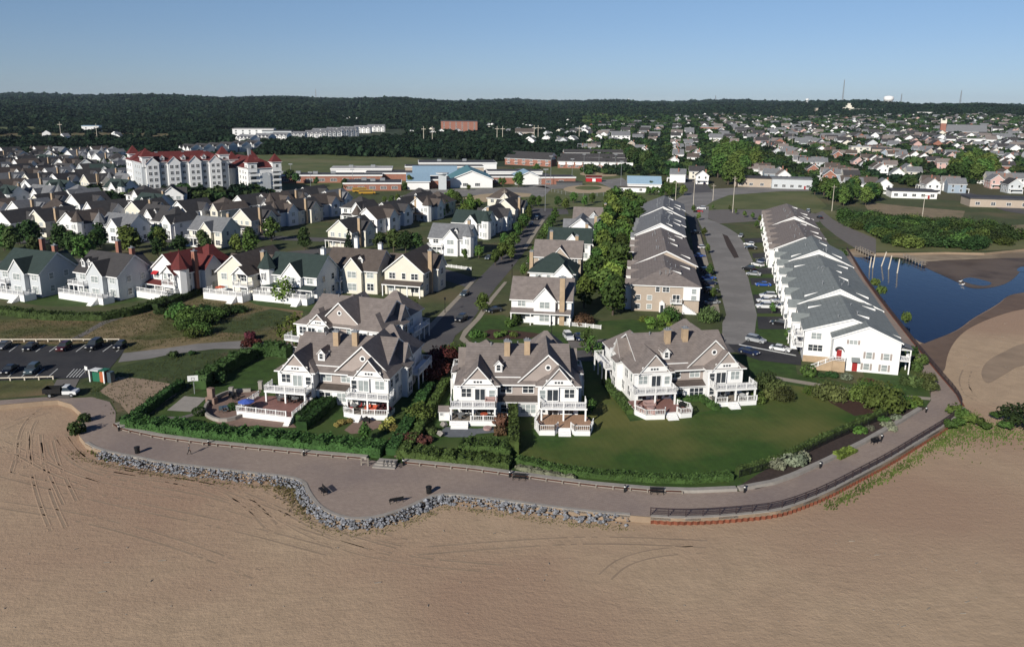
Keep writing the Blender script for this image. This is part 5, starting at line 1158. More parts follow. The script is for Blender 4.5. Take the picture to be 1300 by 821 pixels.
shrubs([(434,538,1.8,1.0),(428,541,1.4,.8),(444,536,1.4,.9),(489,545,2.2,1.4),(495,538,2.2,1.4),(500,546,1.8,1.2)], 'flowering yellow shrub round the small brick patio', 'flowering shrubs by the brick patio', 'blossom')
shrubs([(825,411,3,2.2),(836,414,2.6,1.6),(843,408,3.6,2.6),(818,408,3,1.8),(850,414,2,1.2),(826,417,2,1.2),(840,419,1.8,1.0)], 'shrub in the bed below the tan end wall', 'shrubs below the tan end wall', 'leaf_bright')
shrubs([(852,406,5,4.6)], 'large bush in front of the tan end wall', None, 'leaf'); shrubs([(899,408,5.6,4.6)], 'large rounded bush at the corner of the lane and tan end wall', None, 'leaf_olive')
shrubs([(671,404,3.2,5.2)], 'dark egg shaped evergreen beside the white house with the tall chimney', None, 'leaf_dark', True); shrubs([(655,410,3.4,3.4),(648,414,3.4,2.6),(690,410,3.0,2.0),(682,408,2.6,2.2)], 'garden shrub in front of the white house with the tall chimney', 'shrubs in front of the tall chimney house', 'leaf'); shrubs([(742,411,5.2,3.2),(735,413,3.4,2.2)], 'rust red shrub behind the white garden fence', 'rust red shrubs', 'leaf_brown')
shrubs([(604,432-4,3.4,2.2),(614,427,2.4,1.4),(632,428,2.6,1.6),(640,425,2.4,1.5),(652,427,2.4,1.4)], 'shrub in the round mulch bed behind the middle duplex', 'shrubs in the round mulch bed', 'leaf')
shrubs([(545,470,4.2,4.0),(556,462,4.2,4.4),(560,475,4.0,3.6),(548,482,4.2,3.2),(571,462,4.6,4.2)], 'dark red leaved shrub between the duplexes', 'dark red shrubs between the duplexes', 'leaf_red')
shrubs([(575,455,4.2,3.8),(588,452,4.0,3.2),(567,452,3.4,3.0)], 'green bush at the street end behind the red leaved shrubs', 'green bushes at the street end', 'leaf')
# single trees
def trees(l, label, group=None, kind='round', leaf=None, name='tree'):
    for (px, py, h) in l:
        x, y = P(px, py); tree(kind, x, y, h, label, group, leaf, name)
trees([(360,385,8.2)], 'slender pale tree in front of the dark green roofed house', None, 'airy', 'leaf_bright')
trees([(372,437,8.0)], 'bright airy tree beside the path road at the second duplex', None, 'airy', 'leaf_bright'); trees([(385,440,6.4)], 'smaller airy tree right of the bright airy tree', None, 'airy', 'leaf')
trees([(267,362,7.5)], 'round green tree beside the cream house with red umbrella', None, 'tall', 'leaf')
trees([(464,561,3.4)], 'thin young tree in the garden above the promenade', None, 'young', 'leaf')
trees([(745,447,6.0),(752,452,5.0)], 'airy tree over the drive behind the middle duplex', 'trees over the rear drive', 'airy', 'leaf')
trees([(527,405,5.2)], 'small olive tree beside the parked silver car', None, 'young', 'leaf_olive'); trees([(613,396,5.2)], 'round tree on the corner beside the black parked car', None, 'round', 'leaf')
for i, (x, y) in enumerate(fill([(738,402),(770,413),(790,400),(797,372),(806,320),(815,268),(775,262),(768,290),(760,330),(748,365)], 7.6, seed=3)):
    tree('tall' if i % 3 else 'round', x, y, random.uniform(9.0, 13), f"leafy green tree in the {'near end' if math.hypot(x, y) < 235 else 'lower middle' if math.hypot(x, y) < 275 else 'upper middle' if math.hypot(x, y) < 330 else 'far end'} of the belt beside the tan townhouses", 'tree belt beside the tan townhouses', ('leaf', 'leaf_bright', 'leaf')[i % 3])
trees([(698,294,6.5),(693,304,6.5),(686,316,6),(679,329,5.5),(673,340,5),(665,352,4.6),(704,283,7),(689,310,5),(701,288,6)], 'small street tree on the right kerb of the long street', 'street trees on the right kerb', 'young', 'leaf')
trees([(652,316,6.5),(645,323,6.5),(637,330,6.2),(629,337,5.6),(657,302,6.5),(664,290,7),(670,280,7),(660,296,5.6),(648,330,5),(640,318,7)], 'street tree on the left kerb of the long street', 'street trees on the left kerb', 'round', 'leaf')
trees([(650,262,6),(660,266,6),(668,270,6.5),(676,262,6),(640,262,5),(684,262,6),(708,262,5.5),(718,266,6),(728,258,6.5),(742,262,6),(752,258,6)], 'tree in the line at the far end of the long street', 'trees at the far end of the street', 'round', 'leaf')
trees([(905,382,4),(901,350,4),(898,322,3.8),(894,300,3.8),(887,280,4),(880,270,4)], 'young tree between the parked cars and the lane by the tan townhouses', 'young trees by the tan townhouses', 'young', 'leaf')
trees([(985,345,4),(978,318,4),(968,300,4.2),(974,305,3.6),(960,290,3.6),(992,360,3.4),(980,398,3.2),(1000,432,3.2)], 'young tree in the front gardens of the white townhouses', 'young trees by the white townhouses', 'young', 'leaf')
trees([(926,268,3),(934,272,3),(945,276,3.4),(955,279,3.6),(964,283,3.6),(905,266,2.6)], 'low tree along the verge of the entrance road', 'trees along the entrance road', 'young', 'leaf')
# the great trees in the town's edge
for i, (x, y) in enumerate(fill([(905,236),(925,238),(958,236),(962,215),(945,196),(925,190),(908,205)], 22, seed=8)):
    tree('tall' if i % 2 else 'round', x, y, random.uniform(15, 21), 'tall dark tree in the grove beside the straight town street', 'grove beside the straight town street', 'leaf')
for i, (x, y) in enumerate(fill([(1030,248),(1080,243),(1130,256),(1100,262),(1060,262)], 9, seed=9)):
    tree('tall' if i % 2 else 'round', x, y, random.uniform(9, 13), 'dark tree at the town edge above the boat ramp', 'trees above the boat ramp', 'leaf_dark' if i % 2 else 'leaf')
for i, (x, y) in enumerate(fill([(1190,236),(1255,236),(1278,216),(1215,210)], 18, seed=10)):
    tree('round', x, y, random.uniform(13, 18), f"broad crowned tree in the {'front' if QP(x, y, 0)[1] > 226 else 'back'} of the large grove on the right of the town", 'large grove on the right', 'leaf')
for i, (x, y) in enumerate(fill([(1058,272),(1120,280),(1200,284),(1290,296),(1300,306),(1240,317),(1150,317),(1110,300),(1080,288)], 6.4, seed=11)):
    if TG['shrub'] > 285: break
    shrub(x, y, random.uniform(7, 11), random.uniform(3.6, 6.6), f"big leafy shrub in the {('front edge', 'middle', 'back edge')[0 if QP(x, y, 0)[1] > 306 else 1 if QP(x, y, 0)[1] > 290 else 2]} of the thicket {'by the boat ramp' if QP(x, y, 0)[0] < 1130 else 'behind the rotting walkway' if QP(x, y, 0)[0] < 1205 else 'toward the right edge'}", 'thicket along the inlet shore', ('leaf_dark', 'leaf', 'leaf_dark')[i % 3])
trees([(368,232,9),(376,234,7.5),(363,231,7)], 'dark round tree on the school field', 'trees on the school field', 'round', 'leaf_dark'); trees([(402,236,6)], 'single small tree on the school field lawn', None, 'young', 'leaf_dark')
trees([(438,242,7.5)], 'cone shaped tree left of the brick school wing', None, 'tall', 'leaf_dark'); trees([(520,240,9),(514,243,6)], 'tree at the school entrance', 'trees at the school entrance', 'tall', 'leaf')
trees([(586,238,6),(595,242,4),(560,233,6)], 'tree beside the right wing of the school', 'trees beside the right school wing', 'round', 'leaf')
trees([(658,238,10)], 'broad tree at the edge of the ball field car park', None, 'round', 'leaf'); trees([(681,222,9)], 'round tree beyond the ball field car park', None, 'round', 'leaf'); trees([(640,237,6),(635,236,5.5),(640,221,4),(652,219,4)], 'small tree in the car park beds', 'small car park trees', 'young', 'leaf')
trees([(488,258,4),(497,260,5),(505,258,5),(512,260,4.5),(520,256,4)], 'shrubby tree in the island before the school car park', 'trees in the school island', 'round', 'leaf')
for i, (x, y) in enumerate(fill([(555,275),(575,284),(600,276),(612,268),(590,258),(560,258)], 8, seed=13)):
    tree('round' if i % 3 else 'pine', x, y, random.uniform(5, 8.5), 'leafy tree in the cluster by the sand lot', 'tree cluster by the sand lot', ('leaf', 'leaf_bright')[i % 2])
for i, (x, y) in enumerate(fill([(790,200),(825,206),(832,225),(800,212)], 11, seed=14)):
    tree('round', x, y, random.uniform(11, 16), 'dark tree right of the brick terraces', 'trees right of the brick terraces', 'leaf_dark')
for i, (x, y) in enumerate(fill([(820,250),(870,252),(868,240),(830,238)], 8, seed=15)):
    tree('round', x, y, random.uniform(4, 7), 'small tree in front of the blue roofed hall', 'trees before the blue roofed hall', 'leaf')
# ------------------------------------------------------------------ the housing estate behind
PROTO = {}
WN = dict(siding_white='white', siding_cream='cream', siding_gray='gray', siding_blue='blue gray', siding_tan='tan', siding_pink='pinkish')
RN = dict(roof_gray='gray', roof_charcoal='charcoal', roof_umber='umber', roof_green='dark green', roof_brown='brown', roof_sage='sage')
SN = dict(gablefront='gable fronted', sidegable='cross gabled', hip='hip roofed')
def estate(x, y, yaw, wall, roof, shape, opts, where, z=0.0, label=None):
    key = (wall, roof, shape, opts)
    ex = ', corner turret' if 'turret' in opts or 'turret_right' in opts else (', front porch' if 'porch' in opts or 'porchroof' in opts else '')
    lb = label or f"{WN[wall]} {SN[shape]} house with {RN[roof]} roof{ex}, {where}"
    g = 'houses of the estate '+where
    if key not in PROTO: PROTO[key] = house(lb, (x, y), yaw, wall, roof, shape, g, opts, z)
    else: dup(PROTO[key], (x, y, z), yaw, label=lb, group=g)
ER = random.Random(41)
KINDS_E = [('siding_white','roof_charcoal','gablefront',('porchroof','nochim')), ('siding_cream','roof_charcoal','gablefront',('porchroof',)), ('siding_white','roof_gray','sidegable',('turret','porch','nochim')), ('siding_white','roof_charcoal','hip',('porchroof','nochim')),
           ('siding_white','roof_umber','gablefront',('turret','nochim')), ('siding_white','roof_charcoal','sidegable',('porchroof','nochim','dormer')), ('siding_white','roof_umber','gablefront',('porchroof','turret_right','nochim')), ('siding_white','roof_green','sidegable',('turret_right',)), ('siding_cream','roof_umber','hip',('nochim',)), ('siding_white','roof_gray','gablefront',('porch',)), ('siding_gray','roof_charcoal','gablefront',('porchroof','nochim')), ('siding_white','roof_gray','hip',('turret','nochim'))]
def kind_e(): return KINDS_E[min(len(KINDS_E)-1, int(ER.random()**1.15*len(KINDS_E)))]
placed = []
def free(x, y, d=14.5): return all((x-a)**2+(y-b)**2 > d*d for a, b in placed)
def put(px, py, yaw, k, where, label=None):
    x, y = P(px, py); placed.append((x, y+6)); estate(x, y, R(yaw), *k, where, label=label)
put(146, 308, -22, KINDS_E[2], '', 'white house with gray roof and small front turret behind the dormered house')
put(262, 313, -20, ('siding_cream','roof_gray','sidegable',('porch',)), '', 'cream house with gray roof and white front porch behind the umber gable roofed house')
put(432, 315, -24, ('siding_cream','roof_charcoal','gablefront',('porchroof',)), '', 'cream gabled house with charcoal roof beside the dark pine, left of the turreted house')
put(570, 324, -14, ('siding_white','roof_gray','sidegable',('turret_right','porch','dormer')), '', 'white house with gray roof, turret and two storey porch beside the long street')
for (px, py, yaw, k) in ((5,302,-24,0),(48,300,-24,1),(191,294,-30,5),(88,304,-22,6),(228,286,-26,0),(208,302,-25,3),(271,284,-35,8),(308,298,-28,1),(338,288,-30,6),(368,284,-28,1),(395,276,-32,4),(414,270,-20,9),(304,277,-30,0),(334,275,-30,6),(358,270,-34,1),(386,264,-26,10),
                         (466,296,-28,4),(486,288,-26,0),(508,280,-30,1),(530,280,-24,6),(549,274,-20,8),(596,302,-18,7),(617,295,-20,0),(640,282,-22,1),(634,268,-18,8),(524,268,-28,3),(448,282,-26,3)):
    put(px, py, yaw, KINDS_E[k], 'near the long street' if px > 440 else ('left of the red roofs' if px < 240 else 'below the red apartment roofs'))
for row, (py, x0, x1) in enumerate(((287,-30,200),(275,-40,225),(263,-40,250),(253,-40,172),(244,-40,165),(236,-40,160),(228,-40,160),(220,-40,160),(213,-30,155),(207,-30,150),(202,-20,150))):
    px = x0
    while px < x1:
        x, y = P(px, py+ER.uniform(-2.5, 2.5))
        if free(x, y+6): put(px, py+ER.uniform(-1.5, 1.5), -28+ER.uniform(-9, 9)+(55 if ER.random() < 0.2 else 0), kind_e(), f"{('front', 'second', 'third', 'fourth', 'fifth', 'sixth', 'seventh', 'eighth', 'ninth', 'tenth', 'last', 'first')[row]} row {'beyond the meadow' if row < 11 else 'under the apartments'}")
        px += 18.5/ (0.00105*math.hypot(*P(px, py))) * ER.uniform(0.95, 1.3)
# houses between the long street and the tree belt
M1 = house('white house with brown roof and tall tan end chimney, behind the middle duplex', (7.5, 197), R(-8), 'siding_white', 'roof_brown', 'sidegable', 'houses right of the long street', ('nochim', 'porchroof'))
chimney(M1, 4.9, -0.55, 0, 11.2, 1.15)
for (px, py, yaw, k, lb) in ((700,374,-10,('siding_white','roof_green','hip',()),'white house with dark green hip roof just behind the tall chimney house'), (707,350,-9,('siding_tan','roof_brown','sidegable',('twinchim',)),'tan house with broad brown roof and chimneys beside the tree belt'), (722,330,-9,('siding_white','roof_green','sidegable',()),'white house with dark green roof third from the tall chimney house'), (736,312,-8,('siding_white','roof_gray','gablefront',()),'white gabled house with gray roof fourth from the tall chimney house'), (750,297,-8,('siding_gray','roof_brown','sidegable',()),'gray house with brown roof at the far end beside the tree belt')):
    x, y = P(px, py); placed.append((x, y+6)); estate(x, y, R(yaw), *k, '', label=lb)
tx = [(a, b, 8.5) for a, b in placed]
n_ = 0
for i, (x, y) in enumerate(fill([(0,334),(230,330),(420,320),(455,300),(520,290),(640,300),(650,275),(415,262),(330,258),(250,262),(165,250),(165,203),(0,203),(-40,300)], 12.6, seed=31, avoid=tx)):
    if TG['tree'] > 292: break
    d = math.hypot(x, y); px, py = QP(x, y, 0); n_ += 1
    z_ = 'left of the red roofed apartments' if px < 165 else 'in front of the red roofed apartments' if px < 340 else 'below the school field' if px < 460 else 'near the long street'
    tree('round' if i % 3 else 'tall', x, y, ER.uniform(7.0, 11.5), f"dark leafy tree among the {'nearer' if d < 330 else 'middle' if d < 420 else 'farther'} estate houses {z_}", 'trees among the estate houses '+z_, ('leaf_dark', 'leaf', 'leaf_dark', 'leaf_dark')[i % 4])
trees([(443,322,9.5)], 'tall dark pine beside the cream gabled house', None, 'pine', 'leaf_pine'); trees([(500,320,9),(515,322,8.5),(528,321,7.5),(482,318,7)], 'bushy tree between the cream gabled house and turreted white house', 'trees between the two', 'round', 'leaf_dark')
trees([(205,318,8.5),(120,316,7),(300,322,7),(345,306,10)], 'rounded tree along the estate street', 'trees along the estate street', 'round', 'leaf')
trees([(608,328,5),(556,334,4),(590,330,4)], 'small round tree in front of the turreted white house', 'small trees at the turreted house', 'round', 'leaf')

# ------------------------------------------------------------------ promenade furniture
def along(line, name, label, cat, m, h, w, z=0.03):
    l = resample(line, 1.5)
    o = strip(l, offset_line(l, w), z-0.1, z+h, name, m); tag(o, label, cat); return o
wl1 = INNER[8:15]; wl2 = INNER[15:23]
along(wl1, 'retaining_wall', 'low concrete garden wall along the promenade left of the bike rack', 'wall', 'concrete', 0.45, 0.9)
along([P(512,588.3)]+wl2, 'retaining_wall', 'low concrete garden wall along the promenade from bike rack to mulch bed', 'wall', 'concrete', 0.45, 0.9)
along(INNER[22:29], 'retaining_wall', 'gray concrete wall between the mulch bed and the promenade', 'wall', 'concrete', 0.5, 0.8)
def low_rail(line, label):
    t = thing('timber_rail', label, 'rail', (0, 0, 0)); l = resample(offset_line(line, -0.28), 2.5)
    for a, b in zip(l, l[1:]):
        A, B = Vector(a), Vector(b); d = (B-A)*0.06
        MB().bar((*(A+d), 0.40), (*(B-d), 0.40), 0.22, 0.14).build('plank', 'rust_dark', t)
    for a in l: MB().box(a[0]-.09, a[0]+.09, a[1]-.09, a[1]+.09, 0, 0.42).build('post', 'wood_gray', t)
low_rail(wl1, 'low rust brown timber rail at the wall left of the bike rack'); low_rail([P(514,588.6)]+wl2[1:-1], 'low rust brown timber rail at the wall right of the bike rack')
def fence_run(line, label, h=1.1, step=2.4, m='dark_brown_metal', z=0.12):
    t = thing('metal_railing', label, 'railing'); l = resample(line, step)
    def part(nm, mb): mb.build(nm, m, t)
    for zz, w in ((h, 0.09), (h*0.62, 0.05), (0.16, 0.06), (h*0.38, 0.05)):
        mb = MB()
        for a, b in zip(l, l[1:]): mb.bar((*a, z+zz), (*b, z+zz), w)
        part('rail', mb)
    for a in l: part('post', MB().box(a[0]-.06, a[0]+.06, a[1]-.06, a[1]+.06, z-0.1, z+h+0.06))
    for a, b in zip(l, l[1:]):
        mb = MB(); n = 13
        for i in range(1, n):
            q = Vector(a).lerp(Vector(b), i/n); mb.box(q.x-.014, q.x+.014, q.y-.014, q.y+.014, z+0.17, z+h-0.03)
        o = mb.build('balusters', m, t); o['kind'] = 'stuff'
    return t
rail_line = offset_line(smooth(OUTER[33:], 1), 0.35)
fence_run(rail_line, 'long dark metal railing along the outer edge of the promenade')
g_ = MB()
fence_pts = offset_line(resample(PP([(933,603),(985,589),(1050,558),(1115,530),(1147,515.5)]), 2.2), -0.9)
ft = thing('garden_fence', 'black metal fence along the mulch bed behind the low dark hedge', 'fence')
for a in fence_pts: MB().box(a[0]-.04, a[0]+.04, a[1]-.04, a[1]+.04, 0, 1.25).build('post', 'black_metal', ft)
for zz in (0.2, 1.15):
    mb = MB()
    for a, b in zip(fence_pts, fence_pts[1:]): mb.bar((*a, zz), (*b, zz), 0.05)
    mb.build('rail', 'black_metal', ft)
for a, b in zip(fence_pts, fence_pts[1:]):
    mb = MB()
    for i in range(1, 14):
        q = Vector(a).lerp(Vector(b), i/14); mb.box(q.x-.012, q.x+.012, q.y-.012, q.y+.012, 0.2, 1.2)
    mb.build('balusters', 'black_metal', ft)['kind'] = 'stuff'
# boulders of the revetment, each its own lump
def boulder_faces(c, r, q):
    pts = []; base = [(1,0,0),(-1,0,0),(0,1,0),(0,-1,0),(0,0,1),(0,0,-1)]
    for b in base: pts.append((c[0]+b[0]*r*q.uniform(.7,1.25), c[1]+b[1]*r*q.uniform(.7,1.25), c[2]+b[2]*r*q.uniform(.6,1.0)))
    pts += [(c[0]+sx*r*q.uniform(.45,.75), c[1]+sy*r*q.uniform(.45,.75), c[2]+r*q.uniform(.25,.6)) for sx, sy in ((1,1),(-1,1),(-1,-1),(1,-1))]
    return pts, [(4,6,0),(4,0,9),(4,9,3),(4,3,8),(4,8,1),(4,1,7),(4,7,2),(4,2,6),(6,2,0),(0,3,9),(3,1,8),(1,2,7),(0,2,5),(2,1,5),(1,3,5),(3,0,5)]
q_ = random.Random(77); rk = resample(ed[3:], 0.34); big = []; mb = MB(); MESH_B = []
for k in range(8):
    b = MB().add(*boulder_faces((0, 0, 0), 0.32, q_)); me = bpy.data.meshes.new('boulder'); me.from_pydata(b.v, [], b.f); me.materials.append(MATS['stone']); MESH_B.append(me)
rkl = [offset_line(rk, -d) for d in (0.12, 0.42, 0.72, 1.0, 1.25)]
seen = []
for j, row in enumerate(rkl):
    for i, p in enumerate(row):
        if q_.random() < (0.06, 0.04, 0.08, 0.25, 0.55)[j]: continue
        f = i/len(row)
        if f > 0.82 and q_.random() < (f-0.80)*3.2: continue
        seen.append((p[0]+q_.uniform(-.15,.15), p[1]+q_.uniform(-.15,.15), (-0.10, -0.26, -0.48, -0.70, -0.84)[j]+q_.uniform(-.06,.06), q_.choice((.12,.16,.2,.24,.3))*q_.uniform(.8,1.2)))
seen.sort(key=lambda s: s[1]-s[3]*40)
rev = thing('boulder_revetment', 'band of gray boulders along the beach edge of the promenade', 'rocks')
for s in seen[:290]:
    o = link('boulder', q_.choice(MESH_B), rev, s[:3], q_.uniform(0, 6.28)); o.scale = (s[3]/.3*1.1,)*3
for s in seen[290:]: mb.add(*boulder_faces(s[:3], s[3]*1.05, q_))
mb.build('boulders', 'stone', rev)['kind'] = 'stuff'
# bare sheet wall behind the rocks is hidden by them; grass on the sand at their foot
def tufts(line_or_pts, n, spread, size, label, leaf, seed, z=SAND_Z, name='beach_grass'):
    g = random.Random(seed); mb = MB(); L = line_or_pts
    for _ in range(n):
        p = g.choice(L); x, y = p[0]+g.gauss(0, spread), p[1]+g.gauss(0, spread); h = size*g.uniform(.5, 1.4); a = g.uniform(0, 6.28); w = size*0.35
        for k in range(2):
            a2 = a+k*1.6; dx, dy = math.cos(a2)*w, math.sin(a2)*w; lx, ly = g.uniform(-.4,.4)*h, g.uniform(-.4,.4)*h
            mb.add([(x-dx, y-dy, z-.02), (x+dx, y+dy, z-.02), (x+lx+dx*.3, y+ly+dy*.3, z+h), (x+lx-dx*.3, y+ly-dy*.3, z+h)], [(0,1,2,3)])
    return tag(mb.build(name, leaf), label, 'grass', kind='stuff')
gl = resample(offset_line(ed, -2.2), 0.7)
tufts(gl, 1300, 0.5, 0.17, 'thin dry grass on the sand below the boulders', 'grass_dry', 1)
tufts(resample(offset_line(ed2, -1.6), 0.7)[40:], 1500, 0.6, 0.26, 'green grass on the sand below the railing', 'grass_blade', 2)
tufts([P(px, py, SAND_Z) for px, py in ((1200,548),(1215,545),(1230,548),(1245,552),(1255,545),(1210,556),(1180,566),(1190,560),(1240,540),(1270,550),(1285,552))], 1700, 2.4, 0.28, 'patchy green grass on the sand at the promenade bend', 'grass_blade', 3)
tufts([P(px, py, SAND_Z) for px, py in ((140,577),(150,579),(162,581),(128,573))], 420, 0.8, 0.4, 'grass tuft patch where the boulders begin', 'leaf_olive', 4)
tufts([P(px, py, SAND_Z) for px, py in ((372,612),(378,620),(370,624),(383,630),(390,640),(398,648),(360,614))], 900, 1.2, 0.25, 'sparse dry grass beside the promenade bulge', 'grass_dry', 5)
# meadow grass, so the open ground has depth
mp = fill([(0,408),(130,406),(180,396),(250,380),(330,392),(370,410),(360,428),(250,434),(210,440),(160,447),(150,435),(75,436),(0,434)], 1.6, seed=5)
tufts(mp, 4200, 0.8, 0.26, 'long uneven grass on the open meadow', 'leaf_olive', 6, 0.0, 'meadow_grass')
mp = fill([(150,470),(215,452),(300,448),(330,455),(255,492),(230,505),(165,542),(150,538),(145,510),(125,500),(120,490)], 1.4, seed=6)
tufts(mp, 1300, 0.7, 0.24, 'rough grass on the sandy slope', 'leaf_olive', 7, 0.0, 'slope_grass')

def bench(px, py, ang, label, group=None):
    x, y = P(px, py); t = thing('park_bench', label, 'bench', (x, y, 0.03), ang, group)
    for k in range(4): MB().box(-1.0, 1.0, -0.30+k*0.15, -0.18+k*0.15, 0.44, 0.48).build('slat', 'black_metal', t)
    for k in range(3): MB().box(-1.0, 1.0, 0.30+k*0.02, 0.335+k*0.02, 0.54+k*0.14, 0.65+k*0.14).build('slat', 'black_metal', t)
    for s in (-0.92, 0, 0.92): MB().box(s-.03, s+.03, -.28, -.22, 0, .44).box(s-.03, s+.03, .24, .30, 0, .44).bar((s, .30, .44), (s, .37, .98), .05).box(s-.03, s+.03, -.27, .3, .40, .438).build('leg', 'black_metal', t)
bench(410, 625.5, R(-55), 'black bench at the left of the paved bulge'); bench(503, 637.5, R(202), 'black bench at the front of the paved bulge'); bench(1112, 562.5, R(29), 'black bench against the gray concrete wall')
bench(659, 609, R(-8), 'gray black bench against the wall right of the white banded bollard')
bench(834, 627, R(-3), 'black bench against the wall by the start of the dark railing')
def bin_(px, py, label):
    x, y = P(px, py); t = thing('litter_bin', label, 'bin', (x, y, 0.03))
    MB().cyl((0, 0), .36, 0, .95, 10, r1=.42).build('body', 'black_metal', t); MB().cyl((0, 0), .46, .951, 1.05, 10).cyl((0, 0), .3, 1.051, 1.2, 10, r1=.12).build('lid', 'black_metal', t)
bin_(174.5, 575, 'black litter bin at the beach edge by the first boulders'); bin_(544.5, 626, 'black litter bin at the right end of the paved bulge')
def bollard(px, py, label):
    x, y = P(px, py); t = thing('bollard_light', label, 'bollard', (x, y, 0.03), 0, 'bollard lights along the promenade')
    MB().cyl((0, 0), .15, 0, .78, 8).build('post', 'black_metal', t); MB().cyl((0, 0), .14, .781, .98, 8).build('lamp_band', 'lamp_white', t); MB().cyl((0, 0), .19, .981, 1.15, 8, r1=.12).build('cap', 'black_metal', t)
for px, py, w in ((151,547,'at the corner by the sandy slope'),(386,578.5,'below the red deck stairs'),(512,590.5,'right of the bike rack'),(647,605.5,'below the tall narrow hedge'),(793,624.5,'before the start of the dark railing'),(945,625,'at the start of the gray wall'),(1041,594,'at the low end of the mulch bed'),(1119,558.5,'beside the bench at the gray wall'),(1175.5,523.5,'at the top end of the gray wall'),(265,565.5,'near the walking person')):
    bollard(px, py, 'black bollard light with white band '+w)
x, y = P(498, 592); t = thing('bike_rack', 'black bike rack of five hoops at the end of the brick path', 'bike rack', (x, y, 0.03), R(-4))
for k in range(5):
    s = -1.3+k*0.65; mb = MB()
    mb.bar((s, -.4, 0), (s, -.4, .8), .07).bar((s, .4, 0), (s, .4, .8), .07).bar((s, -.4, .8), (s, .4, .8), .07); mb.build('hoop', 'black_metal', t)
MB().bar((-1.5, 0, .05), (1.5, 0, .05), .07).build('base_bar', 'black_metal', t)
x, y = P(466, 591); t = thing('path_gate', 'weathered timber gate posts with rails at the foot of the brick path', 'gate', (x, y, 0.03), R(-8))
for s in (-.9, .2): MB().box(s-.07, s+.07, -.07, .07, 0, 1.3).build('post', 'wood_gray', t)
for zz in (.45, 1.1): MB().box(-.9, .2, -.03, .03, zz, zz+.12).build('rail', 'wood_gray', t)
MB().box(1.0, 4.6, -.6, .6, 0, .16).box(1.2, 4.5, .1, 1.4, .162, .32).box(1.4, 4.4, .7, 2.0, .322, .46).build('steps', 'concrete', t)
# bicycle leaning by the waterside corner
def bicycle(px, py, ang, label):
    x, y = P(px, py); t = thing('bicycle', label, 'bicycle', (x, y, 0.03), ang)
    for s in (-.52, .52):
        mb = MB()
        for i in range(14):
            a0, a1 = 6.283*i/14, 6.283*(i+1)/14; mb.bar((s+.33*math.cos(a0), 0, .34+.33*math.sin(a0)), (s+.33*math.cos(a1), 0, .34+.33*math.sin(a1)), .04)
        mb.build('wheel', 'tyre', t)
    MB().bar((-.52,0,.34), (-.15,0,.85), .04).bar((-.15,0,.85), (.38,0,.85), .04).bar((-.05,0,.32), (.38,0,.8), .04).bar((-.52,0,.34), (-.05,0,.32), .04).bar((-.05,0,.32), (-.18,0,.92), .04).bar((.36,0,.95), (.52,0,.34), .04).build('frame', 'black_metal', t)
    MB().box(-.32, -.05, -.07, .07, .93, .99).build('saddle', 'black_metal', t); MB().bar((.36,-.28,1.0), (.36,.28,1.0), .035).build('handlebar', 'black_metal', t)
bicycle(1181, 499, R(60), 'black bicycle parked by the shrubs at the waterside corner')
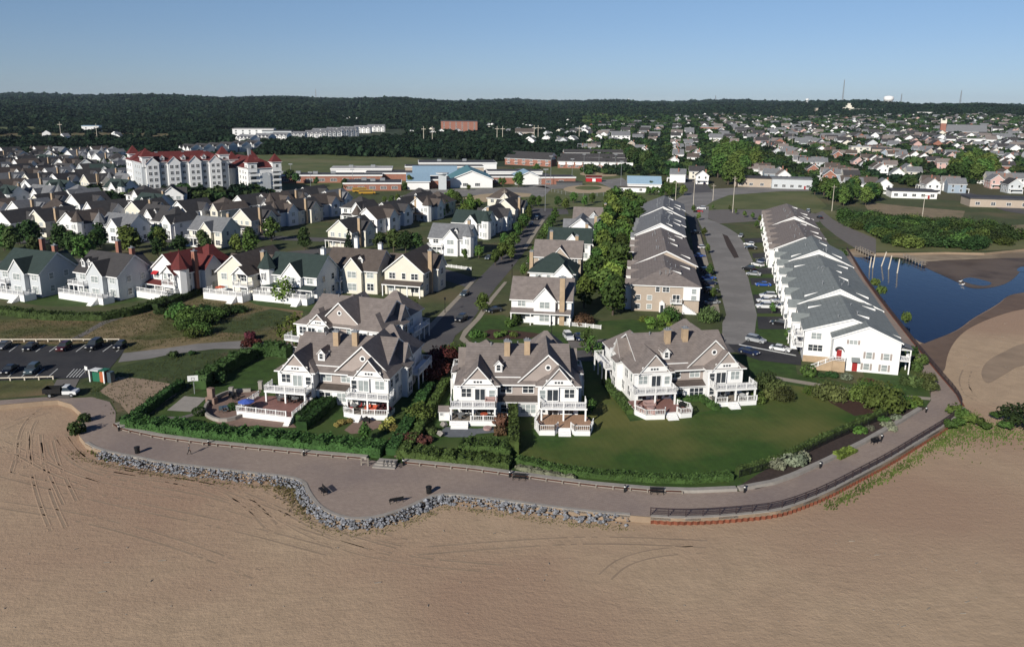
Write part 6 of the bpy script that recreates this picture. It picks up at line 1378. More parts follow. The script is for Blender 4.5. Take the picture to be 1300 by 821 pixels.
# a walker: one skinned body, clothes and hair as children
def person(px, py, ang, label):
    x, y = P(px, py)
    J = [(0,0,.93), (0,.0,1.15), (0,-.01,1.40), (0,-.02,1.52), (0,-.05,1.60), (0,-.05,1.72),
         (.10,0,.90), (.11,-.20,.50), (.11,-.20,.09), (.11,-.36,.04), (-.10,0,.90), (-.10,.10,.50), (-.10,.36,.14), (-.10,.24,.04),
         (.20,-.01,1.40), (.26,.10,1.14), (.25,.04,.90), (-.20,-.01,1.40), (-.26,-.10,1.14), (-.24,-.26,.95)]
    E = [(0,1),(1,2),(2,3),(3,4),(4,5),(0,6),(6,7),(7,8),(8,9),(0,10),(10,11),(11,12),(12,13),(2,14),(14,15),(15,16),(2,17),(17,18),(18,19)]
    Rr = [.15,.135,.155,.06,.095,.085, .095,.065,.045,.04,.095,.065,.045,.04,.065,.048,.036,.065,.048,.036]
    hands = []
    for b, s in ((16, 1), (19, -1)):
        wx, wy, wz = J[b]; p0 = len(J); J.append((wx, wy-.02, wz-.07)); Rr.append(.034); E.append((b, p0))
        for k in range(4):
            f = len(J); J.append((wx+(k-1.5)*.017, wy-.035, wz-.13-.006*(k in (1, 2)))); Rr.append(.009); J.append((wx+(k-1.5)*.016, wy-.05, wz-.165-.008*(k in (1, 2)))); Rr.append(.008); E += [(p0, f), (f, f+1)]
        f = len(J); J.append((wx-s*.035, wy-.05, wz-.09)); Rr.append(.01); J.append((wx-s*.04, wy-.065, wz-.12)); Rr.append(.009); E += [(p0, f), (f, f+1)]
    me = bpy.data.meshes.new('person'); me.from_pydata(J, E, [])
    for m in ('skin', 'paint_gray', 'black_metal'): me.materials.append(MATS[m])
    o = link('person', me, None, (x, y, 0.03), ang); tag(o, label, 'person')
    sk = o.modifiers.new('skin', 'SKIN'); ly = me.skin_vertices[0].data if me.skin_vertices else None
    if ly is None:
        bpy.context.view_layer.objects.active = o
    else:
        for i, r in enumerate(Rr): ly[i].radius = (r, r*0.82 if i < 3 else r)
        ly[0].use_root = True
    o.modifiers.new('sub', 'SUBSURF').levels = 1; o.modifiers['sub'].render_levels = 2
    dg = bpy.context.evaluated_depsgraph_get(); ev = o.evaluated_get(dg); nm = bpy.data.meshes.new_from_object(ev)
    o.modifiers.clear(); o.data = nm
    for m in ('skin',): pass
    if len(nm.materials) == 0:
        for m in ('skin', 'paint_gray', 'black_metal'): nm.materials.append(MATS[m])
    for p in nm.polygons:
        z = p.center.z; p.use_smooth = True
        p.material_index = 2 if z < .95 and abs(p.center.x) < .2 else (1 if z < 1.47 and not (abs(p.center.x) > .22 and z < 1.12) else 0)
    h = MB()
    for i in range(10):
        for j in range(4):
            def q(a, b): return (.105*math.cos(a)*math.cos(b), -.03+.118*math.sin(a)*math.cos(b), 1.66+.14*math.sin(b))
            a0, a1, b0, b1 = 6.283*i/10, 6.283*(i+1)/10, j*.39, (j+1)*.39; h.add([q(a0,b0), q(a1,b0), q(a1,b1), q(a0,b1)], [(0,1,2,3)])
    h.build('hair', 'cloth_black', o)
    f = MB()
    for s in (-1, 1): f.box(s*.035-.014, s*.035+.014, -.152, -.138, 1.655, 1.672)
    f.build('eyes', 'cloth_black', o); MB().box(-.012, .012, -.168, -.14, 1.61, 1.655).build('nose', 'skin', o); MB().box(-.026, .026, -.146, -.135, 1.578, 1.588).build('mouth', 'door_red', o)
    for s in (-1, 1): MB().box(s*.098-.012, s*.098+.012, -.065, -.03, 1.62, 1.68).build('ear', 'skin', o)
person(240.5, 577, R(95), 'person in dark clothes walking along the promenade beside the boulders')

# ------------------------------------------------------------------ vehicles
CP = {}
def wheel(mb, x, y, r=.34, w=.22):
    pass
def make_car(kind, paint, label, group):
    L, Wd, hb, hr = dict(sedan=(4.7, 1.82, .92, 1.44), suv=(4.7, 1.9, 1.08, 1.74), hatch=(4.1, 1.75, .95, 1.5), van=(5.2, 2.0, 1.15, 2.0))[kind]
    t = thing('parked_car', label, 'car', (0, 0, 0), 0, group)
    h = L/2; w = Wd/2; b = MB()
    pr = [(-h, .38), (-h, hb-.14), (-h+.18, hb-.02), (h-1.35, hb), (h-.25, hb-.20), (h, hb-.36), (h, .36), (h-.2, .26), (-h+.2, .26)]
    n = len(pr)
    pts = [(p[0], -w+(.10 if abs(p[0]) > h-.3 else 0), p[1]) for p in pr]+[(p[0], w-(.10 if abs(p[0]) > h-.3 else 0), p[1]) for p in pr]
    b.add(pts, [tuple(range(n)), tuple(range(2*n-1, n-1, -1))]+[(i, n+i, n+(i+1) % n, (i+1) % n) for i in range(n)])
    b.build('body', 'paint_'+paint, t)
    x0, x1 = (-h+.55 if kind == 'sedan' else -h+.08), h-1.15
    xr0, xr1 = (-h+1.35 if kind == 'sedan' else -h+.45), h-2.0
    wi = w-.06; wr = w-.26
    c = MB().add([(x0,-wi,hb-.03),(x1,-wi,hb-.03),(x1,wi,hb-.03),(x0,wi,hb-.03),(xr0,-wr,hr-.05),(xr1,-wr,hr-.05),(xr1,wr,hr-.05),(xr0,wr,hr-.05)], [(0,1,5,4),(1,2,6,5),(2,3,7,6),(3,0,4,7)])
    c.build('window', 'glass', t)
    MB().add([(xr0-.03,-wr-.03,hr-.06),(xr1+.03,-wr-.03,hr-.06),(xr1+.03,wr+.03,hr-.06),(xr0-.03,wr+.03,hr-.06),(xr0+.12,-wr+.06,hr),(xr1-.12,-wr+.06,hr),(xr1-.12,wr-.06,hr),(xr0+.12,wr-.06,hr)], [(4,5,6,7),(0,1,5,4),(1,2,6,5),(2,3,7,6),(3,0,4,7)]).build('roof', 'paint_'+paint, t)
    for xx in (-h+.85, h-.85):
        for s in (-1, 1):
            m = MB(); k = 12; r = .34
            pts = [(xx+r*math.cos(6.283*i/k), s*(w-.02), .34+r*math.sin(6.283*i/k)) for i in range(k)]+[(xx+r*math.cos(6.283*i/k), s*(w-.24), .34+r*math.sin(6.283*i/k)) for i in range(k)]
            m.add(pts, [tuple(range(k)), tuple(range(k, 2*k))]+[(i, (i+1) % k, k+(i+1) % k, k+i) for i in range(k)])
            wo = m.build('wheel', 'tyre', t)
            rim = [(xx+.2*math.cos(6.283*i/k), s*(w-.005), .34+.2*math.sin(6.283*i/k)) for i in range(k)]
            MB().add(rim, [tuple(range(k)) if s < 0 else tuple(range(k-1, -1, -1))]).build('rim', 'gray_metal', wo)
    for s in (-1, 1):
        MB().box(h-.14, h+.01, s*(w-.36)-.2, s*(w-.36)+.2, hb-.36, hb-.22).build('headlight', 'lamp_white', t)
        MB().box(-h-.01, -h+.1, s*(w-.34)-.18, s*(w-.34)+.18, hb-.3, hb-.16).build('taillight', 'awning_red', t)
        MB().box(x1-.35, x1-.15, s*(w+.02)-.09, s*(w+.02)+.09, hb+.0, hb+.14).build('mirror', 'paint_'+paint, t)
    return t
def car(front, rear, kind, paint, label, group=None, z=0.06):
    a, b = Vector(P(*front)), Vector(P(*rear)); m = (a+b)/2; d = a-b
    if (kind) not in CP:
        t = make_car(kind, paint, label, group); CP[kind] = (t, paint); t.location = (m.x, m.y, z); t.rotation_euler.z = math.atan2(d.y, d.x)
    else:
        p, p0 = CP[kind]; dup(p, (m.x, m.y, z), math.atan2(d.y, d.x), label=label, group=group, swap={'paint_'+p0: 'paint_'+paint})
        r = None
def car_dup_group(): pass
CARS = [((32,447.5),(46,438.5),'sedan','black','black sedan in the back row of the car park nearest the left edge'), ((74,448.5),(89,439),'suv','maroon','dark maroon SUV in the back row of the car park'), ((112,446.5),(128,437),'van','black','large black van in the back row of the car park'), ((147,445.5),(158,437.5),'hatch','black','small black car at the end of the car park back row'), ((-2,446),(12,437.5),'sedan','gray','gray car half cut off at the left end of the back row'),
 ((4,477.5),(21,467),'sedan','black','black sedan in the front row of the car park'), ((33,479),(50,466),'suv','slate','slate blue SUV in the front row of the car park'),
 ((512,407),(527,405),'sedan','tan','silver tan sedan on the drive beside the second row duplex'), ((579,411.5),(592,403.5),'suv','black','black SUV parked on the street by the round corner tree'), ((584,379),(596,371),'sedan','slate','slate sedan on the left kerb of the street'), ((619,398),(636,394.5),'sedan','black','black sedan behind the round corner tree'), ((725,434.5),(718,426),'suv','white','white SUV behind the middle duplex'), ((738,434.5),(731,427),'sedan','navy','navy sedan beside the white SUV behind the middle duplex'),
 ((678,282),(684,276),'suv','black','black SUV far up the long street'), ((672,289),(678,283),'sedan','navy','navy sedan far up the long street'), ((655,301),(662,295),'sedan','silver','silver sedan on the left of the long street'), ((650,309),(658,303),'suv','black','black SUV on the left of the long street'), ((637,322),(646,315),'sedan','black','black sedan on the left of the long street near the small trees'), ((614,333),(626,325),'sedan','slate','blue gray car at the street corner by the turreted house'), ((631,327),(640,320),'suv','black','black SUV at the street corner behind the blue gray car'), ((675,328),(681,321),'sedan','white','white sedan on the right of the long street'), ((670,338),(676,331),'suv','white','white SUV on the right of the long street'), ((698,300),(703,295),'sedan','white','white car on the upper right of the long street'),
 ((912,385),(896,387),'sedan','silver','silver sedan nearest on the drives of the tan townhouses'), ((907,354),(892,355),'sedan','blue','blue sedan on the drives of the tan townhouses'), ((908,361),(893,362),'suv','navy','navy SUV on the drives of the tan townhouses'), ((899,315),(886,316),'hatch','white','white hatchback on the drives of the tan townhouses'), ((904,345),(890,346),'suv','navy','second navy SUV, higher on the townhouse drives'), ((894,326),(881,327),'sedan','blue','small blue car high on the townhouse drives'), ((889,296),(877,297),'sedan','black','black sedan on the farthest tan townhouse drive'), ((910,371),(896,372),'suv','black','black SUV on the shaded townhouse drive'),
 ((970,436.5),(949,432),'suv','silver','silver SUV on the black drive before the white townhouses'), ((1004,447.5),(977,443),'sedan','white','white sedan on the black drive below the white end wall'), ((978,411),(1001,414),'sedan','black','black sedan on the second drive of the white townhouses'), ((957,450.5),(945,447.5),'sedan','navy','dark car at the hedge corner beside the black drive'),
 ((961,391),(980,391.5),'suv','white','white SUV nearest on the third drive'), ((984,391.5),(1001,392),'sedan','white','white sedan by the porch on the third drive'), ((962,383.5),(980,384),'sedan','white','white sedan second on the third drive'), ((983,384.5),(1000,385),'suv','silver','silver SUV by the porch on the third drive'), ((966,377.5),(983,378),'suv','white','white SUV at the back of the third drive'), ((958,363),(979,363.5),'sedan','blue','bright blue sedan before the white townhouses'), ((948,349),(965,350.5),'sedan','silver','silver sedan in the group before the white townhouses'), ((943,342),(958,345),'suv','black','black SUV at the road edge before the white townhouses'), ((953,336),(971,340),'suv','white','white SUV in the group before the white townhouses'), ((960,331),(976,334),'sedan','navy','navy sedan in the group before the white townhouses'), ((946,311),(956,312),'hatch','white','small white car on the farther townhouse drive'), ((948,316),(958,316.5),'sedan','black','black sedan on the farther townhouse drive'), ((938,303),(943,299),'sedan','silver','silver sedan beside the traffic island'),
 ((881,269),(892,269.5),'sedan','red','red car at the entrance road by the gray townhouses'), ((885,265.5),(896,266),'suv','white','white SUV beside the red car at the entrance road'), ((1023,272),(1028,269),'van','white','white van on the boat ramp road'), ((1036,276),(1045,279),'sedan','black','black car on the boat ramp road')]
for f, r_, k, p, lb in CARS: car(f, r_, k, p, lb)
TSC = random.Random(5)
TC = [(888,219),(889,224),(892,229),(894,234),(880,206),(882,211),(874,196),(867,205),(870,215),(871,222),(872,230),(1005,222),(1012,228),(1022,235),(1036,232),(1044,238),(1020,222),(1008,214)]
for i, (px, py) in enumerate(TC):
    k = ('sedan', 'suv', 'hatch')[i % 3]; pt = ('black', 'white', 'silver', 'navy', 'gray', 'maroon')[i % 6]; a = PT(px, py) if py < 214 else (*P(px, py), 0.0)
    p, p0 = CP[k]; dup(p, (a[0], a[1], a[2]+0.12), R(80 if px < 950 else 112), label=f"tiny {pt} {k} parked on the {'straight' if px < 950 else 'slanting'} town street", group='cars parked in the town streets', swap={'paint_'+p0: 'paint_'+pt})
# dump truck on the promenade
def truck():
    a, b = Vector(P(101, 502)), Vector(P(58, 503)); m = (a+b)/2; d = a-b
    t = thing('dump_truck', 'white cab pickup truck with black dump bed parked on the promenade', 'truck', (m.x, m.y, 0.03), math.atan2(d.y, d.x))
    MB().box(-2.9, 2.6, -.5, .5, .45, .72).build('chassis', 'black_metal', t)
    cb = MB(); pr = [(.35,.6),(.35,1.25),(1.75,1.25),(2.75,1.12),(2.85,.95),(2.85,.55)]
    n = len(pr); cb.add([(p[0],-.98,p[1]) for p in pr]+[(p[0],.98,p[1]) for p in pr], [tuple(range(n-1,-1,-1)), tuple(range(n,2*n))]+[(i,(i+1) % n,n+(i+1) % n,n+i) for i in range(n)])
    cb.build('cab', 'paint_white', t)
    MB().add([(.4,-.93,1.24),(1.95,-.93,1.24),(1.95,.93,1.24),(.4,.93,1.24),(.5,-.78,1.95),(1.25,-.78,1.95),(1.25,.78,1.95),(.5,.78,1.95)], [(0,1,5,4),(1,2,6,5),(2,3,7,6),(3,0,4,7)]).build('window', 'glass', t)
    MB().box(.42, 1.32, -.82, .82, 1.95, 2.05).build('roof', 'paint_white', t)
    MB().box(-3.1, .15, -1.08, -1.0, .85, 1.75).box(-3.1, .15, 1.0, 1.08, .85, 1.75).box(.07, .15, -.99, .99, .85, 2.1).box(-3.1, -3.02, -.99, .99, .85, 1.75).box(-3.0, .06, -.99, .99, .85, .95).build('dump_bed', 'black_metal', t)
    for xx in (-1.9, 2.0):
        for s in (-1, 1):
            k = 12; r = .42; w = 1.02
            pts = [(xx+r*math.cos(6.283*i/k), s*w, .42+r*math.sin(6.283*i/k)) for i in range(k)]+[(xx+r*math.cos(6.283*i/k), s*(w-.3), .42+r*math.sin(6.283*i/k)) for i in range(k)]
            wo = MB().add(pts, [tuple(range(k)), tuple(range(k, 2*k))]+[(i, (i+1) % k, k+(i+1) % k, k+i) for i in range(k)]).build('wheel', 'tyre', t)
            MB().add([(xx+.24*math.cos(6.283*i/k), s*(w+.01), .42+.24*math.sin(6.283*i/k)) for i in range(k)], [tuple(range(k))]).build('rim', 'gray_metal', wo)
    for s in (-.7, .7): MB().box(2.8, 2.87, s-.16, s+.16, .8, .98).build('headlight', 'lamp_white', t)
    MB().box(2.86, 2.95, -.98, .98, .5, .68).build('bumper', 'black_metal', t)
truck()
# school bus in front of the school
def bus(px, py, ang, label):
    x, y = P(px, py); t = thing('school_bus', label, 'bus', (x, y, .08), ang)
    MB().box(-5, 3.6, -1.2, 1.2, .6, 2.9).box(3.605, 5, -1.0, 1.0, .6, 1.7).build('body', 'yellow', t); MB().box(-4.8, 3.4, -1.22, 1.22, 1.75, 2.4).build('window', 'glass', t)
    for xx in (-3, 3.9):
        for s in (-1, 1): MB().box(xx-.45, xx+.45, s*1.1-.14, s*1.1+.14, 0, .9).build('wheel', 'tyre', t)
bus(458, 244.5, R(10), 'yellow school bus parked beside the brick school wing')
bus(466, 247, R(10), 'second yellow school bus in front of the first')

# ------------------------------------------------------------------ car park fences, kiosk, hoop
def guard(a, b, label):
    A, B = P(*a), P(*b); t = thing('guard_rail', label, 'fence'); l = resample([A, B], 2.7)
    for p, q in zip(l, l[1:]): MB().bar((*p, .62), (*q, .62), .14, .22).build('rail', 'wood_pale', t)
    for p in l: MB().box(p[0]-.12, p[0]+.12, p[1]-.12, p[1]+.12, 0, .74).build('post', 'wood_pale', t)
guard((-60,434), (165,433.5), 'pale timber guard rail behind the back row of parked cars'); guard((-60,485), (68,481.5), 'pale timber guard rail in front of the front row of parked cars')
x, y = P(127, 484); t = thing('beach_shelter', 'small green shelter with white frame and orange brick panel beside the car park', 'shelter', (x, y, 0), R(-16))
for s in (-1.7, 1.75): MB().box(s-.12, s+.12, -.8, -.56, 0, 2.5).build('post', 'trim', t)
MB().box(-1.55, .3, -.3, .9, 0, 1.9).build('green_cabin', 'green_plastic', t); MB().box(.35, 1.6, -.35, .8, 0, 2.2).build('brick_panel', 'orange_brick_panel', t); MB().box(1.9, 2.9, -.2, .9, 0, 2.2).build('blue_cabin', 'paint_slate', t)
MB().box(-1.8, .4, -.7, 1.0, 2.3, 2.45).build('roof', 'lamp_white', t); MB().box(.42, 2.0, -.7, 1.0, 2.45, 2.6).build('roof', 'green_plastic', t)
x, y = P(110, 475); t = thing('sign_board', 'small white sign board on posts at the end of the car park', 'sign', (x, y, 0), R(-30)); MB().box(-.5, .5, -.03, .03, .9, 1.7).build('board', 'lamp_white', t); MB().box(-.42, -.34, .031, .09, 0, 1.6).build('post', 'wood_gray', t); MB().box(.34, .42, .031, .09, 0, 1.6).build('post', 'wood_gray', t)
x, y = P(247, 500); t = thing('basketball_hoop', 'white basketball backboard on a pole at the small concrete court', 'basketball hoop', (x, y, 0), R(15))
MB().box(-.06, .06, -.06, .06, 0, 3.0).bar((0, 0, 2.9), (0, -.6, 3.3), .08).build('pole', 'gray_metal', t); MB().box(-.95, .95, -.68, -.62, 2.85, 3.95).build('backboard', 'lamp_white', t)
MB().box(-.3, -.24, -.70, -.681, 3.1, 3.55).box(.24, .3, -.70, -.681, 3.1, 3.55).box(-.239, .239, -.70, -.681, 3.49, 3.55).build('target_square', 'cloth_black', t)
mb = MB()
for i in range(10): a0, a1 = .628*i, .628*(i+1); mb.bar((.23*math.cos(a0), -.95+.23*math.sin(a0), 3.05), (.23*math.cos(a1), -.95+.23*math.sin(a1), 3.05), .03)
mb.build('rim', 'rust', t)
# brick terrace wall, chimney stack and pergola-like seats
c_ = PP([(308,530),(295,535),(280,537),(266,533),(258,526),(259,517),(268,509),(280,502.5),(293,498),(310,497),(325,496.5)])
along([p for p in smooth(c_, 1)], 'terrace_wall', 'curved low masonry wall round the brick terrace', 'wall', 'concrete', 0.65, -0.45)
x, y = P(269, 512); t = thing('garden_fireplace', 'tall brick garden fireplace at the rim of the round terrace', 'fireplace', (x, y, .07), R(-20)); MB().box(-1.0, 1.0, -.5, .5, 0, 1.2).box(-.6, .6, -.4, .4, 1.201, 3.0).build('stack', 'brick_patio', t); MB().box(-.5, .5, -.52, -.48, .2, .9).build('firebox', 'cloth_black', t)
for px, py, lb in ((331,494,'stone pier at the head of the red deck steps'), (294,502,'stone pier beside the dark seats on the terrace')):
    x, y = P(px, py); MBo = MB().box(-.35, .35, -.35, .35, 0, 1.5).box(-.42, .42, -.42, .42, 1.501, 1.65).build('stone_pier', 'concrete', None, (x, y, .05)); tag(MBo, lb, 'pier')
# patio furniture
FP = {}
def furniture(kind, x, y, z, ang, label, group=None, col=None):
    base = {'chair': 'cloth_black', 'table': 'gray_metal', 'sofa': 'cloth_mauve', 'umbrella': 'cloth_orange', 'grill': 'cloth_black', 'ottoman': 'cloth_mauve'}[kind]
    if kind not in FP:
        t = thing({'chair': 'patio_chair', 'table': 'patio_table', 'sofa': 'patio_sofa', 'umbrella': 'patio_umbrella', 'grill': 'barbecue_grill', 'ottoman': 'ottoman'}[kind], label, {'chair': 'chair', 'table': 'table', 'sofa': 'sofa', 'umbrella': 'umbrella', 'grill': 'grill', 'ottoman': 'ottoman'}[kind])
        if kind == 'chair':
            MB().box(-.28, .28, -.28, .28, .40, .47).build('seat', base, t); MB().add([(-.28,.26,.47),(.28,.26,.47),(.28,.38,.98),(-.28,.38,.98),(-.28,.32,.47),(.28,.32,.47),(.28,.44,.98),(-.28,.44,.98)], [(0,1,2,3),(5,4,7,6),(0,3,7,4),(1,5,6,2),(3,2,6,7)]).build('backrest', base, t)
            for a in (-.25, .25):
                for b in (-.25, .25): MB().box(a-.025, a+.025, b-.025, b+.025, 0, .40).build('leg', 'black_metal', t)
        elif kind == 'table':
            MB().cyl((0, 0), .7, .70, .75, 14).build('tabletop', base, t); MB().cyl((0, 0), .06, .03, .70, 8).build('stem', 'black_metal', t); MB().cyl((0, 0), .35, 0, .03, 10).build('base', 'black_metal', t)
        elif kind == 'sofa':
            MB().box(-1.1, 1.1, -.4, .4, .08, .42).build('seat', base, t); MB().box(-1.1, 1.1, .405, .62, .08, .85).build('backrest', base, t)
            for a in (-1.0, 1.0): MB().box(a-.1, a+.1, -.4, .4, .421, .62).build('arm', base, t)
        elif kind == 'umbrella':
            MB().cyl((0, 0), .03, 0, 2.4, 6).build('pole', 'gray_metal', t); MB().cyl((0, 0), 1.5, 2.1, 2.62, 8, r1=0).build('canopy', base, t)
        elif kind == 'grill':
            MB().box(-.6, .6, -.3, .3, .35, .85).cyl((0, 0), .32, .851, 1.15, 8, r1=.2).build('body', base, t); MB().box(-.55, -.45, -.28, .28, 0, .349).build('leg', base, t); MB().box(.45, .55, -.28, .28, 0, .349).build('leg', base, t)
        else:
            MB().cyl((0, 0), .75, .05, .42, 12).build('cushion', base, t); MB().cyl((0, 0), .7, 0, .049, 12).build('plinth', 'black_metal', t)
        FP[kind] = (t, col or base); t.location = (x, y, z); t.rotation_euler.z = ang
        if group: t['group'] = group
        if col: 
            for ch in t.children:
                for sl_ in ch.material_slots:
                    if sl_.material.name == base: sl_.link = 'OBJECT'; sl_.material = MATS[col]
    else: p_, c_ = FP[kind]; dup(p_, (x, y, z), ang, label=label, group=group, swap={c_: col or base} if c_ != (col or base) else None)
def on(d, lx, ly):
    _, (cx, cy), yw = DUP[d]; return cx+lx*math.cos(yw)-ly*math.sin(yw), cy+lx*math.sin(yw)+ly*math.cos(yw), yw
def suite(d, lx, ly, z, lb, n=4, table='gray_metal', chairs='cloth_black', r=1.05):
    x, y, yw = on(d, lx, ly); furniture('table', x, y, z, 0, 'round table '+lb, None, table)
    for k in range(n):
        a = 6.283*k/n+.4; furniture('chair', x+r*math.cos(a), y+r*math.sin(a), z, a-math.pi/2, f"{ {'cloth_black': 'black', 'cloth_mauve': 'mauve', 'paint_gray': 'gray', 'lamp_white': 'white', 'door_red': 'red'}[chairs] } chair {lb}", 'chairs '+lb, chairs)
suite(0, -6.4, -2.3, 1.15, 'under the left balcony of the red deck duplex', 5); suite(0, -9.2, -2.0, 1.15, 'at the house end of the big red deck', 3, chairs='paint_gray')
x, y, yw = on(0, -13.2, -7.6); furniture('umbrella', x, y, 0.55, 0, 'small blue umbrella at the corner of the big red deck', None, 'cloth_blue'); x, y, yw = on(0, -12.0, -7.9); furniture('grill', x, y, 1.15, yw, 'black covered grill beside the blue umbrella', None, 'cloth_black')
x, y, yw = on(0, 8.4, -2.6); furniture('sofa', x, y, .95, yw, 'red cushioned sofa under the right balcony of the red deck duplex', None, 'cloth_orange'); suite(0, 5.2, -2.8, .95, 'with dark red chairs under the right balcony of the red deck duplex', 3, 'gray_metal', 'door_red')
x, y, yw = on(0, 8.9, -6.2); furniture('grill', x, y, .06, yw, 'round black covered grill on the small brick patio', None, 'cloth_black')
suite(1, -9.9, -2.2, .95, 'on the gray porch at the left of the middle duplex', 3, 'gray_metal', 'paint_gray'); suite(1, -5.9, -2.2, .95, 'with brown top under the left balcony of the middle duplex', 5, 'cloth_orange', 'cloth_black')
x, y, yw = on(1, -5.2, -5.3); furniture('ottoman', x, y, .06, 0, 'mauve covered round fire table on the gray stone patio', None, 'cloth_mauve'); x, y, yw = on(1, 3.9, -5.6); furniture('chair', x, y, .95, R(80), 'lone brown chair on the tan octagonal deck', None, 'cloth_mauve'); x, y, yw = on(1, -4.7, -.9); furniture('sofa', x, y, 3.36, yw, 'brown sofa on the left balcony of the middle duplex', None, 'cloth_mauve')
x, y, yw = on(2, -9.2, -4.9); furniture('ottoman', x, y, .95, 0, 'round mauve table with covered seats on the round red deck', None, 'cloth_mauve')
for k, (dx, dy, a) in enumerate(((-1.9, -.4, 90), (-.9, -2.0, 150), (.4, 1.7, 0))): x, y, yw = on(2, -9.2+dx, -4.9+dy); furniture('sofa', x, y, .95, yw+R(a), f"mauve sofa on the round red deck, {('left', 'front', 'house')[k]} side of the round table", None, 'cloth_mauve')
x, y, yw = on(2, -3.2, -5.0); furniture('grill', x, y, .95, yw, 'black covered grill at the right rim of the round red deck', None, 'cloth_black')
suite(2, 9.8, -2.0, .95, 'with white chairs under the right balcony of the round red deck duplex', 4, 'lamp_white', 'lamp_white'); suite(2, 5.2, -2.2, .95, 'beside the stairs at the right of the round red deck duplex', 2, 'gray_metal', 'paint_gray')
for (px, py, a) in ((293,506,30),(298,509,80),(303,506,140),(299,503,200)): x, y = P(px, py); furniture('chair', x, y, .07, R(a), 'dark chair in the ring of seats at the back of the brick terrace', 'chairs at the back of the brick terrace', 'cloth_black')
for (px, py, a) in ((280,523,20),(286,524,90),(291,522,150)): x, y = P(px, py); furniture('chair', x, y, .07, R(a), 'slate lounger chair on the open part of the brick terrace', 'chairs on the open brick terrace', 'paint_slate')
x, y = P(286, 521); furniture('table', x, y, .07, 0, 'low slate table on the open part of the brick terrace', None, 'paint_slate')
hx, hy = Vector((-79.5, 222.5)), 0
x, y = -79.5+-2.4*math.cos(R(-20))-(-3.4)*math.sin(R(-20)), 222.5-2.4*math.sin(R(-20))-3.4*math.cos(R(-20)); furniture('umbrella', x, y, 1.2, 0, 'red orange umbrella on the white deck of the cream house', None, 'cloth_orange')
# garden shed left of the middle duplex
x, y = P(566, 534); t = thing('garden_shed', 'small white garden shed with gray roof left of the middle duplex', 'shed', (x, y, 0), R(2))
MB().box(-1.2, 1.2, 0, 1.6, 0, 1.9).build('wall', 'siding_white', t); MB().gable(-1.2, 1.2, 0, 1.6, 1.9, 2.6, 'x', oh=.2, rake=.15, th=.08).build('roof', ['roof_brown', 'trim'], t); MB().box(-.2, .9, -.05, -.004, .05, 1.7).build('door', 'trim', t); window(t, -.75, -.005, 1.1, .5, .4)
for px, py, s_, lb in ((559.5,553,.55,'pale boulder at the left edge of the stone patio'), (563,541,.5,'smaller pale boulder above the stone patio')):
    b = MB().add(*boulder_faces((0, 0, .3), s_*1.6, q_)).build('garden_boulder', 'concrete', None, (*P(px, py), 0)); tag(b, lb, 'boulder')
# white picket fence behind the middle duplex, white fence on the corner plot
def picket(line, label):
    t = thing('picket_fence', label, 'fence'); l = resample(PP(line), 2.0)
    for p, q in zip(l, l[1:]):
        A, B = Vector(p), Vector(q); mb = MB().bar((*p, .9), (*q, .9), .06).bar((*p, .3), (*q, .3), .06)
        for i in range(10): c = A.lerp(B, (i+.5)/10); mb.box(c.x-.05, c.x+.05, c.y-.02, c.y+.02, .05, 1.05)
        mb.build('panel', 'trim', t)
    for p in l: MB().box(p[0]-.07, p[0]+.07, p[1]-.07, p[1]+.07, 0, 1.2).build('post', 'trim', t)
picket([(714,413),(738,415),(763,418)], 'white picket fence at the foot of the tree belt'); picket([(555,337.5),(604,344)], 'white fence along the corner plot of the turreted house')
# lamps and posts on the streets
def lamp(px, py, h, label, group):
    x, y = P(px, py); t = thing('street_lamp', label, 'street lamp', (x, y, 0), 0, group)
    MB().cyl((0, 0), .1, 0, h, 6, r1=.06).build('pole', 'black_metal', t); MB().cyl((0, 0), .2, h+.002, h+.5, 6, r1=.28).cyl((0, 0), .3, h+.502, h+.7, 6, r1=.05).build('lantern', 'black_metal', t)
for px, py, w in ((565,397,'beside the lawn on the left sidewalk'),(518,436,'at the near end of the left sidewalk'),(907,443,'at the mouth of the lane behind the round red deck duplex'),(650,352,'on the right sidewalk'),(700,430,'on the lawn behind the middle duplex')): lamp(px, py, 3.6, 'black street lamp '+w, 'street lamps')
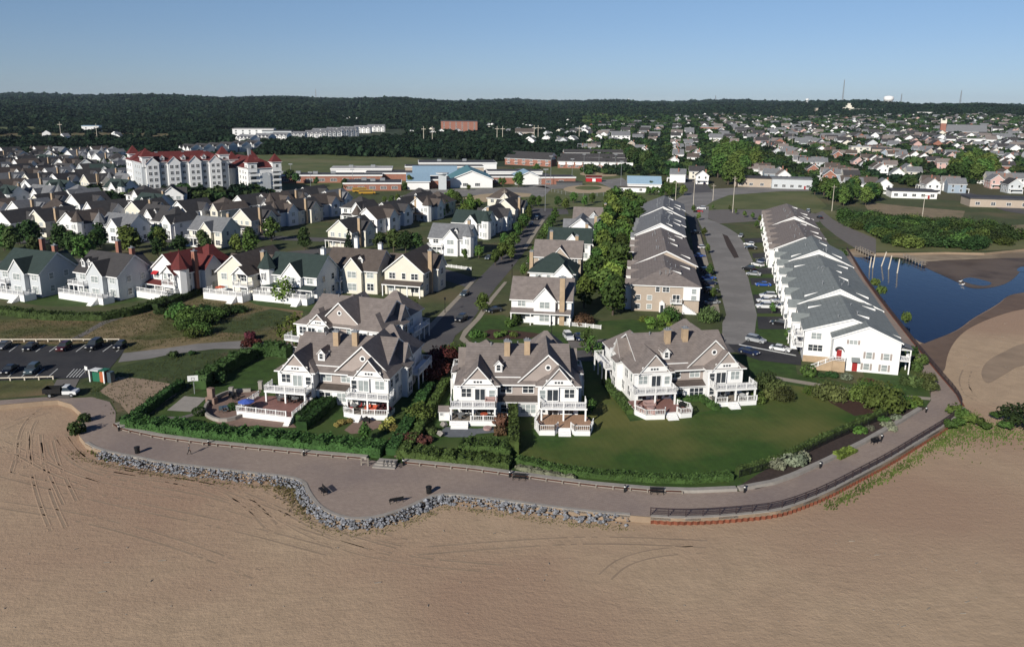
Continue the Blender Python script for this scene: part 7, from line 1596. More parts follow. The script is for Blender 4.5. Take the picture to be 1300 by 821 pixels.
# ------------------------------------------------------------------ red roofed apartment building
def block(t, x0, x1, y0, y1, h, roofm='roof_red', wall='siding_white', zr=5.0, nm='wall'):
    MB().box(x0, x1, y0, y1, 0, h).build(nm, wall, t)
    MB().hip(x0, x1, y0, y1, h+.25, h+zr, 0.6).build('roof', [roofm, 'trim'], t)
def far_windows(t, pts, w, h, face):
    f, _ = win_mesh(w, h, 'sash', False, split=False)
    for x, y, z in pts: link('window', f, t, (x, y, z), FACE[face])
def apartment():
    x, y = P(183, 250); t = thing('apartment_building', 'large white apartment building with dark red hipped roofs and corner turrets', 'apartments', (x, y, 0), R(37)); t.scale = (1.08, 1.08, 1.14)
    block(t, 0, 46, 0, 19, 17.0, wall='siding_gray'); block(t, -0.5, 17, 18.9, 34, 17.0, nm='rear_wing')
    block(t, 52, 71, -14, 40, 13.0, nm='end_wing'); MB().box(45.5, 52.5, 6, 16, 0, 12).build('link_wall', 'siding_gray', t); MB().hip(45, 53, 5.8, 16.2, 12.2, 14.5, .3).build('roof', ['roof_red', 'trim'], t)
    def tower(cx, cy, z, r=2.6):
        b = MB().box(cx-r, cx+r, cy-r, cy+r, z-2.5, z+2.4).build('turret', 'siding_white', t); MB().hip(cx-r, cx+r, cy-r, cy+r, z+2.6, z+7.0, .5, ridge=((cx, cy-.01), (cx, cy+.01))).build('turret_roof', ['roof_red', 'trim'], b)
        far_windows(b, [(cx, cy-r-.01, z-.2)], 1.4, 1.4, '-y'); far_windows(b, [(cx-r-.01, cy, z-.2)], 1.4, 1.4, '-x')
    for cx, cy, z in ((3, 1.5, 17.5), (3, 31, 17.5), (44, 3, 17.5), (54.5, -12, 13.6), (68.6, -12, 13.6), (54.5, 20, 13.6), (68.5, 26, 13.6)): tower(cx, cy, z)
    for xx in (2, 13, 24, 35):
        b = MB().box(xx, xx+6.5, -1.6, -.02, 0, 17.0).gwall(xx, xx+6.5, -1.6, -1.2, 17.0, 19.6, 'y').build('bay', 'siding_white', t); MB().gable(xx, xx+6.5, -1.6, 4, 17.0, 20.0, 'y', oh=.4, rake=.3, th=.3).build('bay_roof', ['roof_red', 'trim'], b)
        for k in range(5): far_windows(b, [(xx+1.9, -1.61, 1.4+3.15*k), (xx+4.6, -1.61, 1.4+3.15*k)], 1.5, 1.5, '-y')
    for xx in (11, 22, 33): dormer(t, xx, 0.8, 18.1, 2.2, 1.3, 3.5, 'roof_red')
    for k in range(5):
        far_windows(t, [(xx, -.01, 1.4+3.15*k) for xx in (10.7, 21.7, 32.7, 43.3)], 1.5, 1.5, '-y')
        far_windows(t, [(-.51 if yy > 19 else -.01, yy, 1.4+3.15*k) for yy in (4, 8, 13, 23, 28, 32)], 1.5, 1.5, '-x')
    for k in range(4):
        far_windows(t, [(51.99, yy, 1.5+2.9*k) for yy in (-10, -6, -1, 4, 20, 26, 32, 37)], 1.5, 1.5, '-x')
        for cx in (55.0, 68.0):
            b = MB().box(cx-2.3, cx+2.3, -15.6, -14.01, .3+2.95*k, .5+2.95*k).box(cx-2.3, cx+2.3, -15.6, -15.5, .502+2.95*k, 1.5+2.95*k).build('balcony', 'trim', t)
            MB().box(cx-1.6, cx+1.6, -14.05, -14.006, .55+2.95*k, 2.6+2.95*k).build('balcony_door', 'glass', b)
    MB().box(58.5, 64.5, -14.6, -14.01, 0, 10.5).build('arched_bay', 'siding_gray', t)
    for i in range(8):
        a0, a1 = math.pi*i/8, math.pi*(i+1)/8
        MB().add([(61.5+2.2*math.cos(a), yq, 9.0+2.2*math.sin(a)) for a in (a0, a1) for yq in (-14.7, -14.6)]+[(61.5+2.6*math.cos(a), yq, 9.0+2.6*math.sin(a)) for a in (a0, a1) for yq in (-14.7, -14.6)], [(0,2,6,4),(4,6,7,5),(0,1,3,2)]).build('arch_stone', 'trim', t)
    for cx, cy in ((10, 9), (24, 9), (36, 9), (60, 5), (64, 18)): MB().box(cx-.7, cx+.7, cy-.7, cy+.7, 18.2, 22.0).build('roof_vent', 'gray_metal', t)
apartment()
# ------------------------------------------------------------------ school
def school():
    x, y = P(505, 243); yw = R(7); t = thing('school_building', 'long low brick school with flat dark roofs and blue and teal gabled halls', 'school', (x, y, 0), yw)
    def wing(x0, x1, y0, y1, h, wall='brick_red', roof='flat_roof', band=True):
        MB().box(x0, x1, y0, y1, 0, h).build('wall', wall, t); MB().box(x0-.4, x1+.4, y0-.4, y1+.4, h+.002, h+.9).build('parapet', 'trim', t); MB().box(x0, x1, y0, y1, h+.903, h+1.0).build('roof', roof, t)
    wing(-34, 2, 4, 26, 4.2); wing(-92, -12, 56, 74, 4.6); wing(-24, 40, 70, 95, 4.8); wing(14, 34, 18, 40, 5.0)
    wing(-50, -6, 88, 112, 6.4, 'siding_white', 'flat_roof_light'); wing(14, 74, 112, 140, 9.0, 'siding_white', 'flat_roof'); wing(4, 62, 88, 104, 8.0, 'siding_tan', 'flat_roof'); wing(64, 104, 74, 92, 5.5, 'siding_white', 'flat_roof'); wing(60, 80, 46, 60, 4.4); wing(96, 122, 40, 56, 4.4)
    def hall(x0, x1, y0, y1, h, zr, roof, ax, wall='siding_white'):
        w = MB().box(x0, x1, y0, y1, 0, h)
        if ax == 'y': w.gwall(x0, x1, y0, y0+.6, h, zr-.3, 'y')
        else: w.gwall(x0, x0+.6, y0, y1, h, zr-.3, 'x').gwall(x1-.6, x1, y0, y1, h, zr-.3, 'x')
        w.build('hall_wall', wall, t); MB().gable(x0, x1, y0, y1, h, zr, ax, oh=.8, rake=.8, th=.5).build('hall_roof', [roof, 'trim'], t)
    hall(6, 20, 10, 40, 5.5, 9.5, 'blue_metal', 'x'); hall(34, 62, 20, 64, 6, 11.5, 'teal_metal', 'y'); hall(10, 40, 50, 80, 6, 11, 'blue_metal', 'x'); hall(80, 98, 40, 66, 5, 9, 'blue_metal', 'y')
    MB().box(26, 31, 8, 13, 0, 10).cyl((28.5, 10.5), 4.2, 10.002, 10.8, 8).build('entrance_tower', 'siding_gray', t)
    for k in range(9): far_windows(t, [(-86+k*8.2, 55.99, 1.2)], 4.2, 1.7, '-y')
    for k in range(5): far_windows(t, [(-30+k*7, 3.99, 1.1)], 3.6, 1.6, '-y')
    far_windows(t, [(44, 19.99, 1.2), (52, 19.99, 1.2), (68, 45.99, 1.1), (103, 39.99, 1.1), (112, 39.99, 1.1), (24, 111.99, 3), (34, 111.99, 3), (44, 111.99, 3), (54, 111.99, 3)], 3.2, 1.8, '-y')
    for cx, cy, h in ((-80, 65, 5.6), (-70, 66, 5.6), (-58, 64, 5.6), (-46, 66, 5.6), (-16, 14, 5.2), (-10, 18, 5.2), (-22, 20, 5.2), (30, 124, 10), (50, 128, 10), (-36, 98, 7.4), (-20, 100, 7.4)): MB().box(cx-1.6, cx+1.6, cy-1.1, cy+1.1, h, h+1.7).build('roof_unit', 'gray_metal', t)
school()
# ------------------------------------------------------------------ terraces, halls, far blocks
def terrace(px0, py0, px1, py1, depth, h, units, wall, roof, label, gab=True, group=None, far=False, flat=False):
    a = PT(px0, py0) if far else (*P(px0, py0), 0.0); b = PT(px1, py1) if far else (*P(px1, py1), 0.0)
    A, B = Vector(a), Vector(b); L = (B-A).to_2d().length; yw = math.atan2(B.y-A.y, B.x-A.x)
    t = thing('terrace_row', label, 'terrace', (A.x, A.y, min(A.z, B.z)), yw, group)
    MB().box(0, L, 0, depth, -1, h).build('wall', wall, t)
    if flat: MB().box(-.3, L+.3, -.3, depth+.3, h+.002, h+.7).build('roof', roof, t)
    else: MB().gable(0, L, 0, depth, h, h+depth*.28, 'x', oh=.5, rake=.3, th=.3).gwall(0, .4, .1, depth-.1, h, h+depth*.25, 'x', 1).gwall(L-.4, L, .1, depth-.1, h, h+depth*.25, 'x', 1).build('roof', [roof, 'trim'], t)
    w = L/units
    for k in range(units):
        if gab:
            MB().gwall(k*w+w*.2, k*w+w*.8, -1.2, 0.4, h-.6, h+w*.28, 'y').box(k*w+w*.2, k*w+w*.8, -1.2, -.002, -1, h-.602).build('front_bay', 'siding_white', t)
            MB().gable(k*w+w*.2, k*w+w*.8, -1.2, depth*.45, h-.6, h+w*.32, 'y', oh=.3, rake=.3, th=.3).build('bay_roof', [roof, 'trim'], t)
        fz = 1.0
        while fz < h-1.6:
            far_windows(t, [(k*w+w*.5, -1.21 if gab else -.01, fz)], min(2.4, w*.4), 1.4, '-y'); fz += 2.9
    return t
for k in range(3):
    t = terrace(708+k*4, 213.5-k*6, 795-k*2, 215-k*6.5, 11, 6.2, 9, 'brick_red', 'roof_charcoal', f"{('nearest', 'middle', 'farthest')[k]} brick terrace with white porches beyond the ball field", False, 'brick terraces beyond the ball field')
    for j in range(9): MB().box(2+j*7.2, 6+j*7.2, -1.4, -.02, 2.7, 3.0).build('porch_roof', 'trim', t); MB().box(.6+j*7.3, 6.6+j*7.3, -.06, -.004, 3.2, 5.6).build('white_panel', 'siding_white', t)
for k in range(2):
    t = terrace(641+k*6, 209-k*5, 699, 212-k*5, 11, 6.2, 6, 'brick_red', 'roof_charcoal', f"{('nearer', 'farther')[k]} brick terrace left of the long brick terraces", False, 'brick terraces beyond the ball field')
    for j in range(6): MB().box(2+j*8, 6+j*8, -1.4, -.02, 2.7, 3.0).build('porch_roof', 'trim', t)
# hall with the blue gray roof beside the diamond
x, y = P(797, 243); t = thing('club_hall', 'white hall with blue gray roof beside the baseball field', 'hall', (x, y, 0), R(-6)); MB().box(0, 21, 0, 16, 0, 5.2).gwall(.1, 20.9, .2, .7, 5.2, 5.3, 'y').build('wall', 'siding_white', t); MB().gable(0, 21, 0, 16, 5.3, 9.4, 'x', oh=.6, rake=.5, th=.4).gwall(0, .4, .2, 15.8, 5.3, 9, 'x', 1).gwall(20.6, 21, .2, 15.8, 5.3, 9, 'x', 1).build('roof', ['blue_metal', 'trim'], t); MB().box(-6, 13, -5, -.01, 0, 3).build('annex', 'siding_white', t); MB().box(-6.3, 13.2, -5.3, -.02, 3.002, 3.4).build('annex_roof', 'roof_umber', t); far_windows(t, [(15, -.01, 1.2), (18.5, -.01, 1.2)], 1.6, 1.6, '-y'); far_windows(t, [(-4, -5.01, 1), (1, -5.01, 1), (8, -5.01, 1)], 1.6, 1.4, '-y')
x, y = P(754, 231); t = thing('dugout_hut', 'small red hut between the two baseball diamonds', 'hut', (x, y, .1)); MB().box(-5.5, 5.5, 0, 6, 0, 3).build('wall', 'awning_red', t); MB().gable(-5.5, 5.5, 0, 6, 3, 4.3, 'x', oh=.4, rake=.3, th=.2).build('roof', ['roof_red', 'trim'], t); MB().box(-1.2, 1.2, -.05, -.004, .1, 2.2).build('door', 'trim', t)
for i, (px, py, h, w) in enumerate(((726,232,17,'left of the near diamond'),(788,236,17,'right of the near diamond'),(741,219,15,'left of the far diamond'),(760,216,15,'behind the far diamond'),(781,219,15,'right of the far diamond'),(699,235,20,'by the car park end'),(692,268,22,'at the far end of the long street'),(448,238,12,'on the lawn left of the school wing'),(395,248,14,'on the school field edge'),(370,232,13,'by the round school field tree'))):
    x, y = P(px, py); t = thing('light_pole', 'tall pale light pole '+w, 'light pole', (x, y, 0), 0, 'tall light poles'); MB().cyl((0, 0), .15, 0, h, 6, r1=.09).build('pole', 'gray_metal', t); MB().box(-1.3, 1.3, -.15, .15, h-.6, h).build('lamp_bar', 'gray_metal', t)
bk = thing('backstop_fence', 'chain link backstop fence behind the near baseball diamond', 'fence')
l = resample(PP([(700,243.5),(716,247),(740,249.5),(765,249),(785,245)]), 4.5)
for p in l: MB().box(p[0]-.08, p[0]+.08, p[1]-.08, p[1]+.08, 0, 2.2).build('post', 'gray_metal', bk)
for a, b in zip(l, l[1:]): MB().bar((*a, 2.15), (*b, 2.15), .07).bar((*a, 1.1), (*b, 1.1), .05).bar((*a, .15), (*b, .15), .05).build('rail', 'gray_metal', bk)
x, y = P(723, 235); t = thing('dugout', 'long low dark dugout at the left of the near diamond', 'dugout', (x, y, 0), R(4)); MB().box(-9, 9, 0, 3, 0, 2).build('wall', 'paint_gray', t); MB().box(-9.3, 9.3, -.6, 3.3, 2.002, 2.3).build('roof', 'roof_charcoal', t)
# distant building groups, on the rising ground
def far_block(px, py, w, d, h, wall, roof, label, nm='distant_building', cat='building', gable=False, win=3, yaw=0.0):
    a = PT(px, py); t = thing(nm, label, cat, a, yaw-math.atan2(a[0], a[1])*.5); MB().box(-w/2, w/2, 0, d, -3, h).build('wall', wall, t)
    if gable: MB().gable(-w/2, w/2, 0, d, h, h+d*.35, 'x', oh=.6, rake=.5, th=.4).gwall(-w/2, -w/2+.4, .1, d-.1, h, h+d*.32, 'x', 1).gwall(w/2-.4, w/2, .1, d-.1, h, h+d*.32, 'x', 1).build('roof', [roof, 'trim'], t)
    else: MB().box(-w/2-.4, w/2+.4, -.4, d+.4, h+.002, h+.8).build('roof', roof, t)
    f, _ = win_mesh(2.2, 1.9, 'sash', False, split=False)
    for k in range(win):
        z = 1.5
        while z < h-2: link('window', f, t, (-w/2+w*(k+.5)/win, -.01, z)); z += 3.4
    return t
far_block(115, 167.5, 26, 20, 9, 'siding_white', 'blue_metal', 'white and blue building in the woods at the left', win=2)
far_block(322, 178, 56, 24, 15, 'siding_white', 'flat_roof_light', 'long white flat roofed building left of the far townhouse rows', win=6)
far_block(352, 178.5, 40, 22, 13, 'siding_gray', 'flat_roof', 'gray flat roofed building joined to the long white one', win=5)
far_block(583, 171, 62, 34, 22, 'brick_red', 'flat_roof', 'big red brown brick block rising from the woods', win=6)
far_block(705, 134.5, 110, 40, 22, 'brick_red', 'flat_roof', 'faraway row of reddish blocks on the wooded ridge', win=8)
far_block(666, 175, 30, 16, 9, 'siding_tan', 'roof_umber', 'tan house with brown roof among the trees below the ridge', gable=True, win=3)
far_block(788, 182, 26, 16, 11, 'siding_white', 'roof_gray', 'white three storey house at the foot of the wooded slope', gable=True, win=4)
far_block(1052, 143.5, 90, 30, 16, 'siding_tan', 'flat_roof_light', 'long pale building beside the town hall tower on the ridge', win=8)
far_block(1100, 144, 100, 30, 14, 'siding_tan', 'flat_roof_light', 'second long pale building right of the ridge tower', win=8)
far_block(1173, 148, 70, 30, 12, 'siding_white', 'flat_roof_light', 'white flat warehouse in the right part of the town', win=6)
far_block(1092, 200, 20, 16, 11, 'siding_cream', 'flat_roof_light', 'pale cube shaped three storey house above the reeds', win=3)
far_block(1118, 200, 22, 18, 9, 'siding_tan', 'flat_roof', 'tan flat roofed house right of the pale cube shaped house', win=3)
far_block(1235, 186, 30, 18, 10, 'siding_white', 'flat_roof_light', 'white flat roofed block in front of the church', win=4)
far_block(905, 168, 46, 22, 9, 'brick_red', 'flat_roof_light', 'red brick building right of the straight town street', win=5)
for px, py, w, d, h, wl, rf, lb in ((1160,252,26,14,4.2,'siding_white','flat_roof','low white roadside building with dark flat roof above the reeds'), (1280,264,40,16,4.6,'siding_tan','flat_roof','low tan building with dark roof at the right edge above the reeds'), (967,238,36,16,6,'siding_tan','roof_charcoal','long cream block by the slanting town street'), (1005,240,26,14,6.5,'siding_gray','roof_gray','gray white block at the mouth of the slanting town street')):
    x, y = P(px, py); t = thing('shop_building', lb, 'building', (x, y, 0), R(-12)); MB().box(-w/2, w/2, 0, d, 0, h).build('wall', wl, t); MB().box(-w/2-.4, w/2+.4, -.5, d+.4, h+.002, h+.7).build('roof', rf, t); far_windows(t, [(-w/2+w*(k+.5)/5, -.01, 1.2) for k in range(5)], 2.2, 1.6, '-y'); MB().box(w*.3, w*.3+1.2, -.05, -.004, .05, 2.2).build('door', 'door_red', t)
for k in range(7):
    terrace(300+k*22, 183.5-k*1.6, 318+k*23, 184.5-k*1.9, 15, 8.5, 4, 'siding_gray' if k % 2 else 'siding_white', 'roof_gray', f"{('first', 'second', 'third', 'fourth', 'fifth', 'sixth', 'seventh')[k]} row of far townhouses from the left, before the wooded hill", True, 'far townhouse rows before the wooded hill', far=True)
for k in range(5):
    terrace(395+k*18, 173.5-k*1.5, 413+k*19, 174-k*1.6, 15, 8.5, 4, 'siding_white', 'roof_gray', f"{('first', 'second', 'third', 'fourth', 'fifth')[k]} upper row of far townhouses, higher on the slope", True, 'upper rows of far townhouses', far=True)
for k in range(6): terrace(228+k*16, 197-k*1.2, 243+k*16, 198-k*1.2, 13, 7.5, 3, 'siding_gray', 'roof_charcoal', f"{('first', 'second', 'third', 'fourth', 'fifth', 'sixth')[k]} slate roofed row behind the red apartment roofs", True, 'slate roofed rows behind the apartments', far=True)
# church
a = PT(1200, 175); t = thing('church', 'red brick church with slate roof and square pale topped tower', 'church', a, R(-20)); MB().box(0, 62, 0, 22, -2, 11).gwall(0, .6, .2, 21.8, 11, 21, 'x').gwall(61.4, 62, .2, 21.8, 11, 21, 'x').build('wall', 'brick_red', t); MB().gable(0, 62, 0, 22, 11, 22, 'x', oh=.8, rake=.6, th=.5).build('roof', ['roof_gray', 'trim'], t); MB().box(-9, -.5, 2, 10.5, -2, 24).build('tower', 'brick_red', t); MB().box(-9.3, -.2, 1.7, 10.8, 24.002, 29).build('belfry', 'siding_cream', t)
for sx in (-9, -1.6):
    for sy in (2, 9.4): MB().box(sx, sx+1.1, sy, sy+1.1, 29.002, 32).build('pinnacle', 'siding_cream', t)
f, _ = win_mesh(1.8, 4.5, 'sash', False, split=False)
for k in range(7): link('window', f, t, (5+k*8.5, -.01, 3))
# water towers, masts, ridge tower
def water_tower(px, py, r, h, label, squat=False):
    a = PT(px, py); t = thing('water_tower', label, 'water tower', a)
    mb = MB(); n = 20; ring = [(0.35, 0), (0.86, .22), (1, .6), (1, 1.0), (.86, 1.28), (.45, 1.45), (0, 1.5)]
    for (r0, z0), (r1, z1) in zip(ring, ring[1:]):
        for i in range(n):
            a0, a1 = 6.283*i/n, 6.283*(i+1)/n
            mb.add([(r*r0*math.cos(a0), r*r0*math.sin(a0), h+r*z0*.8), (r*r0*math.cos(a1), r*r0*math.sin(a1), h+r*z0*.8), (r*r1*math.cos(a1), r*r1*math.sin(a1), h+r*z1*.8), (r*r1*math.cos(a0), r*r1*math.sin(a0), h+r*z1*.8)], [(0,1,2,3)])
    mb.build('tank', 'trim', t); MB().cyl((0, 0), r*.3, -3, h+r*.05, 10).build('riser', 'trim', t)
    for i in range(6): MB().bar((r*.8*math.cos(i*1.047), r*.8*math.sin(i*1.047), -3), (r*.72*math.cos(i*1.047), r*.72*math.sin(i*1.047), h+r*.3), r*.07).build('leg', 'trim', t)
water_tower(1127, 137, 21, 26, 'big white water tower on the horizon, right of the tall mast'); water_tower(1024, 136, 9, 34, 'small white water tower left of the tall mast'); water_tower(798, 131, 10, 36, 'small white water tower on the middle horizon'); water_tower(388, 125.5, 12, 32, 'white water tower left of the left radio mast'); water_tower(160, 124.5, 8, 26, 'tiny white water tower on the left horizon'); water_tower(430, 127, 7, 26, 'tiny water tower right of the left radio mast')
def mast(px, py, top, label):
    a = PT(px, py); d = math.hypot(a[0], a[1]); h = (py-top)/FOC*d*1.02; t = thing('radio_mast', label, 'mast', a); w = d*.0011
    for s in range(3): MB().bar((w*math.cos(s*2.09), w*math.sin(s*2.09), 0), (w*.25*math.cos(s*2.09), w*.25*math.sin(s*2.09), h), w*.22).build('leg', 'gray_metal', t)
    mb = MB()
    for k in range(16):
        f0, f1 = k/16, (k+1)/16; r0, r1 = w*(1-.75*f0), w*(1-.75*f1)
        for s in range(3): mb.bar((r0*math.cos(s*2.09), r0*math.sin(s*2.09), h*f0), (r1*math.cos((s+1)*2.09), r1*math.sin((s+1)*2.09), h*f1), w*.12)
    mb.build('lattice', 'gray_metal', t)['kind'] = 'stuff'
mast(1069, 134, 106, 'tallest radio mast on the right horizon'); mast(401, 125, 109, 'radio mast on the left horizon'); mast(1143, 136, 121, 'thin mast right of the big water tower'); mast(1218, 137, 119, 'thin mast near the right edge of the horizon'); mast(908, 131, 120, 'faint mast on the middle horizon')
a = PT(1078, 144); t = thing('town_hall', 'pale stepped town hall tower on the ridge', 'tower', a); MB().box(-16, 16, 0, 20, -3, 20).build('base', 'siding_cream', t); MB().box(-8, 8, 3, 15, 20.002, 27).build('middle', 'siding_cream', t); MB().box(-4.5, 4.5, 5, 12, 27.002, 34).build('top', 'siding_cream', t)
# utility poles
for i, (px, py, h, w) in enumerate(((1056,268,14,'by the boat ramp road'),(1170,282,14,'in front of the reeds'),(930,270,19,'at the entrance road bend'),(880,262,15,'at the end of the gray townhouses'),(857,262,14,'behind the gray townhouses'),(905,255,10,'on the front street'),(975,196,22,'in the grove beside the town street'),(1005,190,20,'right of the grove'),(640,271,12,'left of the far street end'))):
    x, y = P(px, py) if py > 214 else PT(px, py)[:2]; t = thing('utility_pole', 'wooden utility pole '+w, 'utility pole', (x, y, 0), 0, 'utility poles'); MB().cyl((0, 0), .17, 0, h, 6, r1=.11).build('pole', 'wood_pale', t); MB().box(-1.3, 1.3, -.1, .1, h-1.3, h-1.0).build('crossarm', 'wood_gray', t)
for i, (px, py) in enumerate(((538,184),(549,184),(631,183),(638,183),(678,181),(683,181),(78,178),(124,181),(735,182))):
    a = PT(px, py); t = thing('power_pylon', f"pale power pole number {i+1} of the line through the woods" if False else 'pale power pole of the line through the woods', 'power pole', a, 0, 'power poles in the woods'); MB().cyl((0, 0), .5, 0, 24, 6, r1=.3).build('pole', 'wood_pale', t); MB().box(-3, 3, -.2, .2, 20, 20.6).build('crossarm', 'wood_pale', t)
# pilings and the ruined timber pier in the inlet
for i, (px, py, ln) in enumerate(((1104,340,5.5),(1108,340,7.0),(1119,338,7.5),(1128,342,7.0),(1139,347,7.0))):
    x, y = P(px, py, W0); o = MB().cyl((0, 0), .22, -1, ln*.72, 8, r1=.18).build('piling', 'wood_pale', None, (x, y, W0)); o.rotation_euler = (0, R((3, 4, 13, 7, 3)[i]), 0)
    tag(o, f"{('first', 'second', 'third, most leaning', 'fourth', 'fifth')[i]} timber piling from the pier in the dark water", 'piling', 'timber pilings in the inlet')
def pier(p0, p1, label, w=1.8, z=.2):
    A, B = Vector(P(*p0)), Vector(P(*p1)); d = B-A; L = d.length; t = thing('timber_pier', label, 'pier', (A.x, A.y, 0), math.atan2(d.y, d.x)); n = int(L/.55)
    for k in range(n): MB().box(k*.55, k*.55+.45, 0, w, z-.08, z).build('plank', 'wood_gray', t)
    k = 0
    while k*2.6 < L:
        for yy in (0.05, w-.05): MB().box(k*2.6-.1, k*2.6+.1, yy-.1, yy+.1, -1.6, z+1.0).build('post', 'wood_gray', t)
        k += 1
    for yy in (.05, w-.05): MB().box(0, L, yy-.05, yy+.05, z+.75, z+.88).build('rail', 'wood_gray', t)
pier((1086,316), (1105,325), 'old timber pier at the foot of the boat ramp'); pier((1147,324.5), (1173,336), 'long rotting timber walkway along the muddy inlet bank', 1.2, -.2)
for px, py, w in ((1219,359,'left'),(1222,363,'right')):
    x, y = P(px, py, W0); t = thing('sea_bird', 'white bird standing on the mud by the water', 'bird', (x, y, W0+.1), 0, 'white birds on the mud'); mb = MB()
    for i in range(8):
        for j in range(4):
            def q(a, b): return (.42*math.sin(b), .17*math.cos(a)*math.cos(b), .42+.2*math.sin(a)*math.cos(b))
            a0, a1, b0, b1 = .785*i, .785*(i+1), -1.57+.785*j, -1.57+.785*(j+1); mb.add([q(a0,b0), q(a1,b0), q(a1,b1), q(a0,b1)], [(0,1,2,3)])
    mb.bar((.3, 0, .45), (.5, 0, .78), .13).bar((.5, 0, .78), (.72, 0, .76), .07).bar((-.35, 0, .42), (-.7, 0, .36), .12, .04).build('body', 'trim', t)
    for s in (-.07, .07): MB().bar((0, s, 0), (0, s, .3), .03).build('leg', 'yellow', t)

# ------------------------------------------------------------------ the town: near houses one by one, the rest as one mass
TR = random.Random(17)
TP = {}
def town_house(x, y, z, yaw, wall, roof, label):
    k = (wall, roof)
    if k not in TP:
        t = thing('town_house', label, 'house', (x, y, z), yaw, 'town houses')
        MB().box(-4.4, 4.4, 0, 11, -1.5, 6.2).gwall(-4.4, 4.4, 0, .4, 6.2, 9.2, 'y').gwall(-4.4, 4.4, 10.6, 10.98, 6.2, 9.2, 'y').build('wall', wall, t)
        MB().gable(-4.4, 4.4, 0, 11, 6.2, 9.7, 'y', oh=.5, rake=.4, th=.3).build('roof', [roof, 'trim'], t)
        MB().box(-4.0, 4.0, -2.2, -.01, 2.6, 2.9).box(-3.9, -3.6, -2.1, -1.8, 0, 2.6).box(3.6, 3.9, -2.1, -1.8, 0, 2.6).build('porch', 'trim', t)
        f, _ = win_mesh(1.3, 1.5, 'sash', False, split=False)
        for px_, pz in ((-2.2, 3.9), (2.2, 3.9), (-2.2, .9)): link('window', f, t, (px_, -.01, pz))
        for py_, pz in ((3, 3.9), (8, 3.9), (3, 1), (8, 1)): link('window', f, t, (-4.41, py_, pz), FACE['-x'])
        MB().box(2.0, 2.8, 5.5, 6.3, 6, 10.2).build('chimney', 'brick_red', t)
        TP[k] = t
    else: dup(TP[k], (x, y, z), yaw, label=label, group='town houses')
TW = ['siding_white']*7+['siding_cream', 'siding_gray', 'siding_gray', 'siding_pink', 'siding_blue', 'siding_tan', 'brick_red']
TRF = ['roof_gray', 'roof_gray', 'roof_brown', 'roof_charcoal', 'roof_umber']
ga = R(-11.5); cu, su = math.cos(ga), math.sin(ga)
far_list = []; town_trees = []; keepout = []
for px, py, r in ((935,215,42),(1235,222,48),(1215,172,70),(1092,200,22),(1118,200,22),(1235,186,30),(905,168,36),(967,238,30),(1005,240,28),(1160,252,24),(1280,264,30)):
    a = PT(px, py) if py < 214 else P(px, py); keepout.append((a[0], a[1], r))
n_town = 0; street = 0
for iu in range(-6, 52):
    u0 = 92+iu*56
    for side in (-1, 1):
        v = 430.0
        while v < 2600:
            v += TR.uniform(13.0, 17.0)
            if int(v/170) != int((v-16)/170): v += 14
            u = u0+side*TR.uniform(15, 18)
            x, y = u*cu-v*su, u*su+v*cu
            x, y = x, y
            d = math.hypot(x, y)
            if d < 560 or y < 300: continue
            px, py = QP(x, y, hill(x, y))
            if px < 715 or px > 1560: continue
            if px < 850 and (py > 205 and px < 835): continue
            if px < 800 and d < 900: continue
            if py > 236 and not (1010 < px and py < 258): continue
            if px > 1040 and py > 247: continue
            dens = 0.72 if px > 850 else 0.40
            if py < 150: dens *= max(0.0, (py-136)/14)*0.8
            if px < 850: dens *= 0.75 if py > 160 else .3
            if any((x-a)**2+(y-b)**2 < r*r for a, b, r in keepout): continue
            if TR.random() > dens: continue
            if TR.random() < 0.36: town_trees.append((x, y)); continue
            yw = ga+(math.pi/2 if side < 0 else -math.pi/2)+TR.uniform(-.08, .08)
            if TR.random() < .45: yw = ga+TR.uniform(-.08, .08)
            far_list.append((d, x, y, yw, px, py))
far_list.sort(key=lambda q: q[0]+(0 if q[4] < 1310 else 900))
for i, (d, x, y, yw, px, py) in enumerate(far_list[:175]):
    w, r = TR.choice(TW), TR.choice(TRF); w = WN.get(w) and w or w
    zone = 'left of the straight town street' if px < 862 else 'between the straight and slanting streets' if px < 1010 else 'above the reeds and thicket' if px < 1180 else 'near the right edge'
    rw = 'front' if d < 640 else 'second' if d < 700 else 'middle' if d < 770 else 'rear'
    town_house(x, y, hill(x, y), yw, w, r, f"{'brick' if w == 'brick_red' else WN[w]} town house with {RN[r]} roof, {rw} blocks {zone}")
class Bulk:
    def __init__(s): s.v = []; s.f = []; s.m = []
bk_ = MB(); names = ['siding_white', 'siding_cream', 'siding_gray', 'siding_pink', 'brick_red', 'roof_gray', 'roof_brown', 'roof_charcoal', 'trim']
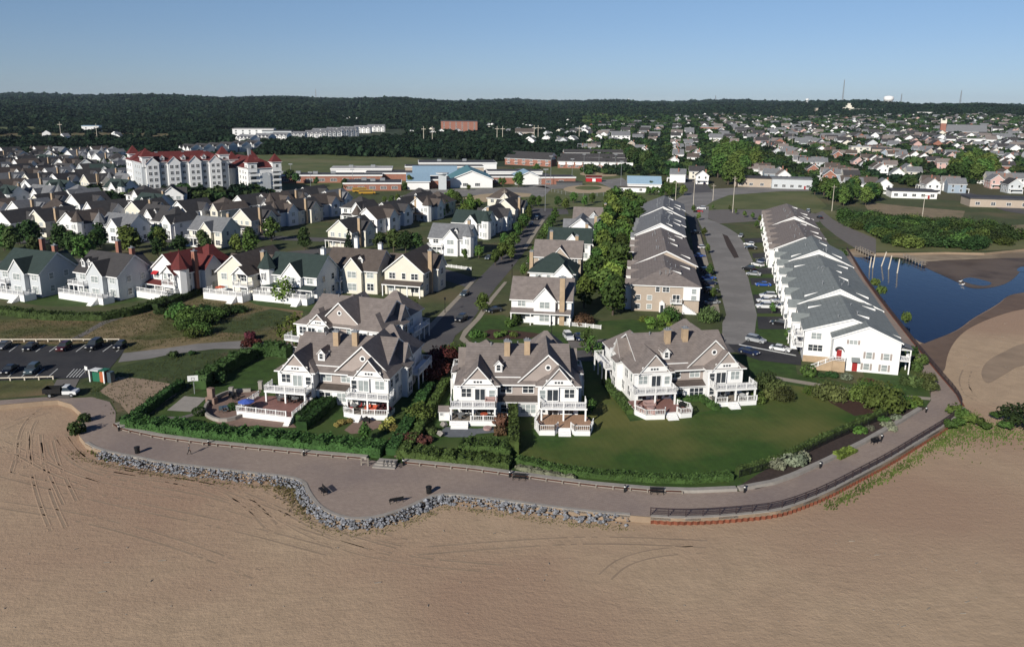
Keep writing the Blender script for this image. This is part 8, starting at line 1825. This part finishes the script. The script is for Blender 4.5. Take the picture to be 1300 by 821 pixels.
for d, x, y, yw, px, py in far_list[175:3000]:
    w = TR.choice([0, 0, 0, 0, 0, 1, 2, 2, 3, 4]); r = TR.choice([5, 5, 6, 7, 7]); c, s = math.cos(yw), math.sin(yw); z = hill(x, y); k = TR.uniform(.9, 1.4)
    L = lambda a, b, h: (x+(a*c-b*s)*k, y+(a*s+b*c)*k, z+h*k)
    a, b, h, g = 4.5, TR.uniform(5, 7), TR.uniform(5.5, 7.5), TR.uniform(2.6, 3.6)
    bk_.add([L(-a,-b,-2), L(a,-b,-2), L(a,b,-2), L(-a,b,-2), L(-a,-b,h), L(a,-b,h), L(a,b,h), L(-a,b,h), L(0,-b,h+g), L(0,b,h+g)], [(0,1,5,4), (1,2,6,5), (2,3,7,6), (3,0,4,7), (4,5,8), (6,7,9)], w)
    bk_.add([L(-a-.5,-b-.4,h-.4), L(0,-b-.4,h+g+.2), L(0,b+.4,h+g+.2), L(-a-.5,b+.4,h-.4), L(a+.5,-b-.4,h-.4), L(a+.5,b+.4,h-.4)], [(0,1,2,3), (1,4,5,2)], r)
    if d < 1500:
        for q in (-2, 2): bk_.add([L(q-.6,-b-.05,3.4), L(q+.6,-b-.05,3.4), L(q+.6,-b-.05,5.0), L(q-.6,-b-.05,5.0)], [(0,1,2,3)], 7)
        for q in (-3, 1, 4): bk_.add([L(-a-.05,q,3.4), L(-a-.05,q+1.2,3.4), L(-a-.05,q+1.2,5.0), L(-a-.05,q,5.0)], [(0,1,2,3)], 7)
# white houses scattered in the woods and on the hill
for px0, py0, n, sx, sy in ((448,151,14,14,5),(535,138,16,26,4),(560,172,10,40,3),(660,170,16,40,8),(750,165,22,45,12),(115,178,5,60,4),(700,178,18,30,8),(750,140,10,60,4),(60,133,6,60,2),(300,128,8,60,2)):
    for _ in range(n):
        a = PT(px0+TR.uniform(-sx, sx), py0+TR.uniform(-sy, sy)); x, y, z = a; w = TR.choice([0, 0, 0, 2, 1]); yw = TR.uniform(-.6, .6); c, s = math.cos(yw), math.sin(yw); k = 0.85*max(1, math.hypot(x, y)/2600)
        L = lambda p, q, h: (x+(p*c-q*s)*k, y+(p*s+q*c)*k, z+h*k)
        bk_.add([L(-6,-5,-2), L(6,-5,-2), L(6,5,-2), L(-6,5,-2), L(-6,-5,9), L(6,-5,9), L(6,5,9), L(-6,5,9), L(0,-5,13), L(0,5,13)], [(0,1,5,4), (1,2,6,5), (2,3,7,6), (3,0,4,7), (4,5,8), (6,7,9)], w)
        bk_.add([L(-6.5,-5.4,8.6), L(0,-5.4,13.2), L(0,5.4,13.2), L(-6.5,5.4,8.6), L(6.5,-5.4,8.6), L(6.5,5.4,8.6)], [(0,1,2,3), (1,4,5,2)], 5)
tag(bk_.build('distant_houses', names), 'countless small white houses of the town fading into the distance', 'houses', kind='stuff')

# ------------------------------------------------------------------ the woods: one mass, instanced crowns
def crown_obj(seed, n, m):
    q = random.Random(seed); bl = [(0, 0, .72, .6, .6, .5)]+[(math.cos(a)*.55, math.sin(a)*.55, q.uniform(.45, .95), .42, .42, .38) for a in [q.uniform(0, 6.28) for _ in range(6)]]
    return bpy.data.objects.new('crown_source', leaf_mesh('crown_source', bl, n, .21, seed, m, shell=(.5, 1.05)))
def woods(name, pts, protos, label):
    """pts: x, y, z, scale, rot, kind -> one object whose points carry leaf crowns"""
    a = np.array(pts, float); n = len(a); me = bpy.data.meshes.new(name); me.vertices.add(n); me.vertices.foreach_set('co', a[:, :3].ravel().astype(np.float32))
    for nm, tp, c in (('size', 'FLOAT', 3), ('turn', 'FLOAT', 4), ('pick', 'INT', 5)):
        at = me.attributes.new(nm, tp, 'POINT'); at.data.foreach_set('value', a[:, c].astype(np.float32 if tp == 'FLOAT' else np.int32))
    me.update(); o = link(name, me); tag(o, label, 'woods', kind='stuff')
    ng = bpy.data.node_groups.new(name, 'GeometryNodeTree'); ng.interface.new_socket('Geometry', in_out='INPUT', socket_type='NodeSocketGeometry'); ng.interface.new_socket('Geometry', in_out='OUTPUT', socket_type='NodeSocketGeometry')
    N, L = ng.nodes, ng.links; gi = N.new('NodeGroupInput'); go = N.new('NodeGroupOutput'); jn = N.new('GeometryNodeJoinGeometry')
    def attr(nm, t): v = N.new('GeometryNodeInputNamedAttribute'); v.data_type = t; v.inputs['Name'].default_value = nm; return v.outputs['Attribute']
    sz, tu, pk = attr('size', 'FLOAT'), attr('turn', 'FLOAT'), attr('pick', 'INT')
    cx = N.new('ShaderNodeCombineXYZ'); L.new(tu, cx.inputs['Z'])
    for k, p in enumerate(protos):
        cmp = N.new('FunctionNodeCompare'); cmp.data_type = 'INT'; cmp.operation = 'EQUAL'; L.new(pk, cmp.inputs[2]); cmp.inputs[3].default_value = k
        oi = N.new('GeometryNodeObjectInfo'); oi.inputs['Object'].default_value = p; oi.inputs['As Instance'].default_value = True
        ip = N.new('GeometryNodeInstanceOnPoints'); L.new(gi.outputs[0], ip.inputs['Points']); L.new(cmp.outputs[0], ip.inputs['Selection']); L.new(oi.outputs['Geometry'], ip.inputs['Instance']); L.new(cx.outputs[0], ip.inputs['Rotation']); L.new(sz, ip.inputs['Scale']); L.new(ip.outputs[0], jn.inputs[0])
    L.new(jn.outputs[0], go.inputs[0]); md = o.modifiers.new('woods', 'NODES'); md.node_group = ng
    return o
FR = random.Random(23); pts = []
houses_xy = [(x, y) for d, x, y, *_ in far_list[:3000]]
grid = {}
for x, y in houses_xy: grid.setdefault((int(x//12), int(y//12)), []).append((x, y))
def near_house(x, y, r):
    i, j = int(x//12), int(y//12)
    return any((x-a)**2+(y-b)**2 < r*r for di in (-1, 0, 1) for dj in (-1, 0, 1) for a, b in grid.get((i+di, j+dj), ()))
FAR_TINT = 0
OPEN = [(20,192,112,201), (300,194,470,240), (215,160,245,172), (20,160,60,172)]
bld = [PT(px, py)[:2] for px, py in ((115,167.5),(322,178),(352,178.5),(583,171),(666,175),(788,182),(1052,143.5),(1100,144),(1173,148),(1235,186),(905,168),(1215,172),(1078,144))]
r = 640.0
while r < 7600:
    cr = 5.2*(r/900)**0.72
    da = cr*1.55/r
    a = R(-42)
    while a < R(45):
        a += da
        rr = r+FR.uniform(-.6, .6)*cr; aa = a+FR.uniform(-.4, .4)*da; x, y = rr*math.sin(aa), rr*math.cos(aa); z = hill(x, y); px, py = QP(x, y, z)
        if px < -260 or px > 1620: continue
        if px < 520:
            if py > 201: d = 0.0
            elif 300 < px < 520 and 163 < py < 187: d = 0.0 if py > 170-(px-300)*.03 and py < 183-(px-300)*.03 else .9
            elif px < 216 and (170 < py < 178 or (px < 48 and 161 < py < 168)): d = .04
            elif px < 225 and 160 < py < 182: d = .6
            elif 225 < px < 330 and 184 < py < 200: d = .15
            elif px < 225 and py > 186: d = .45
            else: d = 1.0
            if 300 < px and py > 197: d = 0
        elif px < 740: d = 1.0 if py < 199 else 0.0
        else:
            edge = 149 if px < 1150 else 147
            d = 1.0 if py < edge-4 else (.75 if py < edge else (.8 if py < 172 else .7))
            if px < 850: d = max(d, .92 if py < 168 else .6 if py < 198 else 0)
            if py > 212: d *= .6
            if py > 234: d = 0
        if any(q[0] < px < q[2] and q[1] < py < q[3] for q in OPEN[:1]): d = 0
        if FR.random() > d: continue
        if d < .95 and near_house(x, y, 5.0): continue
        if any((x-b[0])**2+(y-b[1]-8)**2 < 34**2 for b in bld) and rr < 3000: continue
        k = FR.choice((0, 0, 1, 2)) if px < 740 or py < 152 else FR.choice((0, 2, 3, 3)); s = cr*FR.uniform(.7, 1.3)*(1.35 if FR.random() < .12 else 1)*(1.0 if d > .9 else .85)
        pts.append((x, y, z-.15*s, s, FR.uniform(0, 6.28), k))
    r += cr*1.5
for x, y in town_trees: pts.append((x, y, hill(x, y), FR.uniform(4.5, 7.5), FR.uniform(0, 6.28), FR.choice((2, 3, 3))))
# hedgerow of wood behind the school and below the far rows
for (poly, st, s0) in (([(560,201),(650,206),(660,196),(640,187),(520,189),(340,186),(330,193),(450,199)], 10.5, 6.5), ([(-30,206),(120,203),(225,197),(300,194),(300,190),(120,188),(-30,190)], 15, 6.0)):
    for x, y in fill(poly, st, seed=12): pts.append((x, y, hill(x, y)-.5, s0*FR.uniform(.8, 1.35), FR.uniform(0, 6.28), FR.choice((0, 1, 2))))
for x, y in fill([(-20,262),(60,262),(165,262),(320,262),(440,275),(430,255),(345,252),(330,246),(165,246),(165,200),(-20,200)], 11.5, seed=51, avoid=[(a_, b_, 7.6) for a_, b_ in placed]):
    if FR.random() < .95 and math.hypot(x, y) > 395: pts.append((x, y, -.4, FR.uniform(3.8, 6.2), FR.uniform(0, 6.28), FR.choice((0, 2, 3))))
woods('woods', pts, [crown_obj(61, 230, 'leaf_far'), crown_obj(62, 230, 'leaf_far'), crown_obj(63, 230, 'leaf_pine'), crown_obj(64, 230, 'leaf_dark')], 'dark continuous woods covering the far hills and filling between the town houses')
print('woods points', len(pts), 'town', len(far_list), 'trees', TG)
# ------------------------------------------------------------------ summer haze over the whole country
hz = MB().box(-9500, 9500, -420, 14500, -2.6, 240).build('haze', 'trim'); hz['kind'] = 'stuff'; hz['label'] = 'thin blue summer haze over the distance'
hm = bpy.data.materials.new('haze'); hm.use_nodes = True; hm.node_tree.nodes.clear()
ho = hm.node_tree.nodes.new('ShaderNodeOutputMaterial'); hv = hm.node_tree.nodes.new('ShaderNodeVolumePrincipled'); hv.inputs['Color'].default_value = (0.62, 0.80, 1.0, 1); hv.inputs['Density'].default_value = 0.000024; hv.inputs['Anisotropy'].default_value = 0.0
hm.node_tree.links.new(hv.outputs[0], ho.inputs['Volume']); hz.data.materials.clear(); hz.data.materials.append(hm)
